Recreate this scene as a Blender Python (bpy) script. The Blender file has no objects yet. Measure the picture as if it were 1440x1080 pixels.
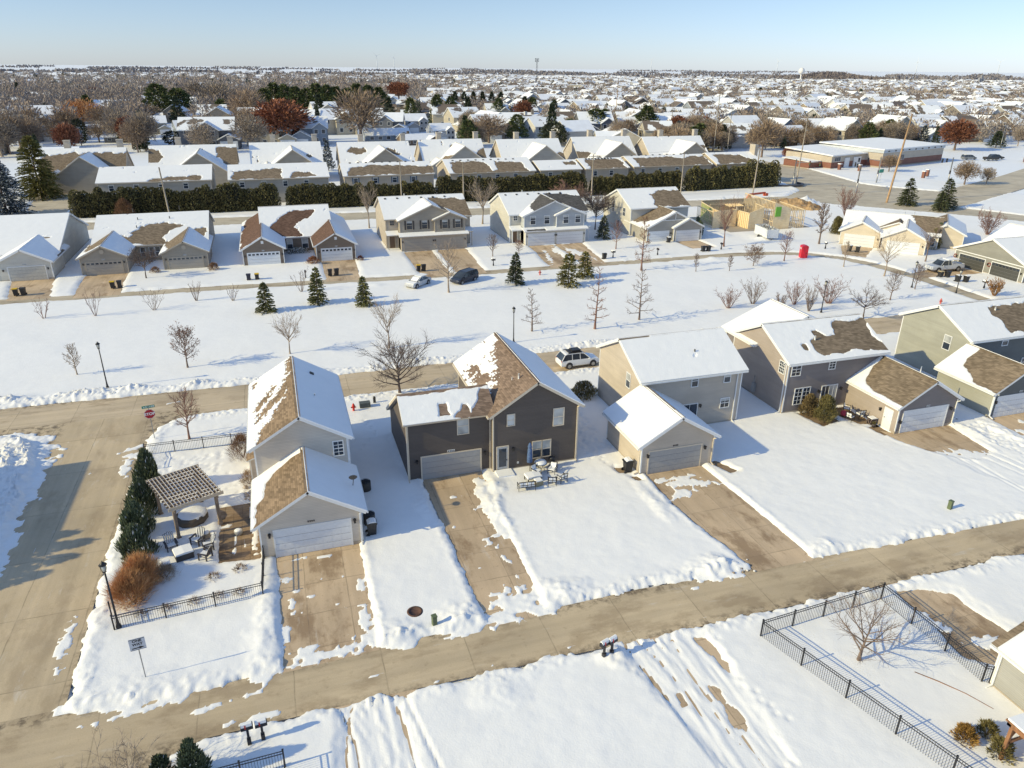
import bpy, math, random
import numpy as np
from mathutils import Vector, Matrix

R = math.radians
scene = bpy.context.scene
COL = scene.collection
rnd = random.Random(11)

# ------------------------------------------------------------------ noise
def _hash(a, b, seed):
    n = (a * 374761393 + b * 668265263 + seed * 1442695041) & 0xffffffff
    n = ((n ^ (n >> 13)) * 1274126177) & 0xffffffff
    return ((n ^ (n >> 16)) & 0xffff) / 65535.0

def vnoise(x, y, seed=0):
    xf = np.floor(x); yf = np.floor(y)
    xi = xf.astype(np.int64); yi = yf.astype(np.int64)
    u = x - xf; v = y - yf
    u = u * u * (3 - 2 * u); v = v * v * (3 - 2 * v)
    a = _hash(xi, yi, seed); b = _hash(xi + 1, yi, seed)
    c = _hash(xi, yi + 1, seed); d = _hash(xi + 1, yi + 1, seed)
    return (a * (1 - u) + b * u) * (1 - v) + (c * (1 - u) + d * u) * v

def fbm(x, y, octaves=4, seed=0):
    s = 0.0; amp = 1.0; tot = 0.0
    for i in range(octaves):
        s = s + amp * (vnoise(x, y, seed + i * 17) * 2 - 1); tot += amp
        x = x * 2.03 + 3.7; y = y * 2.03 + 1.3; amp *= 0.5
    return s / tot

def blocks(x, y, seed=0, p=.5):
    """broken flat-topped slabs, 0..1 high"""
    xi = np.floor(x).astype(np.int64); yi = np.floor(y).astype(np.int64); out = np.zeros(x.shape)
    for dx in (-1,0,1):
        for dy in (-1,0,1):
            cx, cy = xi+dx, yi+dy; jx = cx+.15+.7*_hash(cx,cy,seed); jy = cy+.15+.7*_hash(cx,cy,seed+1); hh = _hash(cx,cy,seed+2); an = _hash(cx,cy,seed+3)*3.14
            u = (x-jx)*np.cos(an)+(y-jy)*np.sin(an); v = (y-jy)*np.cos(an)-(x-jx)*np.sin(an); sz = .22+.36*_hash(cx,cy,seed+4)
            d = np.maximum(np.abs(u), np.abs(v)*1.35); tilt = u*(_hash(cx,cy,seed+5)-.5)*.9
            out = np.maximum(out, np.where(hh < p, np.clip((sz-d)/.16, 0, 1)*(.35+.65*_hash(cx,cy,seed+6)+tilt), 0))
    return out

def sdf_poly(X, Y, poly):
    """signed distance to a polygon, negative inside"""
    d2 = np.full(X.shape, 1e18); inside = np.zeros(X.shape, bool)
    n = len(poly)
    for i in range(n):
        ax, ay = poly[i]; bx, by = poly[(i + 1) % n]
        ex, ey = bx - ax, by - ay
        L = ex * ex + ey * ey + 1e-12
        t = np.clip(((X - ax) * ex + (Y - ay) * ey) / L, 0, 1)
        dx = X - ax - t * ex; dy = Y - ay - t * ey
        d2 = np.minimum(d2, dx * dx + dy * dy)
        cond = (ay > Y) != (by > Y)
        if ey != 0:
            inside ^= cond & (X < ex * (Y - ay) / ey + ax)
    d = np.sqrt(d2)
    return np.where(inside, -d, d)

# ------------------------------------------------------------------ mesh building
def link(name, me, parent=None):
    o = bpy.data.objects.new(name, me); COL.objects.link(o)
    if parent is not None: o.parent = parent
    return o

def np_mesh(name, verts, faces, mats, midx=None, smooth=False):
    """verts (N,3), faces (M,k) arrays"""
    me = bpy.data.meshes.new(name)
    verts = np.asarray(verts, np.float32); faces = np.asarray(faces, np.int32)
    m, k = faces.shape
    me.vertices.add(len(verts)); me.vertices.foreach_set('co', verts.ravel())
    me.loops.add(m * k); me.loops.foreach_set('vertex_index', faces.ravel())
    me.polygons.add(m)
    me.polygons.foreach_set('loop_start', np.arange(0, m * k, k, dtype=np.int32))
    me.polygons.foreach_set('loop_total', np.full(m, k, np.int32))
    if midx is not None: me.polygons.foreach_set('material_index', np.asarray(midx, np.int32))
    me.polygons.foreach_set('use_smooth', np.full(m, smooth, bool))
    for mt in mats: me.materials.append(mt)
    me.update(); me.validate()
    return me

class MB:
    def __init__(s): s.v = []; s.f = []; s.m = []; s.sm = []
    def face(s, pts, m=0, smooth=False):
        b = len(s.v); s.v += [tuple(p) for p in pts]; s.f.append(tuple(range(b, b + len(pts)))); s.m.append(m); s.sm.append(smooth)
    def box(s, x0, x1, y0, y1, z0, z1, m=0):
        b = len(s.v)
        s.v += [(x0,y0,z0),(x1,y0,z0),(x1,y1,z0),(x0,y1,z0),(x0,y0,z1),(x1,y0,z1),(x1,y1,z1),(x0,y1,z1)]
        for q in ((3,2,1,0),(4,5,6,7),(0,1,5,4),(1,2,6,5),(2,3,7,6),(3,0,4,7)):
            s.f.append(tuple(b + i for i in q)); s.m.append(m); s.sm.append(False)
        return s
    def obox(s, c, ax, ay, az, m=0):
        """box from centre and three half-axis vectors"""
        c = Vector(c); ax = Vector(ax); ay = Vector(ay); az = Vector(az); b = len(s.v)
        for k in (-1, 1):
            for (i, j) in ((-1,-1),(1,-1),(1,1),(-1,1)): s.v.append(tuple(c + ax*i + ay*j + az*k))
        for q in ((3,2,1,0),(4,5,6,7),(0,1,5,4),(1,2,6,5),(2,3,7,6),(3,0,4,7)):
            s.f.append(tuple(b + i for i in q)); s.m.append(m); s.sm.append(False)
        return s
    def beam(s, p, q, w, h, m=0, up=(0,0,1)):
        p = Vector(p); q = Vector(q); d = q - p; L = d.length; d.normalize()
        u = Vector(up)
        if abs(d.dot(u)) > .98: u = Vector((1,0,0))
        side = d.cross(u).normalized(); u = side.cross(d)
        return s.obox((p + q) / 2, d * L / 2, side * w / 2, u * h / 2, m)
    def tube(s, pts, rad, n=6, m=0, cap=True, smooth=True):
        pts = [Vector(p) for p in pts]; b0 = len(s.v); k = len(pts)
        if not hasattr(rad, '__len__'): rad = [rad] * k
        for i, p in enumerate(pts):
            d = (pts[min(i + 1, k - 1)] - pts[max(i - 1, 0)]).normalized()
            u = Vector((0,0,1)) if abs(d.z) < .9 else Vector((1,0,0))
            a = d.cross(u).normalized(); c = d.cross(a)
            for j in range(n):
                t = 2 * math.pi * j / n
                s.v.append(tuple(p + (a * math.cos(t) + c * math.sin(t)) * rad[i]))
        for i in range(k - 1):
            for j in range(n):
                s.f.append((b0+i*n+j, b0+i*n+(j+1)%n, b0+(i+1)*n+(j+1)%n, b0+(i+1)*n+j)); s.m.append(m); s.sm.append(smooth)
        if cap:
            s.f.append(tuple(b0 + j for j in range(n))); s.m.append(m); s.sm.append(False)
            s.f.append(tuple(b0 + (k-1)*n + n-1-j for j in range(n))); s.m.append(m); s.sm.append(False)
        return s
    def lathe(s, prof, c=(0,0,0), n=14, m=0, smooth=True):
        """prof: list of (r, z)"""
        b = len(s.v); k = len(prof)
        for r, z in prof:
            for j in range(n):
                t = 2*math.pi*j/n; s.v.append((c[0]+r*math.cos(t), c[1]+r*math.sin(t), c[2]+z))
        for i in range(k-1):
            for j in range(n):
                s.f.append((b+i*n+j, b+i*n+(j+1)%n, b+(i+1)*n+(j+1)%n, b+(i+1)*n+j)); s.m.append(m); s.sm.append(smooth)
        s.f.append(tuple(b+n-1-j for j in range(n))); s.m.append(m); s.sm.append(False)
        s.f.append(tuple(b+(k-1)*n+j for j in range(n))); s.m.append(m); s.sm.append(False)
        return s
    def prism(s, poly, a, b, axis='z', m=0):
        """extrude a 2D polygon between a and b along an axis; poly in the other two axes"""
        def P(p, t): return {'z': (p[0], p[1], t), 'y': (p[0], t, p[1]), 'x': (t, p[0], p[1])}[axis]
        n = len(poly)
        s.face([P(p, a) for p in poly][::-1], m); s.face([P(p, b) for p in poly], m)
        for i in range(n):
            p, q = poly[i], poly[(i+1) % n]
            s.face([P(p, a), P(q, a), P(q, b), P(p, b)], m)
        return s
    def mesh(s, name, mats):
        me = bpy.data.meshes.new(name); me.from_pydata(s.v, [], s.f)
        if not isinstance(mats, (list, tuple)): mats = [mats]
        for mt in mats: me.materials.append(mt)
        me.polygons.foreach_set('material_index', s.m); me.polygons.foreach_set('use_smooth', s.sm)
        me.update(); return me
    def build(s, name, mats, parent=None, fix=True):
        me = s.mesh(name, mats)
        if fix:
            import bmesh
            bm = bmesh.new(); bm.from_mesh(me); bmesh.ops.remove_doubles(bm, verts=bm.verts, dist=1e-5)
            bmesh.ops.recalc_face_normals(bm, faces=bm.faces); bm.to_mesh(me); bm.free()
        return link(name, me, parent)

def tag(o, label=None, cat=None, group=None, kind=None):
    if label: o['label'] = label
    if cat: o['category'] = cat
    if group: o['group'] = group
    if kind: o['kind'] = kind
    return o

def thing(name, label, cat, loc=(0,0,0), rz=0.0, group=None):
    o = bpy.data.objects.new(name, None); COL.objects.link(o)
    o.location = loc; o.rotation_euler = (0, 0, rz); o.empty_display_size = .3
    return tag(o, label, cat, group)

def dup(root, loc, rz=0.0, label=None, group=None, scale=None):
    """copy of a thing with its parts and sub-parts"""
    r = root.copy(); COL.objects.link(r); r.location = loc; r.rotation_euler = (0, 0, rz)
    if label: r['label'] = label
    if group: r['group'] = group
    if scale is not None: r.scale = scale if hasattr(scale, '__len__') else (scale,)*3
    for ch in list(root.children):
        c = ch.copy(); COL.objects.link(c); c.parent = r
        for g in ch.children:
            d = g.copy(); COL.objects.link(d); d.parent = c
    return r

# ------------------------------------------------------------------ materials
class NT:
    def __init__(s, name):
        s.mat = bpy.data.materials.new(name); s.mat.use_nodes = True
        s.nt = s.mat.node_tree; s.b = s.nt.nodes['Principled BSDF']
    def n(s, typ, ins=None, **at):
        nd = s.nt.nodes.new(typ)
        for k, v in at.items(): setattr(nd, k, v)
        for k, v in (ins or {}).items():
            if isinstance(v, bpy.types.NodeSocket): s.nt.links.new(v, nd.inputs[k])
            else: nd.inputs[k].default_value = v
        return nd
    def math(s, op, a, b=0.0, c=0.0): return s.n('ShaderNodeMath', {0: a, 1: b, 2: c}, operation=op).outputs[0]
    def obj(s): return s.n('ShaderNodeTexCoord').outputs['Object']
    def sep(s, v): return s.n('ShaderNodeSeparateXYZ', {0: v}).outputs
    def noise(s, v, scale, detail=4, rough=.55): return s.n('ShaderNodeTexNoise', {'Vector': v, 'Scale': scale, 'Detail': detail, 'Roughness': rough}).outputs['Fac']
    def scalev(s, v, sc): return s.n('ShaderNodeMapping', {'Vector': v, 'Scale': sc}).outputs[0]
    def mr(s, v, a, b, c=0.0, d=1.0, smooth=False):
        return s.n('ShaderNodeMapRange', {'Value': v, 'From Min': a, 'From Max': b, 'To Min': c, 'To Max': d}, clamp=True, interpolation_type='SMOOTHSTEP' if smooth else 'LINEAR').outputs[0]
    def mix(s, f, a, b):
        nd = s.nt.nodes.new('ShaderNodeMix'); nd.data_type = 'RGBA'
        for k, v in ((0, f), (6, a), (7, b)):
            if isinstance(v, bpy.types.NodeSocket): s.nt.links.new(v, nd.inputs[k])
            else: nd.inputs[k].default_value = (*v, 1) if hasattr(v, '__len__') and len(v) == 3 else v
        return nd.outputs[2]
    def mul(s, col, val):
        nd = s.nt.nodes.new('ShaderNodeMix'); nd.data_type = 'RGBA'; nd.blend_type = 'MULTIPLY'
        nd.inputs[0].default_value = 1.0
        if isinstance(col, bpy.types.NodeSocket): s.nt.links.new(col, nd.inputs[6])
        else: nd.inputs[6].default_value = (*col, 1)
        s.nt.links.new(val, nd.inputs[7]); return nd.outputs[2]
    def set(s, color=None, rough=None, bump=None, bstr=.3, bdist=.05, spec=None, metal=None):
        for k, v in (('Base Color', color), ('Roughness', rough), ('Metallic', metal), ('Specular IOR Level', spec)):
            if v is None: continue
            if isinstance(v, bpy.types.NodeSocket): s.nt.links.new(v, s.b.inputs[k])
            else: s.b.inputs[k].default_value = (*v, 1) if hasattr(v, '__len__') else v
        if bump is not None:
            bn = s.n('ShaderNodeBump', {'Strength': bstr, 'Distance': bdist, 'Height': bump})
            s.nt.links.new(bn.outputs[0], s.b.inputs['Normal'])
        return s.mat

_flat = {}
def flat(name, color, rough=.6, metal=0.0, var=.12, scale=6.0):
    """plain paint or plastic with slight uneven tone"""
    key = (name, tuple(color))
    if key in _flat: return _flat[key]
    t = NT(name); n = t.noise(t.obj(), scale, 3)
    c = t.mul(color, t.mr(n, .25, .75, 1 - var, 1 + var))
    m = t.set(c, rough, metal=metal); _flat[key] = m; return m

def snow_mat(name='snow', base=(.86,.88,.91), fine=9.0, bstr=.5, coarse=True):
    t = NT(name); v = t.obj()
    a = t.noise(v, fine, 4, .6); b = t.noise(v, 1.1, 5, .55); c = t.noise(v, .13, 3)
    h = t.math('ADD', t.math('MULTIPLY', a, .35), t.math('MULTIPLY', b, 1.0 if coarse else .3))
    tint = t.mix(t.mr(c, .3, .7), tuple(x * .97 for x in base), base)
    return t.set(t.mul(tint, t.mr(b, .2, .6, .965, 1.0)), .55, h, bstr, .09, spec=.25)

SNOW = snow_mat('snow_field_snow', (.89,.882,.868), 11.0, .32)
SNOW_ROOF = snow_mat('roof_snow', (.875,.875,.875), 7.0, .35, False)
SNOW_DIRTY = snow_mat('trodden_snow', (.70,.69,.69), 8.0, .6)

def concrete(name, base, kx=0, ky=0, ox=0.0, oy=0.0, edge=None, mid=None, stain=.5, slab=0.0, streak='x'):
    """poured concrete: slabs of uneven tone, dark joints every kx / ky metres, mud at the edges"""
    t = NT(name); v = t.obj(); x, y, z = t.sep(v)
    wob = t.math('MULTIPLY', t.math('SUBTRACT', t.noise(v, .8, 2), .5), .12)
    big = t.noise(v, .16, 4); mid_n = t.noise(v, .9, 5, .6); fine = t.noise(v, 14, 4, .65)
    st = t.noise(t.scalev(v, (.05, 1.3, 1) if streak == 'x' else (1.3, .05, 1)), 1.0, 4)
    c = t.mix(t.mr(big, .3, .7), tuple(b * .84 for b in base), tuple(b * 1.12 for b in base))
    c = t.mul(c, t.mr(st, .3, .7, .86, 1.1))
    damp = t.noise(t.scalev(v, (.5, 1.0, 1) if streak == 'x' else (1.0, .45, 1)), .42, 6, .68)
    c = t.mix(t.math('MULTIPLY', t.mr(damp, .49, .64, 0, 1, True), stain*.85), c, (base[0]*.42, base[1]*.36, base[2]*.30))
    blot = t.noise(v, 2.3, 5, .7); c = t.mix(t.math('MULTIPLY', t.mr(blot, .60, .70, 0, 1), stain*.6), c, (base[0]*.30, base[1]*.25, base[2]*.20))
    salt = t.noise(t.scalev(v, (.3, 1.4, 1) if streak == 'x' else (1.4, .3, 1)), .9, 6, .7)
    c = t.mix(t.math('MULTIPLY', t.mr(salt, .60, .72, 0, 1), .38), c, (.66,.63,.58))
    c = t.mul(c, t.mr(fine, .2, .8, .88, 1.1))
    if slab:
        cell = t.n('ShaderNodeCombineXYZ', {0: t.math('FLOOR', t.math('DIVIDE', t.math('ADD', x, ox), kx or 4.0)), 1: t.math('FLOOR', t.math('DIVIDE', t.math('ADD', y, oy), ky or 4.0))}).outputs[0]
        wn = t.n('ShaderNodeTexWhiteNoise', {0: cell}).outputs[0]
        c = t.mul(c, t.mr(wn, 0, 1, 1 - slab, 1 + slab))
    line = None
    for co, k, o in ((x, kx, ox), (y, ky, oy)):
        if not k: continue
        f = t.math('PINGPONG', t.math('ADD', t.math('ADD', co, wob), o + 1000 * k), k / 2)
        l = t.mr(f, .0, .05, 1, 0)
        line = l if line is None else t.math('MAXIMUM', line, l)
    if line is not None:
        c = t.mix(t.math('MULTIPLY', line, t.mr(mid_n, .35, .6, .75, .25)), c, tuple(b * .3 for b in base))
    if edge:
        axis, c0, half = edge
        co = {'x': x, 'y': y}[axis]
        dd = t.math('ABSOLUTE', t.math('SUBTRACT', co, c0))
        e = t.math('MULTIPLY', t.mr(dd, half - .75, half, 0, 1), t.mr(t.noise(v, 1.6, 6, .7), .47, .6, 0, 1))
        c = t.mix(t.math('MULTIPLY', e, .8), c, (.09,.065,.04))
    return t.set(c, t.mr(mid_n, .4, .7, .85, .6), fine, .15, .01)

CONC = (.53, .42, .275)
M_ALLEY = concrete('alley_concrete', CONC, 4.7, 0, 1.9, 0, ('y', 30.75, 1.9), slab=.05)
M_WEST = concrete('street_concrete', CONC, 3.8, 6.0, 2.0, 1.0, ('x', -16.8, 3.9), stain=.35, slab=.05, streak='y')
M_PARKST = concrete('park_street_concrete', (.55,.44,.30), 5.0, 3.1, 0, 2.0, ('y', 70.7, 3.2), slab=.06)
M_LANE = concrete('lane_concrete', (.50,.42,.30), 4.5, 0, stain=.7)
M_ROAD = concrete('main_road_concrete', (.52,.455,.345), 6.0, 0, stain=.4)
M_DRIVE = concrete('driveway_concrete', (.56,.42,.275), 2.5, 2.9, .9, 1.2, stain=.85, slab=.08, streak='y')
M_DIRT = concrete('frozen_ground', (.27,.19,.115), stain=.9)
M_PATIO = concrete('patio_pavers', (.30,.21,.13), .6, .3, stain=.9, slab=.12)

_sid = {}
def siding(name, color, lap=.12):
    key = (name, tuple(color))
    if key in _sid: return _sid[key]
    t = NT(name); v = t.obj(); x, y, z = t.sep(v)
    f = t.math('FRACT', t.math('DIVIDE', t.math('ADD', z, 50.0), lap))
    n = t.noise(t.scalev(v, (.35, .35, 2.2)), 1.0, 4); n2 = t.noise(v, .5, 3)
    row = t.n('ShaderNodeTexWhiteNoise', {'W': t.math('FLOOR', t.math('DIVIDE', t.math('ADD', z, 50.0), lap))}, noise_dimensions='1D').outputs[0]
    c = t.mul(color, t.mr(f, 0, .2, .70, 1.0))  # painted shadow line at the bottom of each lap
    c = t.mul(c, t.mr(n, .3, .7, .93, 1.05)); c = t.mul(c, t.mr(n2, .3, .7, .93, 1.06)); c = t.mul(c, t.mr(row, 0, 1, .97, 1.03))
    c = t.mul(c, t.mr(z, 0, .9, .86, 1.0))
    m = t.set(c, .6, t.math('MULTIPLY', f, -1.0), .35, .02, spec=.3); _sid[key] = m; return m

_shg = {}
def shingle(name, color, wet=.0):
    key = (name, tuple(color))
    if key in _shg: return _shg[key]
    t = NT(name); v = t.obj(); x, y, z = t.sep(v)
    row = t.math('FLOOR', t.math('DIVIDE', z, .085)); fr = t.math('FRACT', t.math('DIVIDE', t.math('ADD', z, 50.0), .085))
    off = t.math('MULTIPLY', row, .37)
    cx = t.math('FLOOR', t.math('DIVIDE', t.math('ADD', t.math('ADD', x, t.math('MULTIPLY', y, 1.0)), off), .33))
    wn = t.n('ShaderNodeTexWhiteNoise', {0: t.n('ShaderNodeCombineXYZ', {0: cx, 1: row}).outputs[0]}).outputs[0]
    n = t.noise(v, .55, 5, .6); fine = t.noise(v, 22, 3)
    c = t.mul(color, t.mr(wn, 0, 1, .72, 1.25)); c = t.mul(c, t.mr(n, .3, .7, .85, 1.12)); c = t.mul(c, t.mr(fine, .2, .8, .85, 1.12))
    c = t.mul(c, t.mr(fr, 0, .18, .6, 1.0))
    m = t.set(c, .9, t.math('ADD', t.math('MULTIPLY', fr, -1.0), t.math('MULTIPLY', wn, .5)), .5, .02, spec=.1); _shg[key] = m; return m

def patchy_roof(name, shing, amount, scale=.16):
    """far-away roof: shingles with wind-swept snow left on them, different on every house"""
    t = NT(name); v = t.obj(); rn = t.n('ShaderNodeObjectInfo').outputs['Random']
    w = t.n('ShaderNodeVectorMath', {0: v, 1: t.n('ShaderNodeCombineXYZ', {0: t.math('MULTIPLY', rn, 90.0), 1: t.math('MULTIPLY', rn, 37.0)}).outputs[0]}, operation='ADD').outputs[0]
    n = t.noise(w, scale, 5, .55)
    k = t.mr(n, amount - .012, amount + .012)
    bn = t.noise(v, 3.0, 3)
    c = t.mix(k, t.mul(shing, t.mr(bn, .2, .8, .8, 1.2)), (.84,.86,.89))
    return t.set(c, .75, k, .4, .05, spec=.2)

def glass_mat(name, color, rough=.08):
    t = NT(name); v = t.obj(); n = t.noise(v, .7, 2)
    c = t.mul(color, t.mr(n, .3, .7, .6, 1.4))
    return t.set(c, rough, t.noise(v, .9, 1), .02, .05, spec=.6)

WHITE = flat('white_trim', (.74,.74,.73), .5, var=.05)
CREAM_TRIM = flat('cream_trim', (.60,.52,.41), .5, var=.05)
TAN_TRIM = flat('tan_trim', (.42,.36,.28), .5, var=.05)
GLASS = glass_mat('window_glass', (.035,.045,.06))
GLASS_LT = glass_mat('window_glass_with_blind', (.42,.43,.42), .2)
BLACK = flat('black_metal', (.016,.016,.02), .45)
CHAR = flat('charcoal_plastic', (.022,.022,.024), .5)
DOORWHITE = flat('white_door_paint', (.72,.735,.75), .45, var=.05)
CONCF = flat('foundation_concrete', (.36,.31,.25), .85)
VENT = flat('roof_vent_metal', (.05,.045,.04), .6)
PIPEW = flat('white_vent_pipe', (.7,.7,.68), .5)
# ================================================================== GROUND
# world: x along the alley, y away from the viewer, metres; houses stand square to these axes
def strip(pts, w):
    """polygon of a band of width w along a polyline"""
    L, Rr = [], []
    n = len(pts)
    for i in range(n):
        a = Vector(pts[max(i-1,0)]); b = Vector(pts[min(i+1,n-1)]); d = (b-a).normalized(); s = Vector((-d.y, d.x))
        p = Vector(pts[i]); L.append(tuple(p + s*w/2)); Rr.append(tuple(p - s*w/2))
    return L + Rr[::-1]

def sheet(name, poly, z, mat, kind='structure'):
    mb = MB(); mb.face([(x, y, z) for x, y in poly])
    o = mb.build(name, mat, fix=False); o['kind'] = kind
    me = o.data
    if me.polygons[0].normal.z < 0: me.flip_normals()
    return o

ALLEY = [(-20,33.0),(-13.6,33.0),(-12.2,32.35),(-6,32.3),(-2.5,32.55),(19,32.85),(31,32.3),(49.5,31.7),(75,30.7),(120,28.5),
         (120,25.5),(75,27.6),(46,28.55),(27,28.7),(17,28.8),(3,29.05),(-6.2,29.0),(-8.2,28.2),(-9.2,26.5),(-9.4,24),(-20,24)]
WEST = [(-9.0,14),(-9.4,24),(-13.0,30),(-13.15,40),(-13.2,47.4),(-12.9,60),(-12.85,63.2),(-12.1,65.5),(-10.6,67.0),(-9,67.6),(-9,69),(-30,69),(-27.0,67.9),(-24,67.3),(-21.8,65.0),(-20.9,61.5),(-20.7,60),(-20.0,48),(-19.5,40),(-19.2,30),(-19.0,14)]
PARKST = [(-90,68.9),(-27,67.8),(-9,67.5),(10,67.6),(30,67.7),(78,67.8),(99,67.8),(99,73.6),(78,73.5),(26,73.7),(-6,73.6),(-27,74.1),(-90,75.4)]
LANE_L = [(-90,116),(-38,112.7),(-27,112.2),(-10,111.85),(5,111.0),(19,110.0),(42,109.45),(62,109.4),(77,109.4),(84,108.3),(89.2,105.8),(92.6,102.2),(94.5,97.5),(95.3,92),(95.6,88),(95.3,80),(95.0,73)]
LANE = strip(LANE_L, 2.7)
BACK_L = [(-160,174.5),(-80,168.9),(-13,164.6),(50,161),(113,157.3),(135,155.5)]
BACK = strip(BACK_L, 9.0)
INTER = [(108,150.8),(124,152.5),(132,145.5),(150,126),(156,116),(260,60),(266,70),(162,124.5),(156,137),(166,141),(179,147),(230,170),(300,205),(296,219),(220,180),(172,158),(163,170),(161.5,176),(168.6,207),(168,232),(176,300),(163,300),(150,230),(141,185),(136,170),(126,162),(108,163)]
SIDEST = [(-56,170.5),(-42.5,169.8),(-43.5,186),(-47,205),(-52,240),(-60,240),(-55,205),(-52.5,186)]
# driveways
DRIVES = {
 'h1': [(-2.6,43.0),(-2.5,37),(-2.5,32.2),(2.75,32.4),(2.8,37),(2.85,43.0)],
 'h2': [(8.6,49.9),(8.75,45),(9.1,32.3),(12.8,32.4),(13.0,43),(13.55,49.9)],
 'h3': [(25.9,45.5),(26.0,40),(27.1,32.2),(31.6,32.1),(31.55,36),(31.0,45.5)],
 'h4': [(49.9,46.3),(50.0,44.3),(51.6,41.2),(54.2,39.5),(56.2,40.4),(57.0,45.5),(51,45.5)],
 'h5': [(61.7,45.6),(61.5,41.5),(63.5,38.8),(67.5,38.5),(68,45.6)],
 'ha': [(-38.8,124),(-36.6,113),(-31.3,113),(-33.2,124.6)],
 'hb': [(-29.2,124.8),(-28.4,112),(-22.4,112),(-23.05,124.8)],
 'hc': [(6.2,124),(6.1,111),(11.2,110.8),(11.8,124)],
 'hd': [(20.6,127),(20.4,109.5),(25.2,109.5),(25.6,127)],
 'hd2': [(26.5,127),(26.1,109.5),(30.8,109.4),(31.8,127)],
 'he': [(43.3,125.6),(41.7,109.4),(45.2,109.4),(48.0,125.6)],
 'he2': [(48.4,125.6),(47.6,109.4),(51.6,109.4),(53.8,125.6)],
 'hf': [(71.2,122),(71.4,115.5),(76.0,115.2),(76.0,122)],
 'hg': [(99.8,110.8),(94.6,104.2),(97.0,101.2),(104.4,107.6)],
 'hh': [(107.9,93.2),(96.6,90.6),(96.6,87.6),(107.9,87.2)],
}
PATIO = [(-6.4,50.2),(-6.2,43.2),(-3.5,43.0),(-3.45,50.3)]
PATCHES = {  # bare ground and gravel showing through trodden snow
 'side_lot': [(34.3,28.0),(36.4,27.4),(37.6,26.6),(37.9,22.6),(35.4,20.9),(33.8,22.2)],
 'rut_one': [(18.95,24.7),(19.3,24.4),(19.55,22.3),(19.3,21.6),(18.9,22.0)],
 'rut_two': [(20.0,28.1),(20.8,27.9),(20.9,26.6),(20.6,24.9),(20.3,26.5)],
 'rut_three': [(17.0,24.8),(17.4,24.6),(17.3,23.8),(16.9,23.8)],
 'garage_corner': [(49.3,47.2),(50.6,47.4),(50.6,45.4),(49.6,45.4)],
 'garage_corner_b': [(31.9,45.7),(32.6,45.9),(33.5,43.9),(32.6,43.6)],
 'bin_corner': [(24.0,47.2),(25.2,46.8),(25.0,46.1),(24.1,46.3)],
 'bin_corner_b': [(24.6,45.6),(25.3,45.5),(25.4,44.7),(24.8,44.8)],
 'bed': [(45.0,51.6),(47.5,51.6),(47.9,49.0),(45.6,48.6)],
 'patio_back': [(47.9,51.6),(50.5,51.6),(50.5,47.6),(49.2,48.0),(48.4,50.4)],
}
SOUTH_DRIVES = ([(15.6,29.2),(20.9,29.0),(21,19),(17.2,19)], [(-.2,29.2),(4.2,29.2),(4.4,22),(-1,22)])
FRONT_LOTS = [(98.2,108.2),(99.6,110.2),(98.6,111.2),(97.4,109)]

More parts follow.
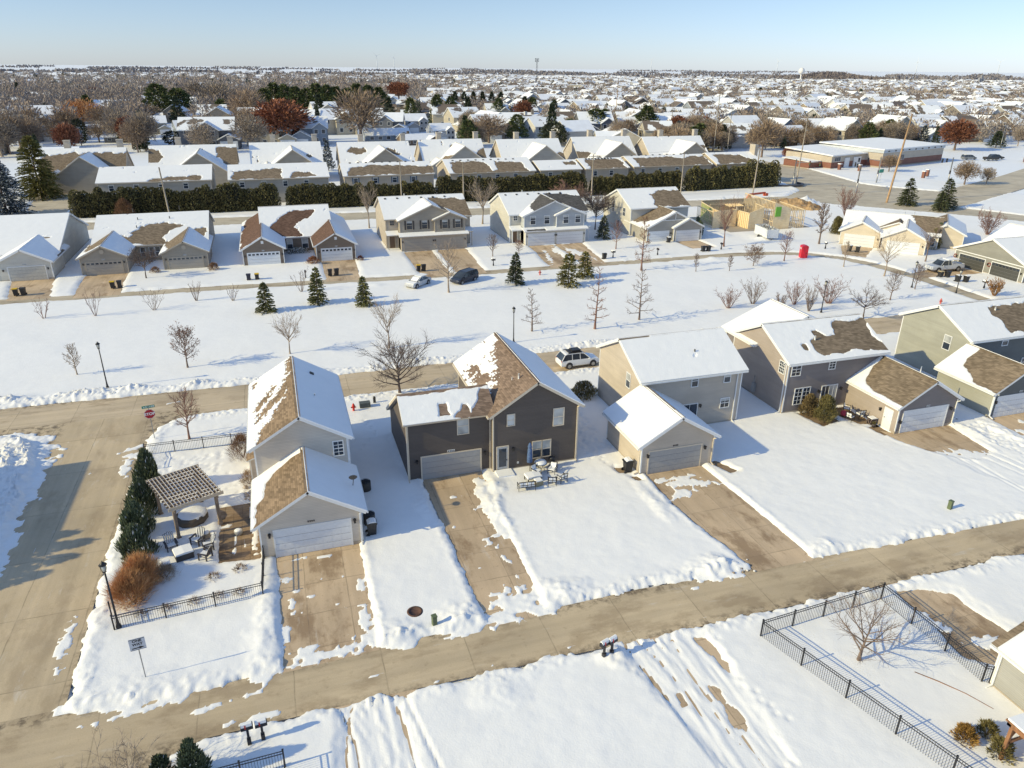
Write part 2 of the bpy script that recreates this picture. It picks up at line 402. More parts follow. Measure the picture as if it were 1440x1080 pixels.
def snow_height(X, Y):
    X = X.astype(float); Y = Y.astype(float)
    wob = fbm(X*.9, Y*.9, 4, 5)*.42 + fbm(X*3.1, Y*3.1, 3, 9)*.2
    slab = blocks(X*3.1, Y*3.1, 91, .42)*.8 + blocks(X*4.9, Y*4.9, 97, .35)*.35
    lump = np.clip(fbm(X*2.9, Y*2.9, 4, 21)*1.7 + .12, 0, 2)
    chunk = np.clip(fbm(X*6.1, Y*6.1, 2, 33)*2.4, 0, 1.6)
    h = .15 + .05*fbm(X*.22, Y*.22, 3, 41) + .018*fbm(X*1.3, Y*1.3, 3, 43)
    berm = np.zeros_like(h); sdm = np.full(h.shape, 50.0)
    def bare(poly, amt, width=.8, wobble=1.0, reach=3.2):
        nonlocal berm, sdm
        xs = [p[0] for p in poly]; ys = [p[1] for p in poly]
        mk = (X > min(xs)-reach) & (X < max(xs)+reach) & (Y > min(ys)-reach) & (Y < max(ys)+reach)
        if not mk.any(): return
        sd = sdf_poly(X[mk], Y[mk], poly) + wob[mk]*wobble
        b = amt*np.exp(-((sd - width)/(width*.75))**2)*(.28 + lump[mk]*.35 + chunk[mk]*.18 + slab[mk]*.62)
        berm[mk] = np.maximum(berm[mk], np.where(sd > -.4, b, 0)); sdm[mk] = np.minimum(sdm[mk], sd)
    bare(ALLEY, .13, .5); bare(WEST, .13, .6, .8); bare(PARKST, .24, .8, .8); bare(LANE, .14, .6, .7); bare(BACK, .25, 1.0); bare(INTER, .25, 1.0); bare(SIDEST, .3, 1.0, 2.2)
    for k, p in DRIVES.items(): bare(p, .07, .35, .5 if k in ('h1','h2','h3','h4','h5') else .6)
    bare(PATIO, .03, .4, .5)
    for p in PATCHES.values(): bare(p, .03, .3, .45)
    h = h*np.clip(sdm/.4, 0, 1)**.6 + berm
    h = np.where(sdm < 0, np.maximum(-.14, sdm*1.2), h)
    # ploughed heaps: x, y, radius along x, along y, height
    for (cx, cy, rx, ry, hh) in HEAPS:
        mk = (abs(X-cx) < rx*1.6) & (abs(Y-cy) < ry*1.6)
        if not mk.any(): continue
        d = np.sqrt(((X[mk]-cx)/rx)**2 + ((Y[mk]-cy)/ry)**2) + fbm(X[mk]*1.4, Y[mk]*1.4, 3, 61)*.35
        add = hh*np.clip(1.15-d, 0, 1)**1.2*(.6 + lump[mk]*.22 + chunk[mk]*.12 + slab[mk]*(.5 if hh > .45 else .2))
        h[mk] = np.where(add > .01, np.maximum(h[mk], 0) + add, h[mk])
    # leftover crusts of snow on paving
    for (cx, cy, rx, ry, rot, hh) in CRUSTS:
        m = max(rx, ry)*1.5; mk = (abs(X-cx) < m) & (abs(Y-cy) < m)
        if not mk.any(): continue
        c, s = math.cos(rot), math.sin(rot); dx = X[mk]-cx; dy = Y[mk]-cy
        d = np.sqrt(((dx*c+dy*s)/rx)**2 + ((-dx*s+dy*c)/ry)**2) + fbm(X[mk]*2.8, Y[mk]*2.8, 4, 71)*1.0
        v = np.where(d < 1, hh*.5*np.clip((1-d)*2.2, 0, 1)*(.6+.6*lump[mk]), -.2)
        h[mk] = np.maximum(h[mk], v)
    # hollow of trodden snow in the lots with wheel tracks
    for poly, dep in TRODDEN:
        sd = sdf_poly(X, Y, poly) + wob*.8
        h = np.where((sd < 0) & (h > .02), np.maximum(h*(1-dep*np.clip(-sd/.5,0,1)) + .03*fbm(X*2.5, Y*.9, 3, 81), .012), h)
    # wheel ruts and footprints
    for ri, (pts, w, dep) in enumerate(RUTS):
        floor_ = -.03 if ri % 4 == 1 and w > .09 else .012
        mk = (X > min(p[0] for p in pts)-1) & (X < max(p[0] for p in pts)+1) & (Y > min(p[1] for p in pts)-1) & (Y < max(p[1] for p in pts)+1)
        if not mk.any(): continue
        x, y = X[mk], Y[mk]; d = np.full(x.shape, 9.0)
        for (ax, ay), (bx, by) in zip(pts[:-1], pts[1:]):
            ex, ey = bx-ax, by-ay; t = np.clip(((x-ax)*ex+(y-ay)*ey)/(ex*ex+ey*ey), 0, 1)
            d = np.minimum(d, np.hypot(x-ax-t*ex, y-ay-t*ey))
        g = np.exp(-(d/w)**4) - .15*np.exp(-((d-w*1.7)/(w*.6))**2)
        h[mk] = np.where(h[mk] > .02, np.maximum(h[mk] - (1.3*dep*g*(.8+.4*wob[mk]) if floor_ > 0 else (.075+.10*wob[mk])*g), floor_), h[mk])
    for (px, py, r) in PRINTS:
        mk = (abs(X-px) < .6) & (abs(Y-py) < .6)
        if mk.any(): h[mk] = np.where(h[mk] > .03, np.maximum(h[mk] - .09*np.exp(-(((X[mk]-px)**2+(Y[mk]-py)**2)/(r*r))), .012), h[mk])
    return h

HEAPS = [(-23.5,62.6,3.4,4.6,.8),(-21.5,56,1.6,6,.5),(-21.0,48,1.5,6,.4),(-9.6,33.2,3.4,1.2,.16),(-3.5,34.4,1.1,3.0,.14),(-3.3,38,.7,4.2,.16),
         (3.9,33.3,1.4,1.2,.35),(7.6,33.6,1.5,1.4,.35),(14.3,34.1,1.8,1.3,.3),(24.2,33.4,1.6,1.2,.3),(33.2,33.2,1.2,.9,.25),(15.2,28.0,1.3,.9,.35),(8.2,27.3,1.6,1.2,.18),
         (12.9,44.5,.8,4.2,.3),(13.9,47.3,.9,1.2,.28),(25.3,33.4,.9,1.3,.3),(57.6,43.2,.6,2.5,.28),(60.3,42.5,.8,3,.3),(7.9,46,.7,1.6,.2),(24.6,41.5,.7,3,.2),
         (-20,75.4,3,.9,.5),(-15.5,75.2,2,.8,.55),(-9.5,75.0,1.6,.8,.5),(-27,75.8,3,.9,.55),(1,74.9,3,.7,.3),(13,74.7,4,.7,.3),(33,74.6,5,.7,.3),(49,74.4,5,.7,.3),
         (35.5,107.2,1.6,.8,.4),(13,106.6,1.4,.7,.3),(70,107.0,2.4,.9,.4),(64,107.2,2,.7,.3),(-49,172,9,2.6,1.6),(-60,186,5,12,1.8),(122,150.4,4,3,2.0),(112,165,8,1.2,.4),(82,123.5,2.6,1.6,.6),(88,119,2.2,1.2,.5),
         (32.6,28.3,.6,.6,.25)]
CRUSTS = [(11.4,40.3,.28,.8,.3,.05),(12.1,40.9,.75,.24,.1,.05),(12.0,38.2,.22,.7,.25,.05),(10.4,46.6,.5,.25,0,.06),(12.3,45.0,.5,.3,.3,.06),
          (11.2,33.9,1.9,1.3,.1,.16),(10.0,32.9,1.4,.8,.2,.14),(12.6,32.9,1.2,.6,0,.12),(-1.1,42.2,.5,.16,.1,.05),(.6,42.0,.6,.18,.1,.05),(-2.0,40.2,.35,.5,0,.04),(-1.8,37.6,.25,.9,0,.05),(-1.5,38.9,.3,.25,0,.04),(-.6,38.1,.3,.2,0,.04),(-2.1,35.3,.35,1.0,0,.05),(2.5,38.4,.3,.7,0,.05),(2.3,35,.4,1.4,0,.07),(0.4,32.9,2.9,.5,.05,.12),(-1.0,33.6,.9,.3,.1,.07),(2.2,33.6,.8,.5,0,.1),
          (28.3,43.6,1.5,.8,.1,.07),(27.4,42.2,1.4,.6,.1,.07),(29.6,43.0,1.2,.5,-.3,.06),(26.6,44.2,.8,.4,0,.05),(54.3,40.3,2.1,1.0,-.4,.05),(52.6,40.9,1.2,.5,-.5,.05),(62.6,40.6,1.6,2.0,0,.06),(64.7,41.6,.8,2.4,.2,.05),
          (-9.8,31.7,2.4,.28,.1,.06),(-6.0,30.9,1.0,.22,.2,.05),(-4.1,31.2,.6,.2,.2,.05),(-5.0,29.6,.55,.2,.3,.05),(-3.6,29.5,.8,.35,.2,.06),(-13.9,58.8,.4,2.0,.05,.05),(-13.7,60.6,.7,.7,0,.07),(-13.9,62.0,1.0,.3,.5,.05),(-11.5,71.0,.6,.14,.3,.03),(-14.1,38.0,.4,2.2,0,.05),(-15.6,30.8,.3,.2,0,.05),(-16.3,30.2,.25,.2,0,.05),(-17.8,38.2,.25,.25,0,.05),
          (2.2,30.6,.5,.12,.1,.03),(6.7,32.2,.4,.16,0,.04),(22.4,31.9,.5,.2,0,.04),(26.4,33.0,.9,.4,.5,.06),(25.6,32.2,.5,.3,0,.05),(33.0,27.8,.5,.3,0,.06),
          (34.3,25.2,.5,1.4,.3,.04),(36.1,22.8,1.0,.5,.3,.04),(-5.2,45.3,.14,1.6,0,.04),(-4.6,45.1,.12,.9,.1,.04),(-3.9,45.6,.25,2.2,0,.05),(-5.9,47.5,.4,.3,0,.05),(47.0,118,1.0,6,0,.05),(50.5,117,.7,5,.1,.05),(49.3,120,.5,4,0,.05),(44.0,117,.5,6,-.2,.05),(25.8,117,.5,8,0,.08)]
RUTS = []; PRINTS = []; TRODDEN = []
_r = random.Random(5)
for x0, x1, bow in ((.4,1.6,.5),(.9,.4,-.4),(1.5,1.1,.3),(1.9,2.6,-.4),(2.4,1.9,.3),(2.9,3.2,.2),(3.3,3.0,-.2),(1.2,3.4,.2)):
    RUTS.append(([(x0+(x1-x0)*t+bow*math.sin(t*3.1), 29.0-6.5*t) for t in [i/8 for i in range(9)]], .1, .06))
for k in range(17):
    xs = 15.6+k*.26+_r.uniform(-.2,.2); xe = 17.2+k*.17+_r.uniform(-.5,.5); bow = _r.uniform(-.9,1.1)
    RUTS.append(([(xs+(xe-xs)*t+bow*math.sin(t*3.1)*(1-t), 29.0-9.8*t) for t in [i/9 for i in range(10)]], _r.uniform(.09,.15), _r.uniform(.03,.07)))
for k in range(9):
    xs = .2+k*.4+_r.uniform(-.15,.15); xe = xs+_r.uniform(-1.2,1.2); bow = _r.uniform(-.6,.6)
    RUTS.append(([(xs+(xe-xs)*t+bow*math.sin(t*3.1), 29.0-6.5*t) for t in [i/8 for i in range(9)]], _r.uniform(.085,.12), _r.uniform(.03,.06)))
for k in range(5):
    xs = 52.4+k*.9+_r.uniform(-.3,.3); q = _r.uniform(-.3,2.2); RUTS.append(([(xs+q*t+_r.uniform(-.04,.04), 41-8.6*t) for t in [i/6 for i in range(7)]], .12, .035))
TRODDEN += [([(-.1,29.2),(3.9,29.0),(3.6,22),(-.8,22)], .70), ([(15.4,29),(20.9,28.8),(21.0,25),(20.6,19),(17.2,19),(15.6,26)], .72), ([(34.2,28.4),(38.4,27.6),(39,22),(34.1,20.8)], .6), ([(51.2,41.6),(57,39.9),(59,36),(62,32),(56,32),(52,37)], .35), ([(47.9,51.8),(50.6,51.8),(50.7,47.2),(48,47.6)], .5),
            ([(-12.2,60),(-3.6,60),(-3.6,50),(-12,50)], .45), ([(3.3,58),(7.5,58),(7.5,52),(3.3,52)], .3)]
for pts in ([(21.3,28),(20.6,26),(20.8,24),(21.6,21)], [(24.6,46),(23.6,48.5),(23.4,54),(24.5,60)], [(4.6,56),(6.2,58.6),(5.6,62)], [(56.8,36),(58.6,40),(59.4,45)], [(60.2,84),(62.8,80.5),(70,79)], [(25,92),(38,87),(52,81)], [(40,70),(38,66),(36,62)], [(22.8,49),(22.7,56),(25,62)], [(14.6,28.5),(16,26.4),(17,24)]):
    for (ax, ay), (bx, by) in zip(pts[:-1], pts[1:]):
        n = max(2, int(math.hypot(bx-ax, by-ay)/.45))
        for i in range(n):
            t = i/n; s = .13 if i % 2 else -.13
            PRINTS.append((ax+(bx-ax)*t+s+_r.uniform(-.06,.06), ay+(by-ay)*t+_r.uniform(-.06,.06), .13))
for i in range(150): PRINTS.append((_r.uniform(23.0,25.2), _r.uniform(50,60), .16))
for i in range(120): PRINTS.append((_r.uniform(-11.5,-4), _r.uniform(50.5,59.5), .16))
for i in range(20): CRUSTS.append((_r.uniform(-2.3,2.6), _r.uniform(33,42.4), _r.uniform(.06,.2), _r.uniform(.08,.35), _r.uniform(-.3,.3), _r.uniform(.006,.018)))
for i in range(14): CRUSTS.append((_r.uniform(9.2,13), _r.uniform(33.5,48), _r.uniform(.06,.2), _r.uniform(.08,.3), _r.uniform(-.3,.3), _r.uniform(.015,.04)))
for i in range(11): CRUSTS.append((_r.uniform(-9,40), _r.choice((29.4,29.7,31.9,32.3))+_r.uniform(-.3,.3), _r.uniform(.08,.5), _r.uniform(.05,.14), _r.uniform(-.1,.1), _r.uniform(.015,.035)))
for i in range(7): CRUSTS.append((_r.uniform(-19.5,-13.6), _r.uniform(26,62), _r.uniform(.05,.16), _r.uniform(.1,.6), _r.uniform(-.2,.2), _r.uniform(.015,.03)))
for i in range(90): PRINTS.append((_r.uniform(57.6,60.6), _r.uniform(40,45), .16))

def snow_grid(name, x0, x1, y0, y1, step, taper=False):
    xs = np.arange(x0, x1 + step*.5, step); ys = np.arange(y0, y1 + step*.5, step)
    X, Y = np.meshgrid(xs, ys)
    h = snow_height(X, Y)
    if taper:
        e = np.minimum(np.minimum(X-x0, x1-X)/12, (y1-Y)/12); h = np.where(h > 0, h*np.clip(e, 0, 1) - .03*(e < .05), h)
    V = np.stack([X.ravel(), Y.ravel(), h.ravel()], 1)
    nx, ny = len(xs), len(ys)
    idx = np.arange(nx*ny).reshape(ny, nx)
    F = np.stack([idx[:-1,:-1].ravel(), idx[:-1,1:].ravel(), idx[1:,1:].ravel(), idx[1:,:-1].ravel()], 1)
    hf = h.ravel()
    keep = hf[F].max(1) > 0.0
    o = link(name, np_mesh(name, V, F[keep], [SNOW], smooth=True)); o['kind'] = 'structure'
    return o

def build_ground():
    mb = MB(); S = 16000
    mb.face([(-S,-S/4,-.16),(S,-S/4,-.16),(S,S,-.16),(-S,S,-.16)])
    o = mb.build('ground', [FARSNOW], fix=False); o['kind'] = 'structure'
    sheet('alley_road', ALLEY, 0.0, M_ALLEY)
    sheet('street_road', WEST, -.004, M_WEST)
    sheet('park_road', PARKST, -.008, M_PARKST)
    sheet('lane_road', LANE, -.012, M_LANE)
    sheet('main_road', BACK, -.016, M_ROAD)
    sheet('crossing_road', INTER, -.020, M_ROAD)
    sheet('side_road', SIDEST, -.024, M_ROAD)
    for k, p in DRIVES.items():
        o = sheet('driveway_road', p, .004 if k[0] == 'h' and k[1].isdigit() else -.006, M_DRIVE)
    for p in SOUTH_DRIVES: sheet('driveway_road', p, -.007, M_DRIVE)
    sheet('patio_ground', PATIO, .004, M_PATIO)
    for k, p in PATCHES.items():
        q = [(x*1.0, y*1.0) for x, y in p]; cx = sum(a for a, _ in q)/len(q); cy = sum(b for _, b in q)/len(q)
        q = [(cx+(x-cx)*1.3, cy+(y-cy)*1.3) for x, y in q]
        sheet('bare_ground', q, -.024, M_DIRT if k in ('garage_corner','garage_corner_b','bin_corner','bin_corner_b','bed','patio_back','rear_path') else M_DRIVE)
    snow_grid('snow_ground', -34, 66, 13, 76, .125)
    snow_grid('park_snow_ground', -120, 190, 76, 215, .55, True)
    snow_grid('side_snow_ground', -90, -34, 13, 76, .8)
    snow_grid('side_snow_ground', 66, 150, 13, 76, .6)

FARSNOW = snow_mat('far_field_snow', (.84,.86,.89), .5, .2, False)
# ================================================================== HOUSES
FACES = {'S': (Vector((1,0,0)), Vector((0,-1,0))), 'N': (Vector((-1,0,0)), Vector((0,1,0))),
         'W': (Vector((0,-1,0)), Vector((-1,0,0))), 'E': (Vector((0,1,0)), Vector((1,0,0)))}

class House:
    def __init__(s, name, label, cat='house', c=(0,0), rz=0.0, group=None, trim=None, roofm=None, wallm=None):
        s.root = thing(name, label, cat, (c[0], c[1], 0), rz, group); s.c = c if rz == 0 else (0, 0)
        s.trim = trim or WHITE; s.roofm = roofm; s.wallm = wallm
    def put(s, mb, name, mats, parent=None, fix=True):
        mb.v = [(x - s.c[0], y - s.c[1], z) for x, y, z in mb.v]
        return mb.build(name, mats, parent or s.root, fix)
    def walls(s, x0, x1, y0, y1, z0, eave, slope=0, axis=None, wall=None, corner=True, found=.25, name='wall'):
        mb = MB()
        if axis == 'y':
            pk = eave + slope*(x1-x0)/2; poly = [(x0,z0),(x1,z0),(x1,eave),((x0+x1)/2,pk),(x0,eave)]; mb.prism(poly, y0, y1, 'y', 0)
        elif axis == 'x':
            pk = eave + slope*(y1-y0)/2; poly = [(y0,z0),(y1,z0),(y1,eave),((y0+y1)/2,pk),(y0,eave)]; mb.prism(poly, x0, x1, 'x', 0)
        else: mb.box(x0, x1, y0, y1, z0, eave, 0)
        if corner:
            for (x, y) in ((x0,y0),(x1,y0),(x0,y1),(x1,y1)):
                mb.box(x-.025 if x == x0 else x-.09, x+.09 if x == x0 else x+.025, y-.025 if y == y0 else y-.09, y+.09 if y == y0 else y+.025, z0+found, eave-.02, 1)
        if found: mb.box(x0-.015, x1+.015, y0-.015, y1+.015, z0-.3, z0+found, 2)
        return s.put(mb, name, [wall or s.wallm, s.trim, CONCF])
    def slab(s, mb, o, u, v, n, U, V, th):
        o = Vector(o); a = o; b = o+u*U; c = o+u*U+v*V; d = o+v*V; dn = n*-th
        mb.face([a,b,c,d], 0)
        mb.face([a+dn,d+dn,c+dn,b+dn], 1)
        for p, q in ((a,b),(b,c),(c,d),(d,a)): mb.face([p+dn,q+dn,q,p], 1)
    def gable(s, x0, x1, y0, y1, eave, slope, axis, wall=None, roofm=None, oh=.38, rake=.32, th=.2, z0=0.0, corner=True, found=.25, walls=True, cut=None, gut=True):
        """cut: {'S': n} shortens or lengthens one end of the ridge"""
        if walls: s.walls(x0, x1, y0, y1, z0, eave, slope, axis, wall, corner, found)
        cut = cut or {}; k = math.sqrt(1+slope*slope); cs, sn = 1/k, slope/k
        ze = eave + th*k*.98 - slope*oh; mb = MB(); P = {}
        if axis == 'y':
            ya = y0-rake+cut.get('S',0); yb = y1+rake-cut.get('N',0); V = ((x1-x0)/2+oh)*k
            P['W'] = dict(o=Vector((x0-oh,ya,ze)), u=Vector((0,1,0)), v=Vector((cs,0,sn)), n=Vector((-sn,0,cs)), U=yb-ya, V=V)
            P['E'] = dict(o=Vector((x1+oh,ya,ze)), u=Vector((0,1,0)), v=Vector((-cs,0,sn)), n=Vector((sn,0,cs)), U=yb-ya, V=V)
            rz = ze+V*sn; xm = (x0+x1)/2; mb.obox((xm,(ya+yb)/2,rz+.012), (.16,0,0), (0,(yb-ya)/2-.02,0), (0,0,.02), 0)
            if gut:
                for x in (x0-oh-.05, x1+oh+.05): mb.box(x-.055, x+.055, ya+.05, yb-.05, ze-.16, ze-.03, 1)
        else:
            xa = x0-rake+cut.get('W',0); xb = x1+rake-cut.get('E',0); V = ((y1-y0)/2+oh)*k
            P['S'] = dict(o=Vector((xa,y0-oh,ze)), u=Vector((1,0,0)), v=Vector((0,cs,sn)), n=Vector((0,-sn,cs)), U=xb-xa, V=V)
            P['N'] = dict(o=Vector((xa,y1+oh,ze)), u=Vector((1,0,0)), v=Vector((0,-cs,sn)), n=Vector((0,sn,cs)), U=xb-xa, V=V)
            rz = ze+V*sn; ym = (y0+y1)/2; mb.obox(((xa+xb)/2,ym,rz+.012), ((xb-xa)/2-.02,0,0), (0,.16,0), (0,0,.02), 0)
            if gut:
                for y in (y0-oh-.05, y1+oh+.05): mb.box(xa+.05, xb-.05, y-.055, y+.055, ze-.16, ze-.03, 1)
        for p in P.values():
            p['o'] = p['o'].copy(); s.slab(mb, p['o'], p['u'], p['v'], p['n'], p['U'], p['V'], th)
        ro = s.put(mb, 'roof', [roofm or s.roofm, s.trim])
        for p in P.values(): p['roof'] = ro
        P['ridge_z'] = rz
        return P
    def plane(s, o, u, v, U, V, th=.16, name='roof', roofm=None):
        """single sloping roof plane"""
        o = Vector(o); u = Vector(u).normalized(); v = Vector(v).normalized(); n = u.cross(v)
        if n.z < 0: n = -n
        mb = MB(); s.slab(mb, o, u, v, n, U, V, th); ro = s.put(mb, name, [roofm or s.roofm, s.trim])
        return dict(o=o, u=u, v=v, n=n, U=U, V=V, roof=ro)
    def snow(s, p, bare=(), only=None, noise=.22, nscale=.8, res=.14, th=.075, seed=0, rows=0.0, keep=None, name='snow_cover', soft=.12):
        U, V = p['U'], p['V']
        us = np.concatenate([[0.0], np.linspace(0, U, max(4, int(U/res))), [U]]); vs = np.concatenate([[0.0], np.linspace(0, V, max(4, int(V/res))), [V]])
        A, B = np.meshgrid(us, vs)
        m = np.full(A.shape, .6)
        if only:
            m = np.full(A.shape, -9.0)
            for q in only: m = np.maximum(m, -sdf_poly(A, B, q))
        for q in bare: m = np.minimum(m, sdf_poly(A, B, q))
        w = fbm(A*nscale+seed*7.3, B*nscale+seed*3.1, 5, seed+3)*noise*2
        if bare or only: m = m + w
        if rows:
            row = np.floor(B/.19)
            m = m + rows*(vnoise(A*3.2, row*7.7, seed+50)-.5)*2 - .3*rows*(np.abs((B/.19) % 1-.5) > .34)
        if rows: m = m + rows*.9*(vnoise(A*8.5, row*13.3, seed+70)-.5)
        h = th*np.clip(m/soft, -1, 1) + .012*fbm(A*1.7, B*1.7, 3, seed+8)*(m > 0)
        h[0,:] = np.minimum(h[0,:], .0); h[-1,:] = np.minimum(h[-1,:], .02); h[:,0] = np.minimum(h[:,0], 0); h[:,-1] = np.minimum(h[:,-1], 0)
        o = np.array(p['o']) - np.array([s.c[0], s.c[1], 0]); u = np.array(p['u']); v = np.array(p['v']); n = np.array(p['n'])
        W = o + A[...,None]*u + B[...,None]*v + h[...,None]*n
        if keep is not None:
            ok = keep(W[...,0]+s.c[0], W[...,1]+s.c[1], W[...,2])
            h = np.where(ok, h, -.2)
        ny, nx = A.shape; idx = np.arange(nx*ny).reshape(ny, nx)
        F = np.stack([idx[:-1,:-1].ravel(), idx[:-1,1:].ravel(), idx[1:,1:].ravel(), idx[1:,:-1].ravel()], 1)
        if np.dot(np.cross(u, v), n) < 0: F = F[:, ::-1]
        F = F[h.ravel()[F].max(1) > .004]
        if not len(F): return None
        ob = link(name, np_mesh(name, W.reshape(-1,3), F, [SNOW_ROOF], smooth=False), p['roof'])
        return ob
    # ---- details on a wall: a = coordinate along the wall (x for S/N, y for W/E), d = wall plane coordinate
    def fr(s, face, d):
        r, n = FACES[face]
        if face in 'SN': return lambda a, z, out=0.0: Vector((a, d, z)) + n*out
        return lambda a, z, out=0.0: Vector((d, a, z)) + n*out
    def rect(s, mb, f, a0, a1, z0, z1, o0, o1, m):
        P = [f(a, z, o) for o in (o0, o1) for (a, z) in ((a0,z0),(a1,z0),(a1,z1),(a0,z1))]
        b = len(mb.v); mb.v += [tuple(p) for p in P]
        for q in ((3,2,1,0),(4,5,6,7),(0,1,5,4),(1,2,6,5),(2,3,7,6),(3,0,4,7)):
            mb.f.append(tuple(b+i for i in q)); mb.m.append(m); mb.sm.append(False)
    def window(s, face, d, a0, a1, z0, z1, grid=(1,2), trim=None, glass=None, fw=.07, blind=0.0, shutter=None, name='window', label=None):
        f = s.fr(face, d); mb = MB()
        s.rect(mb, f, a0-fw, a1+fw, z1, z1+fw, .0, .06, 0); s.rect(mb, f, a0-fw, a1+fw, z0-fw, z0, .0, .07, 0)
        s.rect(mb, f, a0-fw, a0, z0, z1, .0, .058, 0); s.rect(mb, f, a1, a1+fw, z0, z1, .0, .058, 0)
        gx, gz = grid; t = .018
        for i in range(1, gx):
            a = a0+(a1-a0)*i/gx; s.rect(mb, f, a-t, a+t, z0, z1, .0, .044, 0)
        for j in range(1, gz):
            z = z0+(z1-z0)*j/gz; w = t*1.7 if j*2 == gz else t; s.rect(mb, f, a0, a1, z-w, z+w, .0, .049, 0)
        w = s.put(mb, name, [trim or WHITE]);
        if label: w['label'] = label
        pb = MB()
        if blind > 0:
            zm = z1-(z1-z0)*blind; s.rect(pb, f, a0, a1, zm, z1, .0, .03, 1); s.rect(pb, f, a0, a1, z0, zm, .0, .03, 0)
        else: s.rect(pb, f, a0, a1, z0, z1, .0, .03, 0)
        s.put(pb, 'pane', [glass or GLASS, GLASS_LT], w)
        if shutter:
            sb = MB(); sw = .32
            for (p, q) in ((a0-fw-sw, a0-fw-.02), (a1+fw+.02, a1+fw+sw)): s.rect(sb, f, p, q, z0-.05, z1+.05, 0, .05, 0)
            s.put(sb, 'shutter', [shutter], w)
        return w
    def garage(s, face, d, a0, a1, zt=2.08, mat=None, trim=None, lites=False, fw=.1, z0=.02):
        f = s.fr(face, d); mb = MB()
        n = 4; hh = (zt-z0)/n
        for i in range(n):
            s.rect(mb, f, a0, a1, z0+hh*i+.012, z0+hh*(i+1)-.012, 0, .03, 0)
            for k in range(8):
                w = (a1-a0)/8; s.rect(mb, f, a0+w*k+.07, a0+w*(k+1)-.07, z0+hh*i+.11, z0+hh*(i+1)-.11, .03, .036, 0)
        s.rect(mb, f, a0, a1, z0, zt, 0, .018, 2)
        t = s.put(mb, 'garage_door', [mat or DOORWHITE, GLASS, flat('door_gap', (.2,.2,.2))])
        fb = MB(); s.rect(fb, f, a0-fw, a0, 0, zt+fw, 0, .05, 0); s.rect(fb, f, a1, a1+fw, 0, zt+fw, 0, .05, 0); s.rect(fb, f, a0, a1, zt, zt+fw, 0, .048, 0)
        s.put(fb, 'frame', [trim or s.trim], t)
        if lites:
            lb = MB(); w = (a1-a0)/8
            for k in range(8): s.rect(lb, f, a0+w*k+.1, a0+w*(k+1)-.1, zt-hh+.12, zt-.12, .036, .045, 0)
            s.put(lb, 'pane', [GLASS], t)
        return t
    def door(s, face, d, a0, a1, zt=2.1, mat=None, glass=False, trim=None, z0=.15):
        f = s.fr(face, d); mb = MB()
        s.rect(mb, f, a0, a1, z0, zt, 0, .03, 0)
        for (p, q) in ((z0+.15, z0+.85), (z0+1.05, zt-.15)):
            for (u, v) in ((.12, .46), (.54, .88)): s.rect(mb, f, a0+(a1-a0)*u, a0+(a1-a0)*v, p, q, .03, .04, 0)
        o = s.put(mb, 'door', [mat or DOORWHITE])
        fb = MB(); s.rect(fb, f, a0-.09, a0, z0, zt+.09, 0, .055, 0); s.rect(fb, f, a1, a1+.09, z0, zt+.09, 0, .055, 0); s.rect(fb, f, a0, a1, zt, zt+.09, 0, .053, 0)
        s.put(fb, 'frame', [trim or s.trim], o)
        kb = MB(); s.rect(kb, f, a1-.12, a1-.06, 1.05, 1.13, .04, .09, 0); s.put(kb, 'handle', [BLACK], o)
        if glass:
            gb = MB(); s.rect(gb, f, a0+.12, a1-.12, z0+.2, zt-.15, .041, .05, 0); s.put(gb, 'pane', [GLASS_LT if glass == 'lt' else GLASS], o)
        return o
    def lamp(s, face, d, a, z):
        f = s.fr(face, d); mb = MB(); s.rect(mb, f, a-.05, a+.05, z-.1, z+.12, 0, .03, 0); s.rect(mb, f, a-.07, a+.07, z-.16, z+.06, .05, .2, 0); s.rect(mb, f, a-.1, a+.1, z+.06, z+.1, .02, .23, 0)
        s.put(mb, 'wall_lamp', [BLACK])
    def plaque(s, face, d, a, z, w=.45, light=True, n=4):
        f = s.fr(face, d); mb = MB()
        if light: s.rect(mb, f, a-w/2, a+w/2, z-.09, z+.09, 0, .02, 0)
        for i in range(n):
            c = a-w/2+w*(i+.5)/n; s.rect(mb, f, c-w*.07, c+w*.07, z-.06, z+.06, .021 if light else 0, .03, 1)
        s.put(mb, 'house_number', [WHITE, BLACK])
    def pipe(s, p, h=.4, r=.05, mat=None):
        mb = MB(); mb.tube([(p[0],p[1],p[2]-.2),(p[0],p[1],p[2]+h)], r, 8); s.put(mb, 'vent_pipe', [mat or PIPEW], fix=False)
    def vent(s, pl, u, v, w=.3):
        o = pl['o']+pl['u']*u+pl['v']*v; mb = MB(); mb.obox(o+pl['n']*.09, pl['u']*w*.5, pl['v']*w*.5, pl['n']*.07); s.put(mb, 'roof_vent', [VENT])
    def spout(s, face, d, a, z1, z0=.25, mat=None):
        f = s.fr(face, d); mb = MB(); s.rect(mb, f, a-.045, a+.045, z0, z1, .02, .1, 0)
        mb.beam(f(a, z0, .06), f(a, z0-.1, .45), .08, .08, 0); mb.beam(f(a, z1, .06), f(a, z1+.2, .38), .08, .08, 0)
        s.put(mb, 'downspout', [mat or s.trim])

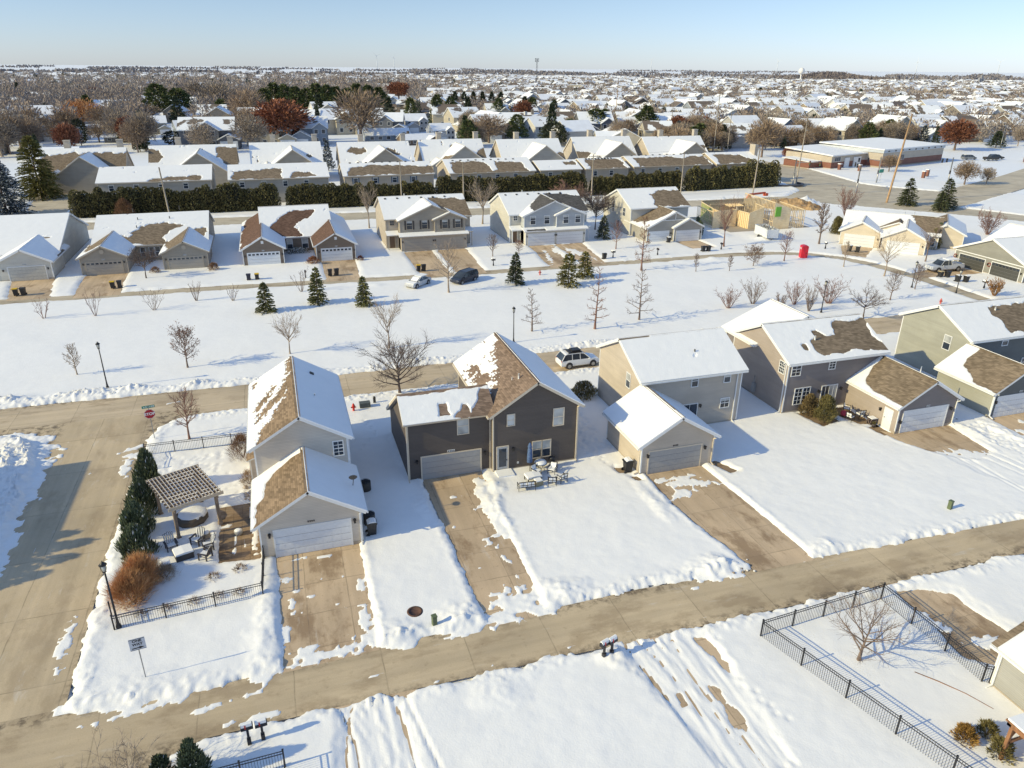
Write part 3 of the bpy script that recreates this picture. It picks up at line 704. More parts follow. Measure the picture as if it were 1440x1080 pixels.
SH_BROWN = shingle('brown_shingle', (.27,.195,.13))
SH_TAUPE = shingle('taupe_shingle', (.225,.175,.125))
SH_MIX = shingle('weathered_shingle', (.25,.18,.135))
SH_GREY = shingle('grey_shingle', (.105,.10,.098))
SH_REDBR = shingle('chestnut_shingle', (.155,.095,.07))
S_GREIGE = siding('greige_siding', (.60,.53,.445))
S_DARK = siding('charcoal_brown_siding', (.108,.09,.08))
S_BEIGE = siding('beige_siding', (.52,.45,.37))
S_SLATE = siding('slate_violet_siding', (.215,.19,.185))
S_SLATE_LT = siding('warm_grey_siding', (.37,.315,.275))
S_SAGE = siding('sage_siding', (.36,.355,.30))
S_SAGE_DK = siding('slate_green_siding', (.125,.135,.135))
GARAGE_GREY = flat('grey_garage_door', (.34,.335,.33), .5, var=.05)

def hero_houses():
    # ---------------- corner house with the pergola
    H = House('corner_house', 'greige two-storey house with white garage door beside the lattice pergola', c=(-.1,51.5), roofm=SH_BROWN, wallm=S_GREIGE)
    P = H.gable(-3.4,3.1,48.8,60.4,5.2,.6,'y')
    H.snow(P['E'], seed=1, res=.3)
    H.snow(P['W'], bare=[[(-1,.75),(.9,.9),(2.2,1.7),(3.6,2.5),(5.0,3.3),(5.0,6),(-1,6)], [(3.5,.7),(4.5,.62),(6.5,2.5),(8.2,3.6),(7.4,4.2),(5.3,3.2)], [(5.9,.8),(6.6,.8),(7.6,1.8),(8.6,2.3),(8.3,2.7),(6.8,2.0)], [(-1,3.75),(5,3.45),(13,4.05),(13,6),(-1,6)],[(10.9,.4),(11.5,.4),(11.4,.62),(10.9,.6)]], noise=.2, res=.075, seed=2, rows=.42, th=.05)
    G = H.gable(-3.4,3.15,42.8,48.8,2.65,.6,'y', cut={'N':.32})
    H.snow(G['E'], seed=3, res=.25)
    H.snow(G['W'], bare=[[(-1,.25),(2.6,.28),(2.9,.85),(4.6,1.0),(5.3,1.7),(5.8,3.2),(5.9,6),(-1,6)]], noise=.16, seed=4, res=.1)
    H.window('S',48.8,2.07,2.72,3.8,4.92,(2,4))
    H.garage('S',42.8,-2.48,2.38,2.06); H.lamp('S',42.8,-2.8,1.85); H.lamp('S',42.8,2.7,1.95); H.plaque('S',42.8,-.1,2.42,.5,False)
    H.walls(-4.05,-3.4,52.2,54.2,0,2.6,wall=S_GREIGE); H.plane((-4.25,52.0,2.6),(0,1,0),(1,0,.35),2.4,.9,.1)
    H.vent(P['E'],9.8,2.6,.34); H.pipe((1.25,53.6,6.35),.45,.05)
    H.spout('E',3.1,48.95,5.0); H.spout('S',42.8,3.05,2.4)
    mb = MB(); a = Vector((2.95,45.2,3.2)); mb.tube([a,(a.x+.1,a.y,a.z+.7)], .03, 6); mb.lathe([(.02,0),(.22,.05),(.3,.12)], (a.x+.05,a.y-.05,a.z+.55), 12); H.put(mb,'satellite_dish',[VENT], fix=False)
    # ---------------- dark house
    H = House('dark_house', 'dark charcoal-brown two-storey house with a grey garage door and patio furniture in front', c=(14.5,54), roofm=SH_MIX, wallm=S_DARK, trim=CREAM_TRIM)
    P = H.gable(14.25,21.45,49.2,60.5,5.15,.64,'y')
    H.snow(P['E'], seed=5, res=.3)
    H.snow(P['W'], bare=[[(-1,-1),(2.5,-1),(3.2,1.5),(4.4,2.3),(5.4,2.0),(6.2,2.6),(7.6,2.9),(8.6,3.5),(10.6,4.3),(13,4.7),(13,7),(-1,7)], [(5.0,.9),(6.6,.7),(7.4,1.5),(6.2,1.9),(5.2,1.6)], [(7.6,1.0),(8.6,1.0),(8.3,1.5)]], noise=.42, nscale=.9, res=.08, seed=6, rows=.45, th=.05)
    # salt-box wing with the garage
    sl = .62; yr = 51.9; wz = 5.15
    mb = MB(); poly = [(49.8,0),(58.5,0),(58.5,2.45),(yr,wz+sl*(yr-49.8)),(49.8,wz)]; mb.prism(poly, 7.6, 14.25, 'x', 0)
    mb.box(7.575,7.69,49.775,49.89,.2,wz-.02,1); mb.box(14.13,14.275,49.775,49.89,.2,wz,1); mb.box(7.575,7.69,58.4,58.525,.2,2.4,1); mb.box(7.59,14.2,49.79,58.51,-.3,.2,2)
    H.put(mb,'wall',[S_DARK,CREAM_TRIM,CONCF])
    k = math.sqrt(1+sl*sl); t = .2*k
    F = H.plane((7.28,49.42,wz+t-sl*.38),(1,0,0),(0,1,sl),7.3,(yr-49.42)*k,.2)
    B = H.plane((7.28,58.9,wz+t+sl*(2*yr-58.9-49.8)),(1,0,0),(0,-1,sl),7.0,(58.9-yr)*k,.2)
    H.snow(F, bare=[[(5.2,-.2),(7.6,-.2),(7.6,2.3),(6.6,2.6),(6.0,1.6),(5.5,.5)], [(3.0,.5),(3.7,.5),(3.6,1.5),(3.1,1.5)], [(4.6,.1),(5.4,.15),(5.2,1.3),(4.8,1.4)], [(4.1,.2),(4.7,.2),(4.5,.6)], [(-1,2.6),(7.6,2.66),(7.6,4),(-1,4)]], noise=.16, seed=7, res=.09)
    H.snow(B, bare=[[(-1,7.6),(8,7.5),(8,9),(-1,9)]], noise=.1, seed=8, res=.3)
    H.window('S',49.8,11.58,12.42,3.65,5.0,(1,2),CREAM_TRIM,blind=.99); H.garage('S',49.8,8.65,13.38,2.02,GARAGE_GREY,CREAM_TRIM)
    H.lamp('S',49.8,8.25,1.75); H.lamp('S',49.8,13.75,1.7); H.plaque('S',49.8,11.0,2.27,.6)
    H.window('S',49.2,15.45,16.0,4.12,5.03,(1,2),CREAM_TRIM,blind=.99); H.window('S',49.2,19.33,20.15,3.58,5.03,(1,2),CREAM_TRIM,blind=.99)
    H.window('S',49.2,17.6,18.32,.9,2.33,(1,2),CREAM_TRIM,blind=.45); H.window('S',49.2,18.42,19.1,.9,2.33,(1,2),CREAM_TRIM,blind=.55)
    H.door('S',49.2,14.62,15.48,2.28,flat('storm_door', (.5,.49,.47)),True,CREAM_TRIM,z0=.3); H.lamp('S',49.2,15.95,2.0); H.plaque('S',49.2,16.35,.66,.16,True,1)
    H.spout('S',49.8,7.55,4.95,mat=CREAM_TRIM); H.spout('S',49.2,21.35,5.0,mat=CREAM_TRIM)
    mb = MB(); mb.box(14.4,15.75,48.1,49.18,0,.26); mb.box(14.5,15.65,47.8,48.1,0,.13); H.put(mb,'step',[SNOW_ROOF])
    H.pipe((17.0,51.2,7.25),.3,.07); H.pipe((16.6,51.7,6.9),.2,.05)
    # ---------------- beige house
    H = House('beige_house', 'beige two-storey house fully under roof snow with a grey garage door', c=(31.5,53), roofm=SH_TAUPE, wallm=S_BEIGE)
    P = H.gable(28.4,38.45,51.8,60.6,5.2,.5,'x')
    H.snow(P['S'], seed=9, res=.28, th=.1, bare=[[(6.2,2.35),(6.5,2.35),(6.5,2.55),(6.2,2.5)],[(-1,5.2),(3,5.35),(3,7),(-1,7)]], noise=.05); H.snow(P['N'], seed=10, res=.4)
    G = H.gable(25.4,31.95,45.45,51.8,2.65,.6,'y')
    H.snow(G['E'], seed=11, res=.22, bare=[[(1.5,3.55),(6.4,3.5),(6.4,4.6),(1.5,4.6)]], noise=.08); H.snow(G['W'], seed=12, res=.22, th=.09)
    H.garage('S',45.45,26.12,30.78,2.03,GARAGE_GREY,CREAM_TRIM); H.lamp('S',45.45,25.95,1.75); H.lamp('S',45.45,31.1,1.75); H.plaque('S',45.45,28.4,2.3,.5,False)
    H.window('S',51.8,33.32,33.9,4.15,5.2,(1,2),blind=.4); H.window('S',51.8,36.62,37.2,4.18,5.2,(1,2),blind=.5); H.window('S',51.8,36.55,37.4,1.68,2.55,(2,2),blind=.3); H.window('S',51.8,32.6,34.12,.35,2.4,(2,1)); H.lamp('S',51.8,34.4,2.2)
    H.window('W',28.4,53.95,54.65,3.68,4.98,(1,2),blind=.5); H.spout('S',51.8,37.95,5.0); H.spout('S',45.45,31.85,2.4,mat=CREAM_TRIM); H.spout('W',25.4,45.6,2.4,mat=CREAM_TRIM)
    H.pipe((34.6,53.9,6.55),.25,.06,VENT)
    # ---------------- slate house
    H = House('slate_house', 'slate-violet two-storey house with shrubs at its corner and a half-bare brown roof', c=(50,53), roofm=SH_TAUPE, wallm=S_SLATE)
    H.walls(43.4,54.2,51.8,60.6,0,5.2,.5,'x')
    P = H.gable(43.4,54.2,51.8,60.6,5.2,.5,'x', walls=False)
    H.snow(P['S'], bare=[[(3.7,1.2),(4.3,.6),(7,.9),(10,.75),(11.4,.5),(11.3,4.6),(8.2,5.0),(7.2,4.7),(6.9,3.0),(5.8,3.0),(5.2,3.9),(4.7,3.8),(4.6,2.9),(3.9,2.6)],[(2.7,1.6),(3.0,1.4),(2.9,2.0)]], noise=.3, seed=13, res=.11); H.snow(P['N'], seed=14, res=.4)
    C = H.gable(43.4,54.2,57.0,62.3,5.2,.43,'y')
    H.snow(C['W'], seed=15, res=.3); H.snow(C['E'], seed=16, res=.4)
    G = H.gable(50.7,57.25,45.45,51.8,2.65,.6,'y')
    H.snow(G['W'], bare=[[(-1,.35),(1.4,.3),(3.4,.4),(4.9,.75),(5.5,1.4),(6.2,2.8),(6.3,5),(-1,5)]], noise=.12, seed=17, res=.1); H.snow(G['E'], seed=18, res=.3)
    mb = MB(); mb.box(50.66,50.7,45.5,51.8,.2,2.64); H.put(mb,'side_sheet',[S_SLATE_LT])  # thin sheet over the west wall, paler and warmer than the front siding
    mb = MB(); mb.prism([(51.8,.25),(60.5,.25),(60.5,5.2),(56.2,7.3),(51.85,5.2)],43.36,43.4,'x'); H.put(mb,'side_sheet',[S_SLATE_LT])
    H.window('S',51.8,43.8,44.72,3.92,5.18,(2,4)); H.window('S',51.8,47.95,48.58,4.13,5.18,(2,4)); H.window('S',51.8,44.55,45.32,.92,2.5,(2,4)); H.window('S',51.8,45.45,46.2,.92,2.5,(2,4))
    H.window('S',51.8,47.6,48.4,.3,2.4,(2,1)); H.window('S',51.8,48.5,49.3,.3,2.4,(2,1),blind=.9); H.lamp('S',51.8,49.75,2.0); H.lamp('S',51.8,47.2,2.0)
    H.window('W',43.36,52.3,53.0,3.98,5.08,(3,4)); H.garage('S',45.45,51.3,56.2,2.12); H.lamp('S',45.45,56.6,1.8); H.lamp('S',45.45,51.0,1.2); H.plaque('S',45.45,53.9,2.36,.4)
    H.door('W',50.66,46.05,46.9,1.98,z0=.05); H.lamp('W',50.66,47.4,1.65)
    H.spout('W',43.36,52.0,5.0); H.spout('W',43.36,61.9,5.0); H.spout('S',45.45,57.15,2.4)
    mb = MB(); mb.box(43.1,43.34,56.0,56.4,.6,1.5); mb.tube([(43.2,56.2,1.5),(43.2,56.2,2.3)],.04,6); H.put(mb,'electric_meter',[flat('meter_grey',(.3,.3,.3))],fix=False)
    H.pipe((47.5,53.8,6.5),.3,.08); H.pipe((55.6,48.6,4.25),.5,.05)
    # ---------------- sage house
    H = House('sage_house', 'sage-green two-storey house with a darker front where the photo ends beside the slate house', c=(68,53), roofm=SH_TAUPE, wallm=S_SAGE_DK)
    P = H.gable(64.9,76.5,51.8,60.6,5.2,.5,'x')
    H.snow(P['S'], bare=[[(5.7,.55),(8,.4),(13,.35),(13,4.7),(10,4.55),(5.7,4.4),(5.4,3.2),(5.9,2.0)]], noise=.26, seed=19, res=.11); H.snow(P['N'], seed=20, res=.4)
    G = H.gable(61.65,68.2,45.45,51.8,2.65,.6,'y')
    H.snow(G['W'], bare=[[(-1,.15),(2.6,.12),(3.5,.75),(4.2,1.2),(4.9,1.7),(5.4,2.6),(5.5,4.6),(-1,4.6)]], noise=.2, seed=21, res=.1); H.snow(G['E'], seed=22, res=.4)
    mb = MB(); mb.box(61.61,61.65,45.5,51.8,.2,2.64); H.put(mb,'side_sheet',[S_SAGE])  # thin west-side sheet in a lighter tone than the front
    mb = MB(); mb.prism([(51.8,.25),(60.5,.25),(60.5,5.2),(56.2,7.3),(51.85,5.2)],64.86,64.9,'x'); H.put(mb,'side_sheet',[S_SAGE])
    H.window('W',64.86,54.0,54.8,3.4,4.85,(1,2),blind=.5); H.window('S',51.8,69.15,69.85,4.3,5.2,(1,2),blind=.5); H.window('S',51.8,72.6,73.4,1.6,2.5,(1,2)); H.lamp('S',51.8,70.6,2.2)
    H.garage('S',45.45,62.2,66.9,2.12); H.lamp('S',45.45,61.95,1.7); H.plaque('S',45.45,64.9,2.4,.4); H.pipe((70.9,54.9,7.0),.3,.09); H.spout('S',45.45,61.7,2.4)
    # ---------------- house at the lower edge of the photo
    H = House('edge_house', 'pale grey house corner at the bottom edge beside the black picket fence', c=(36,17), roofm=SH_TAUPE, wallm=siding('pale_grey_siding',(.36,.355,.335)))
    P = H.gable(33.3,39.6,8.5,20.3,2.7,.5,'y', oh=.4)
    H.snow(P['W'], seed=23, res=.25, bare=[[(12.05,-.2),(13,-.2),(13,5),(12.1,5)]], noise=.03); H.snow(P['E'], seed=24, res=.4); H.spout('W',33.3,20.1,2.4)
    # ---------------- house out of the frame whose shadow lies on the street
    H = House('shaded_house', 'beige house whose gabled shadow falls across the side street', c=(-33.4,55), roofm=SH_TAUPE, wallm=S_BEIGE)
    P = H.gable(-36.6,-28.6,47.6,59.2,5.5,.6,'y'); H.snow(P['E'], seed=25, res=.5); H.snow(P['W'], seed=26, res=.5)
# ================================================================== HOUSES ALONG THE LANE AND BEYOND
S_CREAM = siding('cream_siding', (.57,.545,.48)); S_TAUPE = siding('taupe_siding', (.34,.30,.245)); S_COCOA = siding('cocoa_siding', (.215,.165,.125))
S_SAND = siding('sand_siding', (.475,.415,.34)); S_BLUEGREY = siding('blue_grey_siding', (.40,.42,.44)); S_STONE = siding('stone_grey_siding', (.36,.34,.305))
S_PEACH = siding('pale_peach_siding', (.63,.55,.43)); S_MOSS = siding('moss_grey_siding', (.26,.255,.225)); S_BRICK = siding('brick_wall', (.23,.10,.07), .08)
TAUPE_DOOR = flat('taupe_garage_door', (.38,.34,.285), .5, var=.05); DARK_DOOR = flat('dark_garage_door', (.06,.06,.055), .5)
SHUT = flat('dark_shutter', (.06,.05,.045), .6)

def lane_houses():
    # cream house, cut by the frame
    H = House('cream_house', 'cream duplex house wholly under snow, first along the lane where the photo begins', c=(-40,134), roofm=SH_TAUPE, wallm=S_CREAM)
    P = H.gable(-56,-33.4,130,152,2.7,.36,'x'); H.snow(P['S'], seed=31, res=.4, th=.12, bare=[[(19.2,4.8),(21.3,4.2),(21.3,4.6),(19.6,5.2)]], noise=.1); H.snow(P['N'], seed=32, res=.6)
    G = H.gable(-40.4,-33.1,124,131,2.65,.5,'y', cut={'N':-3.4}); H.snow(G['W'], seed=33, res=.3, th=.1); H.snow(G['E'], seed=34, res=.3, th=.1, bare=[[(3.4,-.1),(8,-.1),(8,.35),(3.4,.3)]], noise=.1)
    H.garage('S',124,-38.85,-34.0,2.1,flat('cream_garage_door',(.5,.48,.42),.5)); H.lamp('S',124,-39.5,1.7); H.lamp('S',124,-33.6,1.7); H.plaque('S',124,-36.6,2.45,.5)
    # taupe duplex
    H = House('taupe_duplex', 'taupe ranch duplex with two garages and a bare oval on its snowy roof', c=(-20,134), roofm=SH_TAUPE, wallm=S_TAUPE, trim=TAN_TRIM)
    P = H.gable(-28.8,-11.6,132,150,2.7,.37,'x', oh=.5); H.snow(P['S'], seed=35, res=.25, th=.1, bare=[[(1.2,1.0),(3.5,1.6),(5.5,3.0),(8.0,6.6),(11.3,6.9),(14,5.6),(12.6,5.2),(11.4,3.6),(10.8,2.0),(11.3,.2),(8,.3),(5,1.2)], [(14.5,2.2),(17,2.2),(17.9,4.6),(15.2,4.4)]], noise=.5); H.snow(P['N'], seed=36, res=.6)
    for i, (x0, x1) in enumerate(((-29.4,-22.9),(-17.8,-11.2))):
        G = H.gable(x0,x1,124.6,133.4,2.65,.5,'y', cut={'N':-2.6}); H.snow(G['E'], seed=37+i, res=.25)
        H.snow(G['W'], bare=[[(2.2,.9),(6,.2),(13,.2),(13,4.5),(1.2,4.5),(.8,2.8)]] if i == 0 else [[(-1,1.5),(3,1.1),(5,.4),(13,.2),(13,4.5),(-1,4.5)]], noise=.35, seed=39+i, res=.2)
        c = (x0+x1)/2; H.garage('S',124.6,c-2.5,c+2.5,2.0,TAUPE_DOOR,TAN_TRIM,lites=True); H.lamp('S',124.6,c-2.85,1.8); H.lamp('S',124.6,c+2.85,1.8); H.plaque('S',124.6,c,2.35,.5)
        mb = MB(); mb.lathe([(.34,0),(.34,.05)],(0,0,0),12); mb.v = [(c+x, 124.55-z, 3.55+y) for x, y, z in mb.v]; H.put(mb,'gable_vent',[TAN_TRIM])
    H.window('S',132,-20.6,-19.9,.8,2.3,(1,2)); H.window('S',132,-19.7,-19.0,.8,2.3,(1,2)); H.window('S',132,-21.9,-21.2,.8,2.3,(1,2))
    for p in ((-23.6,142,6.6),(-16.2,142.6,6.6),(-22.6,139,5.5),(-22.6,136.6,4.6),(-17.6,139,5.5)): H.pipe(p,.5,.07,VENT)
    # cocoa duplex
    H = House('cocoa_duplex', 'chocolate-brown hipped duplex with two white garage doors and patchy chestnut roof', c=(3,134), roofm=SH_REDBR, wallm=S_COCOA)
    G1 = H.gable(-5.9,.45,123.9,147,2.65,.58,'y', cut={'N':0}); G2 = H.gable(5.6,12.0,123.9,147,2.65,.58,'y')
    M = H.gable(-3.0,9.2,132,147,2.65,.52,'x', rake=0, gut=False)
    H.snow(G1['W'], bare=[[(.3,.25),(9,-.2),(16,.4),(24,1),(24,5),(.3,5)]], only=None, noise=.35, seed=41, res=.25, )
    H.snow(G1['E'], seed=42, res=.3); H.snow(G2['E'], seed=43, res=.3)
    H.snow(G2['W'], bare=[[(-1,-1),(9,-1),(14,1.2),(18,3),(18,5),(-1,5)]], noise=.3, seed=44, res=.25)
    H.snow(M['S'], bare=[[(2.2,.6),(2.0,3.0),(3.6,6),(6.5,7.6),(9.4,7.4),(9.6,6.4),(7.6,5.0),(6.2,3.6),(6.2,1.6),(6.8,.3)]], noise=.45, seed=45, res=.2); H.snow(M['N'], seed=46, res=.6)
    for c in (-2.7, 8.9):
        H.garage('S',123.9,c-2.45,c+2.45,2.1,lites=True); H.lamp('S',123.9,c-2.85,1.7); H.lamp('S',123.9,c+2.9,1.7); H.plaque('S',123.9,c,2.45,.4)
        mb = MB(); mb.box(c-.2,c+.2,123.84,123.9,3.55,4.0); H.put(mb,'gable_vent',[WHITE])
    H.window('S',132,1.2,2.1,.7,2.3,(1,2),blind=.5); H.window('S',132,3.75,4.7,.7,2.3,(1,2),blind=.5)
    # two-storey duplexes
    def town(name, label, x0, y0, wall, trim, doorm, roofm, shut, accent, seed):
        H = House(name, label, c=(x0+7,y0+8), roofm=roofm, wallm=wall, trim=trim)
        P = H.gable(x0,x0+15.2,y0+3.0,y0+16,5.2,.42,'x')
        big = H.gable(x0+2.1,x0+13.6,y0+1.0,y0+10.0,5.2,.42,'y', cut={'N':-.2}, wall=accent); sm = H.gable(x0+8.2,x0+13.65,y0+.55,y0+5,5.2,.40,'y', cut={'N':.3}, wall=accent)
        H.walls(x0+2.1,x0+13.8,y0,y0+3,0,2.75,wall=wall); F = H.plane((x0+1.7,y0-.45,2.72),(1,0,0),(0,1,.28),12.5,1.5,.14); H.snow(F, seed=seed, res=.25, bare=[] if shut else [[(.6,.15),(4.2,.1),(4.2,.9),(.6,.8)]], noise=.15)
        E = H.plane((x0-.2,y0+1.3,2.72),(1,0,0),(0,1,.3),2.2,1.7,.14); H.snow(E, seed=seed+1, res=.3)
        E2 = H.plane((x0+13.8,y0+1.3,2.72),(1,0,0),(0,1,.3),1.6,1.7,.14); H.snow(E2, seed=seed+2, res=.3)
        mb = MB(); mb.box(x0+.0,x0+.12,y0+1.5,y0+1.62,0,2.7); mb.box(x0+15.1,x0+15.22,y0+1.5,y0+1.62,0,2.7); H.put(mb,'porch_post',[trim])
        H.snow(P['S'], bare=[[(11.6,.2),(16,.2),(16,5.4),(12.4,6.4),(9,6.6)]], noise=.3, seed=seed+3, res=.25); H.snow(P['N'], seed=seed+4, res=.6)
        if shut: H.snow(big['W'], seed=seed+5, res=.3)
        else: H.snow(big['W'], bare=[[(-1,2.0),(3,2.4),(6,4.4),(9,5.2),(12,7),(-1,7)]], noise=.4, seed=seed+5, res=.22)
        H.snow(big['E'], bare=[[(-1,-1),(9.5,-1),(9.5,4.6),(-1,5)]] if shut else [[(-1,.3),(9.5,.3),(9.5,6),(-1,6)]], noise=.3, seed=seed+6, res=.25); H.snow(sm['W'], seed=seed+7, res=.25); H.snow(sm['E'], seed=seed+8, res=.3)
        for a in (x0+3.3, x0+6.0): H.window('S',y0+1.0,a,a+.95,3.72,5.15,(1,2),trim,blind=.25,shutter=shut)
        for a in (x0+9.55, x0+11.9): H.window('S',y0+.55,a,a+.95,3.72,5.15,(1,2),trim,blind=.25,shutter=shut)
        H.window('S',y0+3.0,x0+.7,x0+1.4,4.2,5.0,(2,2),trim)
        H.garage('S',y0,x0+2.6,x0+7.6,2.15,doorm,trim); H.garage('S',y0,x0+8.2,x0+13.2,2.15,doorm,trim)
        for a in (x0+2.3, x0+7.75, x0+8.05, x0+13.5): H.lamp('S',y0,a,1.8)
        H.door('S',y0+3.0,x0+.5,x0+1.4,2.2,flat('brown_door',(.14,.09,.06)),trim=trim); H.spout('W',x0,y0+3.1,5.0)
        for i in range(6): H.vent(P['S'],1.2+i*2.2,6.6,.35)
        H.pipe((x0+4.6,y0+10.0,8.0),.5,.08); H.pipe((x0+6.6,y0+9.3,7.8),.5,.08)
    town('sand_townhouse', 'sand-coloured two-storey duplex with dark shutters and two taupe garage doors', 18.2,127.0,S_SAND,TAN_TRIM,TAUPE_DOOR,SH_TAUPE,SHUT,S_TAUPE,50)
    town('blue_townhouse', 'blue-grey two-storey duplex with white windows and two white garage doors', 40.6,125.6,S_CREAM,WHITE,DOORWHITE,SH_GREY,None,S_BLUEGREY,60)
    # stone-grey house
    H = House('stone_house', 'stone-grey house with arched lattice in its garage gable beside the framed building site', c=(72,130), roofm=SH_TAUPE, wallm=S_STONE)
    P = H.gable(65.0,77.4,128.6,141,5.2,.42,'x', wall=S_CREAM); H.snow(P['S'], bare=[[(5.6,1.2),(6,.2),(14,.2),(14,5.8),(8.5,6.1),(6.4,4.4)]], noise=.4, seed=71, res=.22); H.snow(P['N'], seed=72, res=.6)
    G = H.gable(65.4,76.6,122.2,130,2.65,.48,'y', cut={'N':-1.0}); H.snow(G['W'], bare=[[(2.6,1.6),(4,.9),(9.8,.8),(9.8,7),(1.2,7),(1.6,3.2)]], noise=.35, seed=73, res=.2); H.snow(G['E'], seed=74, res=.3, bare=[[(2.5,1.2),(9.8,1),(9.8,6),(2.5,6)]])
    G2 = H.gable(70.7,76.6,121.6,125,2.6,.5,'y', oh=.3, cut={'N':.2}); H.snow(G2['W'], seed=75, res=.25); H.snow(G2['E'], seed=76, res=.3)
    mb = MB()
    for i in range(2): mb.beam((71,122.1,2.9+i*1.1),(71,122.1,2.95+i*1.1),.1,.1)
    mb.beam((67.6,122.05,4.0),(74.6,122.05,4.0),.08,.12)
    for x in (68.9,71,73.1): mb.beam((x,122.05,4.0),(x,122.05,4.0+(3.1-abs(x-71))*.33+.25),.1,.08,up=(0,1,0))
    H.put(mb,'gable_lattice',[WHITE])
    H.garage('S',122.2,65.9,69.9,2.0); H.garage('S',121.6,71.2,76.0,2.0); H.lamp('S',121.6,76.3,1.6); H.lamp('S',122.2,70.3,1.6)
    H.window('W',65.0,131,132,3.4,4.9,(1,2)); H.window('W',65.0,136,137,3.4,4.9,(1,2)); H.window('W',65.0,133.3,134.2,.9,2.2,(1,2))
    # peach house, turned to the bend of the lane
    H = House('peach_house', 'pale peach ranch house at the bend of the lane with a wide snowy roof', c=(103.5,107.2), rz=R(-46), roofm=SH_TAUPE, wallm=S_PEACH)
    H.gable(-.3,7.6,3.5,12,2.7,.42,'y', walls=True)['W']
    P = H.gable(-5.6,10.5,3.5,13.5,2.7,.45,'x'); H.snow(P['S'], seed=81, res=.3, bare=[[(12.6,1),(18,.5),(18,6),(11.5,6)]], noise=.3); H.snow(P['N'], seed=82, res=.5, bare=[[(2,1),(9,.4),(9,6),(2,6)]])
    G = H.gable(-5.6,1.2,0,6,2.65,.5,'y', cut={'N':-1.6}); H.snow(G['W'], seed=83, res=.3); H.snow(G['E'], seed=84, res=.3)
    G3 = H.gable(1.6,8.6,-2.6,6,2.65,.5,'y', cut={'N':-1.6}); H.snow(G3['W'], seed=85, res=.3); H.snow(G3['E'], seed=86, res=.3)
    B = H.gable(8.5,14.5,6,18,2.7,.5,'y'); H.snow(B['W'], seed=87, res=.25, bare=[[(4.6,-.2),(14,-.2),(14,5),(3.4,5)]], noise=.3); H.snow(B['E'], seed=88, res=.4)
    H.garage('S',0,-4.8,.2,2.1); H.garage('S',-2.6,2.5,7.6,2.1); H.lamp('S',0,.8,1.7); H.lamp('S',-2.6,8.1,1.7); H.window('S',3.5,9.0,10,.8,2.2,(1,2))
    for p in ((4.2,9,4.8),(5.8,9.4,4.8)): H.pipe(p,.8,.08)
    # moss house facing the side road
    H = House('moss_house', 'moss-grey house with two dark garage doors behind the silver pickup', c=(108,87), rz=R(-90), roofm=SH_TAUPE, wallm=S_MOSS)
    P = H.gable(-6.4,6.4,0,14,2.75,.42,'y'); H.snow(P['W'], seed=91, res=.35); H.snow(P['E'], seed=92, res=.35)
    Q = H.gable(-9.6,4,10,20,2.75,.5,'x'); H.snow(Q['S'], seed=93, res=.4); H.snow(Q['N'], seed=94, res=.5)
    H.garage('S',0,-5.4,-.6,2.1,DARK_DOOR,lites=True); H.garage('S',0,.7,5.6,2.1,DARK_DOOR,lites=True); H.lamp('S',0,.05,1.6); H.lamp('S',0,5.95,1.5); H.lamp('S',0,-5.9,1.6)
    for a in (-6.2, .3):
        mb = MB(); mb.tube([(a+.28*math.cos(t), -.08, 1.55+.28*math.sin(t)) for t in [i*math.pi/6 for i in range(13)]], .07, 6); H.put(mb,'wreath',[flat('red_wreath',(.22,.03,.02))], fix=False)
    mb = MB(); mb.box(-6.4,6.4,-.05,0,2.5,2.62); H.put(mb,'trim_board',[WHITE])

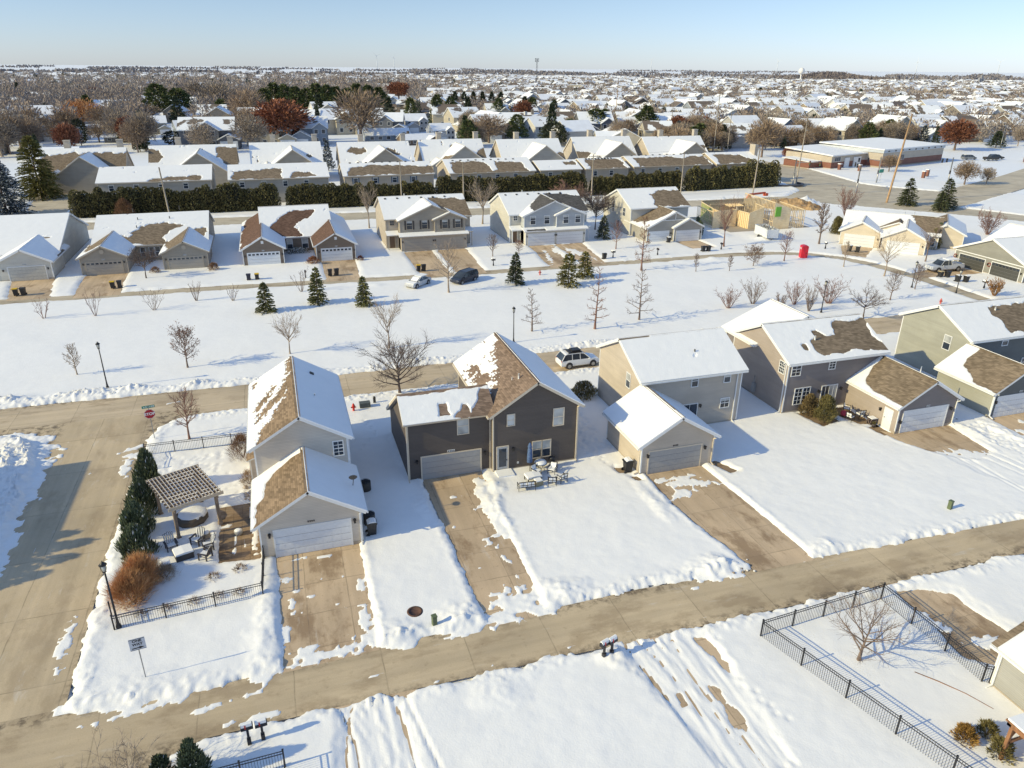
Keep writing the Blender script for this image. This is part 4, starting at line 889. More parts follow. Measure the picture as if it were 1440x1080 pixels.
def row_houses():
    """duplexes behind the evergreen hedges and the gabled row behind them"""
    near = [('A',-37,-13.5,186,201,.32),('B',-9.4,12.8,184.4,199,.32),('C',16.5,38.2,184,197,.32),('D',42.2,64.4,183,198,.32),('E',66,77.2,183,194,.3),('F',78.6,90.8,183,195,.3),('G',93,116.6,184,197,.3),('K',118.4,133,184,197,.34)]
    lab = {'A':'long low duplex wing behind the western hedge, left bay wholly snowed over','B':'grey duplex wing seen through the hedge gap, dark bare strips on its roof','C':'cream-gabled duplex wing with three blue shutters above the hedge','D':'duplex wing with mostly bare brown roof above the hedge','E':'small snow-roofed duplex wing behind the reddish bare tree','F':'duplex wing with bare brown roof behind the utility pole','G':'duplex wing with a row of roof vents along a bare brown roof','K':'last duplex wing of the hedge row, with a wide cream chimney'}
    bares = {'A':[[(10.5,.2),(13,2.0),(20.5,2.6),(22.5,1.4),(21.5,.2)]],'B':[[(.9,.2),(1.4,4.3),(10.6,5.6),(12,5),(11.8,.2)],[(14.2,.5),(15,3.4),(18.5,2.9),(20,.7)]],'C':[[(1.2,.3),(2,4.5),(9,6),(23,4.2),(23,.3)]],'D':[[(1.6,-.2),(2,7),(10.5,6.3),(11.5,.8),(12.6,1.2),(13.5,6.2),(20,5.4),(21,-.2)]],'E':[[(8,3),(11,3),(11,5),(8,5)]],'F':[[(1.5,-.1),(2.2,5.9),(12,5.9),(12,-.1)]],'G':[[(1.8,-.1),(2.6,5.6),(14,6.0),(17,4.6),(20,6),(24,5.8),(24,-.1)]],'K':[[(1.3,.3),(2.2,5.8),(10.6,5.6),(12.5,2),(13.2,.4)]]}
    for i, (k, x0, x1, y0, y1, sl) in enumerate(near):
        H = House('duplex_wing', lab[k], c=((x0+x1)/2,(y0+y1)/2), roofm=SH_TAUPE, wallm=S_STONE, trim=CREAM_TRIM, group='duplexes behind the evergreen hedges')
        P = H.gable(x0,x1,y0,y1,5.6,sl,'x', wall=S_SAND if k in 'CDFGK' else S_STONE); H.snow(P['S'], bare=bares[k], noise=.45, seed=100+i, res=.28, th=.1); H.snow(P['N'], seed=110+i, res=.8)
        n = int((x1-x0)/5)
        for j in range(n):
            a = x0+2.2+j*(x1-x0-3)/n; H.window('S',y0,a,a+.95,3.9,5.2,(1,2),blind=.2,shutter=flat('blue_shutter',(.10,.14,.2)) if k in 'C' else None)
        if k in 'GFDC':
            for j in range(9): H.vent(P['S'],2.5+j*(x1-x0-4)/9,7.2 if k != 'F' else 6.2,.5)
        if k == 'K':
            mb = MB(); mb.box(x1-.1,x1+.9,y0+4,y0+6.6,0,10.2); H.put(mb,'chimney',[S_SAND])
    # gabled row
    far = [('a',-58,-35,.9),('b',-32,-7.5,.5),('c',-6.2,15.6,.1),('d',18,40.8,.3),('e',42.2,64,.05),('f',65.6,88,0),('g',91.5,114,0),('h',114.5,138,0)]
    lab = {'a':'gabled duplex with mostly bare roof and a garage at the side street','b':'gabled duplex with snowy cross-gable beside the reddish oak','c':'gabled duplex with two pale chimneys on a snowy ridge below the russet oak','d':'gabled duplex with two bare ovals on its snowy roof','e':'gabled duplex behind the thin bare trees, dark dormer streaks on the snow','f':'gabled duplex with plain snow roof and grey valley wall, fourth from the dark pines','g':'gabled duplex with pale twin chimneys in front of the dark pines','h':'last gabled duplex of the row, beside the snowy blue spruces'}
    for i, (k, x0, x1, b) in enumerate(far):
        x0 += 1.3; x1 -= 1.3; y0 = 212+(i*3) % 7; H = House('gabled_duplex', lab[k], c=((x0+x1)/2,y0+8), roofm=SH_TAUPE, wallm=S_TAUPE if k not in 'ef' else S_STONE, trim=CREAM_TRIM, group='gabled duplexes in the second row')
        P = H.gable(x0,x1,y0+6,y0+20,4.0,.76,'x', wall=S_SAND)
        bl = {'a':[[(1,1.6),(1.5,6.2),(6,7.6),(22,7.2),(23,1),(16,-.3),(8,.6)]],'b':[[(-1,2.6),(2.6,3.2),(4,5),(2.6,7.5),(-1,8)],[(20,-.3),(25.5,-.3),(25,8),(17,8.4),(18,4)]],'c':[[(15,3),(17,2.5),(17.3,4),(15.6,4.4)]],'d':[[(2.6,5.4),(5,4.6),(8,5.2),(7.6,6.8),(4,7)],[(13,5),(17,3),(18,4),(14.6,6.6)]],'f':[[(13,-.3),(22,-.3),(22,3),(15,2.2)]],'h':[[(15.5,.2),(21,.2),(21,5),(17.5,4)]],'g':[[(-1,-.3),(6,-.3),(4,2.4),(-1,3)]],'e':[[(16,-.3),(21,-.3),(21,5.5),(18,4)],[(9,6),(14,3.2),(15,4),(10.4,7.2)]]}.get(k, [])
        H.snow(P['S'], bare=bl, noise=.5, seed=120+i, res=.32, th=.12); H.snow(P['N'], seed=130+i, res=.9)
        cx = x0+(x1-x0)*.58; G = H.gable(cx-6.8,cx+6.8,y0,y0+12,3.8,.70,'y', cut={'N':-1.0}); H.snow(G['W'], seed=140+i, res=.4, bare=[[(-1,.4),(5,.3),(6,3),(-1,5)]] if i in (0,4) else []); H.snow(G['E'], seed=150+i, res=.4)
        G2 = H.gable(cx-9.4,cx-4.6,y0+1.0,y0+9,3.4,.6,'y', cut={'N':-.6}); H.snow(G2['W'], seed=160+i, res=.4); H.snow(G2['E'], seed=170+i, res=.4)
        for px in (x0+(x1-x0)*.33, x1-1.2):
            mb = MB(); mb.box(px-.7,px+.7,y0+13.2,y0+14.6,6,11.4); mb.box(px-.8,px+.8,y0+13.1,y0+14.7,11.4,11.6); H.put(mb,'chimney',[S_SAND])
        if k == 'a': H.garage('S',y0+1.4,cx-8.9,cx-4.2,2.3,TAUPE_DOOR); H.window('S',y0+6,x0+1,x0+4.5,.8,2.4,(3,1))
    # clinic with brick base
    H = House('brick_clinic', 'flat-roofed clinic with red brick base and row of small windows by the crossroads', 'building', c=(210,215), rz=R(0), wallm=S_BRICK)
    CR = Matrix.Rotation(R(-33), 4, 'Z')
    H.root.rotation_euler = (0,0,R(16)); H.root.location = (195.5,205.5,0)
    H.c = (0,0)
    H.walls(0,38,0,24,0,2.3,wall=S_BRICK,corner=False); H.walls(-.02,38.02,-.02,24.02,2.3,4.6,wall=S_SAND,corner=False,found=0); H.walls(-.3,38.3,-.3,24.3,4.6,5.6,wall=siding('pale_metal_panel',(.5,.53,.56),.5),corner=False,found=0,name='parapet')
    R1 = H.plane((-.5,-.5,5.7),(1,0,0),(0,1,.02),39,25,.2,roofm=SNOW_ROOF); H.snow(R1, seed=180, res=1.2, th=.15)
    for i in range(9): H.window('S',-.3,2+i*4.1,3.2+i*4.1,4.85,5.3,(1,1),name='window')
    H.window('S',0,10,13,2.0,3.6,(3,1)); H.window('W',0,8,6.5,2.0,3.6,(2,1)) if False else None
    H.walls(-19,0,6,24,0,2.0,wall=S_BRICK,corner=False,name='wing_wall'); H.walls(-19,0,6.02,24,2.0,4.2,wall=S_SAND,corner=False,found=0,name='wing_wall')
    R2 = H.plane((-19.6,5.4,4.25),(1,0,0),(0,1,.06),19.6,19,.25,roofm=SNOW_ROOF); H.snow(R2, seed=181, res=1.2, th=.15)
    H.walls(-25,-19,10,20,0,2.2,wall=S_BRICK,corner=False,name='wing_wall'); R3 = H.plane((-25.4,9.6,2.3),(1,0,0),(0,1,.05),6.2,11,.2,roofm=SNOW_ROOF)
    for a in (-17.5,): H.window('S',6,a,a+3.2,2.3,3.6,(3,1))
    mb = MB(); mb.box(-7,-3,5.7,6,0,3.2); mb.box(-12,-9.5,5.7,6,0,3.2); H.put(mb,'entrance_panel',[WHITE])

def building_site():
    WOOD = NT('pine_sheathing'); v = WOOD.obj(); n = WOOD.noise(v, 1.3, 5); n2 = WOOD.noise(WOOD.scalev(v,(1,1,9)),2.0,3)
    WOOD = WOOD.set(WOOD.mul(WOOD.mix(WOOD.mr(n,.3,.7),(.80,.61,.35),(.88,.71,.46)), WOOD.mr(n2,.3,.7,.85,1.1)), .75)
    GREEN = flat('green_sheathing', (.16,.42,.05), .6); STUD = flat('pine_stud', (.74,.58,.36), .7)
    t = thing('house_frame', 'timber-framed house under construction with bare studs and a green end panel', 'house frame', (92,132,0)); t.scale = (1.05,1.05,1.28)
    c = (92,132)
    def put(mb, name, m): mb.v = [(x-c[0],y-c[1],z) for x,y,z in mb.v]; return mb.build(name, m, t)
    def studwall(p, q, h, sheath=None, step=.5, h2=None):
        p = Vector(p); q = Vector(q); L = (q-p).length; d = (q-p)/L; h2 = h if h2 is None else h2
        mb = MB(); mb.beam((*p,.06),(*q,.06),.14,.08); mb.beam((*p,h),(*q,h2),.14,.1); k = int(L/step)
        for i in range(k+1):
            a = p+d*L*i/k; mb.beam((a.x,a.y,.08),(a.x,a.y,h+(h2-h)*i/k),.05,.12,up=(d.x,d.y,0))
        mb.beam((*p,1.3),(*q,1.3),.05,.08)
        put(mb,'stud_wall',[STUD])
        if sheath:
            n = Vector((d.y,-d.x))*.09; mb = MB(); a, b = p+n, q+n
            mb.prism([(0,.05),(L,.05),(L,h2),(0,h)],0,.03,'y'); mb.v = [(a.x+d.x*x+n.x*y*.1, a.y+d.y*x+n.y*y*.1, z) for x,y,z in mb.v]; put(mb,'sheathing',[sheath])
    studwall((86.4,133),(88.5,141),2.7,GREEN,.5); studwall((86.2,131),(90.3,131),2.7,WOOD); studwall((86.2,131),(86.4,133.4),2.7,WOOD); studwall((90.3,131),(92.2,134),2.7,None)
    studwall((92.2,134.5),(96,134.5),2.7,None,.4); studwall((84.6,130.2),(86.2,130.2),2.7,WOOD,.4); studwall((84.6,130.2),(85.2,137),2.7,None,.5); studwall((91,127.8),(94.2,127.8),2.6,WOOD,h2=3.4); studwall((91,127.8),(90.6,133),2.6,WOOD); studwall((94.2,127.8),(95.2,132),3.4,None)
    studwall((95.4,126.4),(99.2,126.4),4.3,WOOD,h2=3.2); studwall((99.2,126.4),(102.6,126.4),2.9,None,.42); studwall((95.4,126.4),(96.6,138),4.3,None,.5); studwall((102.6,126.4),(103.8,136),2.9,None,.5); studwall((103,141),(88.5,141),2.9,WOOD,.5); studwall((97,136),(103,136),3.6,None,.45); studwall((96,137),(88,137),2.8,WOOD,.45); studwall((90,137),(96,137),2.7,None,.5)
    mb = MB(); mb.box(95.7,96.9,126.2,126.32,2.1,3.6); put(mb,'green_panel',[GREEN])
    mb = MB(); mb.box(86,104,126,141.4,-.02,.14); put(mb,'floor_slab',[CONCF])
    mb = MB()
    for i in range(7): mb.beam((91+i*.5,134.4,2.75),(91.4+i*.5,137,2.75),.05,.2)
    put(mb,'floor_joist',[STUD])
    # excavated soil
    SOIL = concrete('loose_soil', (.40,.26,.13), stain=.8)
    xs = np.linspace(-9,9,46); X,Y = np.meshgrid(xs,xs*.5); hgt = 2.6*np.clip(1-np.hypot(X/8,Y/4)+fbm(X*.5,Y*.5,4,3)*.45,0,1)**.8+fbm(X*1.7,Y*1.7,3,5)*.16
    idx = np.arange(46*46).reshape(46,46); F = np.stack([idx[:-1,:-1].ravel(),idx[:-1,1:].ravel(),idx[1:,1:].ravel(),idx[1:,:-1].ravel()],1)
    o = link('soil_heap', np_mesh('soil_heap', np.stack([X.ravel(),Y.ravel(),hgt.ravel()-.08],1), F, [SOIL])); o.location = (116,147.5,0); o.rotation_euler = (0,0,R(-24)); tag(o,'heap of brown excavated soil behind the framed house','soil heap')
    # orange excavator
    t = thing('excavator', 'orange-red tracked lifting machine with raised boom behind the framed house', 'excavator', (103,143.5,0), R(10))
    ORG = flat('orange_machine_paint', (.62,.10,.03), .4)
    mb = MB(); mb.box(-1.6,1.6,-1.3,-.8,0,.8); mb.box(-1.6,1.6,.8,1.3,0,.8); mb.build('track',[CHAR],t)
    mb = MB(); mb.box(-1.5,1.2,-1.2,1.2,.85,2.0); mb.box(-1.5,-.6,-1.1,1.1,2.0,2.3); mb.build('body',[ORG],t)
    mb = MB(); mb.box(.1,1.3,-1.2,-.1,2.0,3.2); mb.build('cab',[GLASS],t)
    mb = MB(); mb.beam((.8,.3,1.8),(-1.6,.3,4.2),.35,.45); mb.beam((-1.6,.3,4.2),(3.4,.3,4.3),.3,.4); mb.beam((-2.4,.3,2.0),(-1.6,.3,4.2),.3,.35); mb.build('boom',[ORG],t)
    mb = MB(); mb.box(3.2,4.0,-.1,.7,3.6,4.2); mb.build('bucket',[ORG],t)
    # white site trailer
    t = thing('site_trailer', 'white open-topped dump trailer full of offcuts on the snowy building plot', 'trailer', (89.6,119.6,0), R(82))
    mb = MB(); mb.box(-2.6,2.6,-1.15,1.15,.6,.75); mb.box(-2.6,2.6,-1.15,-1.08,.75,2.2); mb.box(-2.6,2.6,1.08,1.15,.75,2.2); mb.box(-2.6,-2.52,-1.15,1.15,.75,2.2); mb.box(2.52,2.6,-1.15,1.15,.75,2.3)
    mb.build('body',[flat('white_trailer_paint',(.66,.68,.70),.5)],t)
    mb = MB(); r2 = random.Random(3)
    for i in range(26): a = r2.uniform(-2,2); b = r2.uniform(-.8,.8); mb.beam((a,b,1.6+r2.random()*.7),(a+r2.uniform(-1,1),b+r2.uniform(-.7,.7),1.9+r2.random()*.7),.25,.06)
    mb.build('load',[flat('grey_offcut',(.36,.34,.31)),],t)
    for sgn in (-1,1):
        for px in (-.4,.5): w = MB(); w.tube([(px,sgn*1.18,.36),(px,sgn*1.36,.36)],.36,14); w.build('wheel',[CHAR],t,fix=False)
# ================================================================== TREES AND PLANTS
def bark(name, color):
    t = NT(name); v = t.obj(); n = t.noise(t.scalev(v, (3,3,.8)), 2.0, 4)
    return t.set(t.mul(color, t.mr(n, .3, .7, .6, 1.35)), .85)
BARK = bark('grey_brown_bark', (.19,.14,.115)); BARK_RED = bark('reddish_twig_bark', (.22,.125,.10)); BARK_PALE = bark('pale_bark', (.33,.26,.20)); BARK_DK = bark('dark_bark', (.115,.085,.075))

def leafy(name, color, var=.35, back=.0):
    t = NT(name); v = t.obj(); n = t.noise(v, .9, 3); n2 = t.noise(v, 7.0, 2)
    rn = t.n('ShaderNodeObjectInfo').outputs['Random']
    c = t.mul(color, t.mr(n, .3, .7, 1-var, 1+var)); c = t.mul(c, t.mr(n2, .2, .8, .75, 1.25)); c = t.mul(c, t.mr(rn, 0, 1, .85, 1.15))
    return t.set(c, .8, spec=.15)
NEEDLE = leafy('spruce_needles', (.16,.16,.065)); NEEDLE_DK = leafy('dark_spruce_needles', (.088,.10,.055)); NEEDLE_YEL = leafy('olive_pine_needles', (.19,.175,.06)); NEEDLE_BLUE = leafy('blue_spruce_needles', (.085,.105,.115)); JUNIPER = leafy('juniper_foliage', (.125,.15,.085))
HEDGE_G = leafy('arborvitae_foliage', (.15,.135,.06), .5); LEAF_RUST = leafy('rust_oak_leaves', (.20,.085,.045)); LEAF_BROWN = leafy('brown_clinging_leaves', (.23,.14,.085)); GRASS_GOLD = leafy('dry_ornamental_grass', (.52,.285,.135), .25); OCHRE = leafy('ochre_shrub_leaves', (.34,.20,.06)); SHRUB_OLIVE = leafy('olive_shrub_foliage', (.17,.145,.06)); WILLOW = leafy('golden_willow_twigs', (.30,.17,.08))

def tree_curves(h, r0, spread, rs, form='oval', n1=22, n2=5, n3=4, leader=True, low=.22, tw=.011):
    """list of (points, radii, sides) for trunk, limbs, twigs"""
    trunk, limbs = [], []
    def bend(p, d, L, k, up, jit):
        pts = [p.copy()]; d = d.normalized()
        for i in range(k):
            d = (d + Vector((rs.uniform(-jit,jit), rs.uniform(-jit,jit), up+rs.uniform(-jit,jit)*.6))).normalized()
            pts.append(pts[-1]+d*L/k)
        return pts
    def at(pts, t):
        f = t*(len(pts)-1); i = min(int(f), len(pts)-2); return pts[i].lerp(pts[i+1], f-i), (pts[i+1]-pts[i]).normalized()
    stems = []
    if form == 'shrub':
        for i in range(n1):
            a = 2*math.pi*i/n1+rs.uniform(-.3,.3); tilt = rs.uniform(.15,.75); d = Vector((math.cos(a)*tilt, math.sin(a)*tilt, 1))
            L = h*rs.uniform(.75,1.0)*math.sqrt(1+tilt*tilt*.5); p = bend(Vector((math.cos(a)*.12, math.sin(a)*.12, 0)), d, L, 5, .05, .12); trunk.append((p, [r0*(1-.8*j/5) for j in range(6)], 4)); stems.append((p, L*.5))
    else:
        th = h*(1.0 if leader else .5); k = 8
        p = bend(Vector((0,0,-.1)), Vector((rs.uniform(-.03,.03), rs.uniform(-.03,.03), 1)), th+.1, k, .12, .05)
        trunk.append((p, [r0*(1.25 if j == 0 else 1)*(1-.93*(j/k)**.8)+.004 for j in range(k+1)], 7))
        for i in range(n1):
            t = low+(1-low)*(i+rs.random()*.6)/n1 if leader else rs.uniform(.55,1.0)
            t = min(t, .97); q, d = at(p, t); a = i*2.4+rs.uniform(-.4,.4); f = (t-low)/(1-low)
            if form == 'oval': L = spread*(.55+.9*math.sin(math.pi*min(1,f*.85+.12)))*.62; el = .35+.75*f
            elif form == 'spire': L = spread*.55*(1.08-f)**.8+.15; el = .05+.55*f
            elif form == 'vase': L = h*.55*rs.uniform(.7,1.0); el = .85+.3*rs.random(); 
            else: L = spread*.5; el = .5
            if form == 'vase': hor = spread/h*1.15; dd = Vector((math.cos(a)*hor, math.sin(a)*hor, 1.0))
            else: dd = Vector((math.cos(a)*math.cos(el), math.sin(a)*math.cos(el), math.sin(el)))
            L *= rs.uniform(.8,1.15); b = bend(q, dd, L, 5, .06 if form != 'spire' else .02, .13)
            rb = max(r0*(.42 if leader else .55)*(1-.6*f), tw*1.4); limbs.append((b, [rb*(1-.82*j/5)+.003 for j in range(6)], 5)); stems.append((b, L))
    for b, L in stems:
        for j in range(n2):
            t = .25+.72*(j+rs.random())/n2; q, d = at(b, min(t,.98)); a = rs.uniform(0,6.28)
            sd = d.orthogonal().normalized(); sd = Matrix.Rotation(a, 3, d) @ sd; dd = d*.75+sd*.75+Vector((0,0,.18)); l2 = L*rs.uniform(.28,.5)*(1.15-t*.5)
            c = bend(q, dd, l2, 3, .06, .16); limbs.append((c, [tw*1.5, tw*1.25, tw, tw*.5], 4))
            for m in range(n3):
                q3, d3 = at(c, rs.uniform(.15,1)); sd = Matrix.Rotation(rs.uniform(0,6.28), 3, d3) @ d3.orthogonal().normalized()
                e = bend(q3, d3*.8+sd*.7+Vector((0,0,.15)), l2*rs.uniform(.35,.7), 2, .05, .15); limbs.append((e, [tw*.85, tw*.7, tw*.35], 3))
    hi = max(p.z for c, _, _ in trunk+limbs for p in c); rr = sorted(math.hypot(p.x,p.y) for c, _, _ in trunk+limbs for p in c); ra = max(rr[int(len(rr)*.985)], .1)
    sz, sx = h/hi, spread/2/ra
    trunk = [([Vector((p.x*sx,p.y*sx,p.z*sz)) for p in c], r, n) for c, r, n in trunk]; limbs = [([Vector((p.x*sx,p.y*sx,p.z*sz)) for p in c], r, n) for c, r, n in limbs]
    return trunk, limbs

def curves_mesh(name, cs, mat):
    mb = MB()
    for p, r, n in cs: mb.tube(p, r, n, 0, cap=False, smooth=n > 4)
    return mb.mesh(name, [mat])

def blades(name, base, direc, length, width, mat, rs, curl=0.0, up=None, extra=None):
    """many thin leaf blades at once; base (N,3), direc (N,3)"""
    g = np.random.default_rng(rs); n = len(base); d = direc/np.linalg.norm(direc, axis=1, keepdims=True)
    r = g.normal(size=(n,3)); s = np.cross(d, r); s /= np.linalg.norm(s, axis=1, keepdims=True)+1e-9
    L = (np.ones(n)*length if np.isscalar(length) else length)[:,None]; w = (np.ones(n)*width if np.isscalar(width) else width)[:,None]
    mid = base+d*L*.5; tip = base+d*L
    if curl: mid = mid+np.array([0,0,1])*L*curl*.3; tip = tip-np.array([0,0,1])*L*curl
    V = np.stack([base, mid+s*w*.5, tip, mid-s*w*.5], 1).reshape(-1,3); F = np.arange(4*n).reshape(n,4)
    mats = [mat]; mi = None
    if extra is not None: mats.append(extra[0]); mi = (g.random(n) < extra[1]).astype(np.int32)
    return np_mesh(name, V, F, mats, mi)

_tm = {}
def bare_tree(name, label, loc, h, w, seed, form='oval', mat=None, r0=None, n=(22,5,4), rz=None, group=None, leader=True, low=.22, tw=.011, leaves=None, snowbase=False):
    key = (form, seed % 4, n, leader, mat.name if mat else '', round(h/w*2))
    rs = random.Random(seed % 4*13+int(h*3)); mat = mat or BARK
    t = thing(name, label, 'shrub' if form == 'shrub' else 'tree', loc, rs.uniform(0,6.28) if rz is None else rz, group)
    if key not in _tm or leaves:
        tr, li = tree_curves(h, r0 or h*.016+.025, w, rs, form, *n, leader=leader, low=low, tw=tw)
        _tm[key] = (curves_mesh('trunk', tr, mat), curves_mesh('crown', li, mat), h, li)
    a, b, h0, li = _tm[key]; s = h/h0
    link('trunk', a, t); link('crown', b, t); t.scale = (s,s,s)
    if leaves:
        pts = np.array([p for c, r, k in li if k <= 4 for p in c]); g = np.random.default_rng(seed); m = leaves[1]
        sel = pts[g.integers(0, len(pts), m)]+g.normal(size=(m,3))*.09; d = g.normal(size=(m,3)); d[:,2] -= .4
        link('foliage', blades('foliage', sel, d, g.uniform(.08,.17,m), .09, leaves[0], seed), t)
    return t

_cm = {}
def conifer_mesh(h, w, seed, mat, snow=.0, dens=1.0, lean=.75, droop=.18, open_=.0):
    g = np.random.default_rng(seed); nb = int(260*dens); zz = h*(.05+.93*np.sort(g.random(nb)**1.15)); f = 1-zz/h
    rad = w*.5*(f**lean)*g.uniform(.72,1.12,nb)+.06; ang = g.uniform(0,6.28,nb)+np.arange(nb)*2.4
    B, D, L, W = [], [], [], []
    for i in range(nb):
        k = int(10+rad[i]*9); t = g.uniform(.12,1,k); el = .12+.5*(zz[i]/h)-droop
        ca, sa = math.cos(ang[i]), math.sin(ang[i]); px = rad[i]*t; p = np.stack([ca*px, sa*px, zz[i]+px*el-.22*rad[i]*t*t], 1)
        side = g.uniform(-1,1,k); d = np.stack([ca*.9-sa*side*.8, sa*.9+ca*side*.8, g.uniform(-.25,.35,k)], 1)
        B.append(p); D.append(d); L.append(g.uniform(.16,.34,k)*(h/5)**.4*(1.15-.3*t)); W.append(np.full(k,.085*(h/5)**.4))
    B = np.concatenate(B); D = np.concatenate(D); L = np.concatenate(L); W = np.concatenate(W)
    top = np.stack([g.normal(size=40)*.03, g.normal(size=40)*.03, h*g.uniform(.9,1.0,40)], 1); td = np.stack([g.normal(size=40)*.5, g.normal(size=40)*.5, np.ones(40)], 1)
    B = np.concatenate([B, top]); D = np.concatenate([D, td]); L = np.concatenate([L, np.full(40,.22)]); W = np.concatenate([W, np.full(40,.05)])
    return blades('crown', B, D, L, W*1.7, mat, seed, extra=(SNOW_ROOF, snow) if snow else None)
def conifer(name, label, loc, h, w, seed, mat=None, snow=0.02, dens=1.0, group=None, lean=.75):
    mat = mat or NEEDLE; key = (mat.name, seed % 5, round(snow,2), dens, round(h/w,1))
    t = thing(name, label, 'tree', loc, seed*1.7, group)
    if key not in _cm:
        mb = MB(); mb.tube([(0,0,-.1),(0,0,h*.5),(0,0,h*.93)], [h*.018+.03,h*.012+.02,.01], 7)
        _cm[key] = (mb.mesh('trunk',[BARK_DK]), conifer_mesh(h,w,seed,mat,snow,dens,lean), h)
    a, b, h0 = _cm[key]; s = h/h0; t.scale = (s,s,s); link('trunk', a, t); link('crown', b, t)
    return t

def bush(name, label, loc, rx, ry, h, seed, mat, n=1800, L=.28, W=.06, cat='shrub', up=.5, snow=.0, group=None, shape=1.0, rz=0, trunk=False, stiff=.0):
    g = np.random.default_rng(seed); t = thing(name, label, cat, loc, rz, group)
    a = g.uniform(0,6.28,n); z = g.random(n)**.8; r = np.sqrt(g.uniform(.25,1,n))*np.sqrt(np.clip(1-(z**(2*shape)),0,1))*(.8+.28*np.sin(a*3+seed)*np.sin(z*7+seed))
    p = np.stack([np.cos(a)*r*rx, np.sin(a)*r*ry, z*h*.93], 1); d = np.stack([np.cos(a)*r/rx*.8+g.normal(size=n)*.35, np.sin(a)*r/ry*.8+g.normal(size=n)*.35, up+z*.6+g.normal(size=n)*.25], 1)
    link('foliage', blades('foliage', p, d, g.uniform(.6,1.3,n)*L, W, mat, seed, extra=(SNOW_ROOF, snow) if snow else None), t)
    mb = MB(); rs = random.Random(seed)
    for i in range(7):
        q = rs.uniform(0,6.28); mb.tube([(0,0,-.05),(math.cos(q)*rx*.3,math.sin(q)*ry*.3,h*.45),(math.cos(q)*rx*.55,math.sin(q)*ry*.55,h*.8)],[.03,.02,.008],5,cap=False)
    me = mb.mesh('stem',[BARK_DK]); link('stem', me, t)
    return t

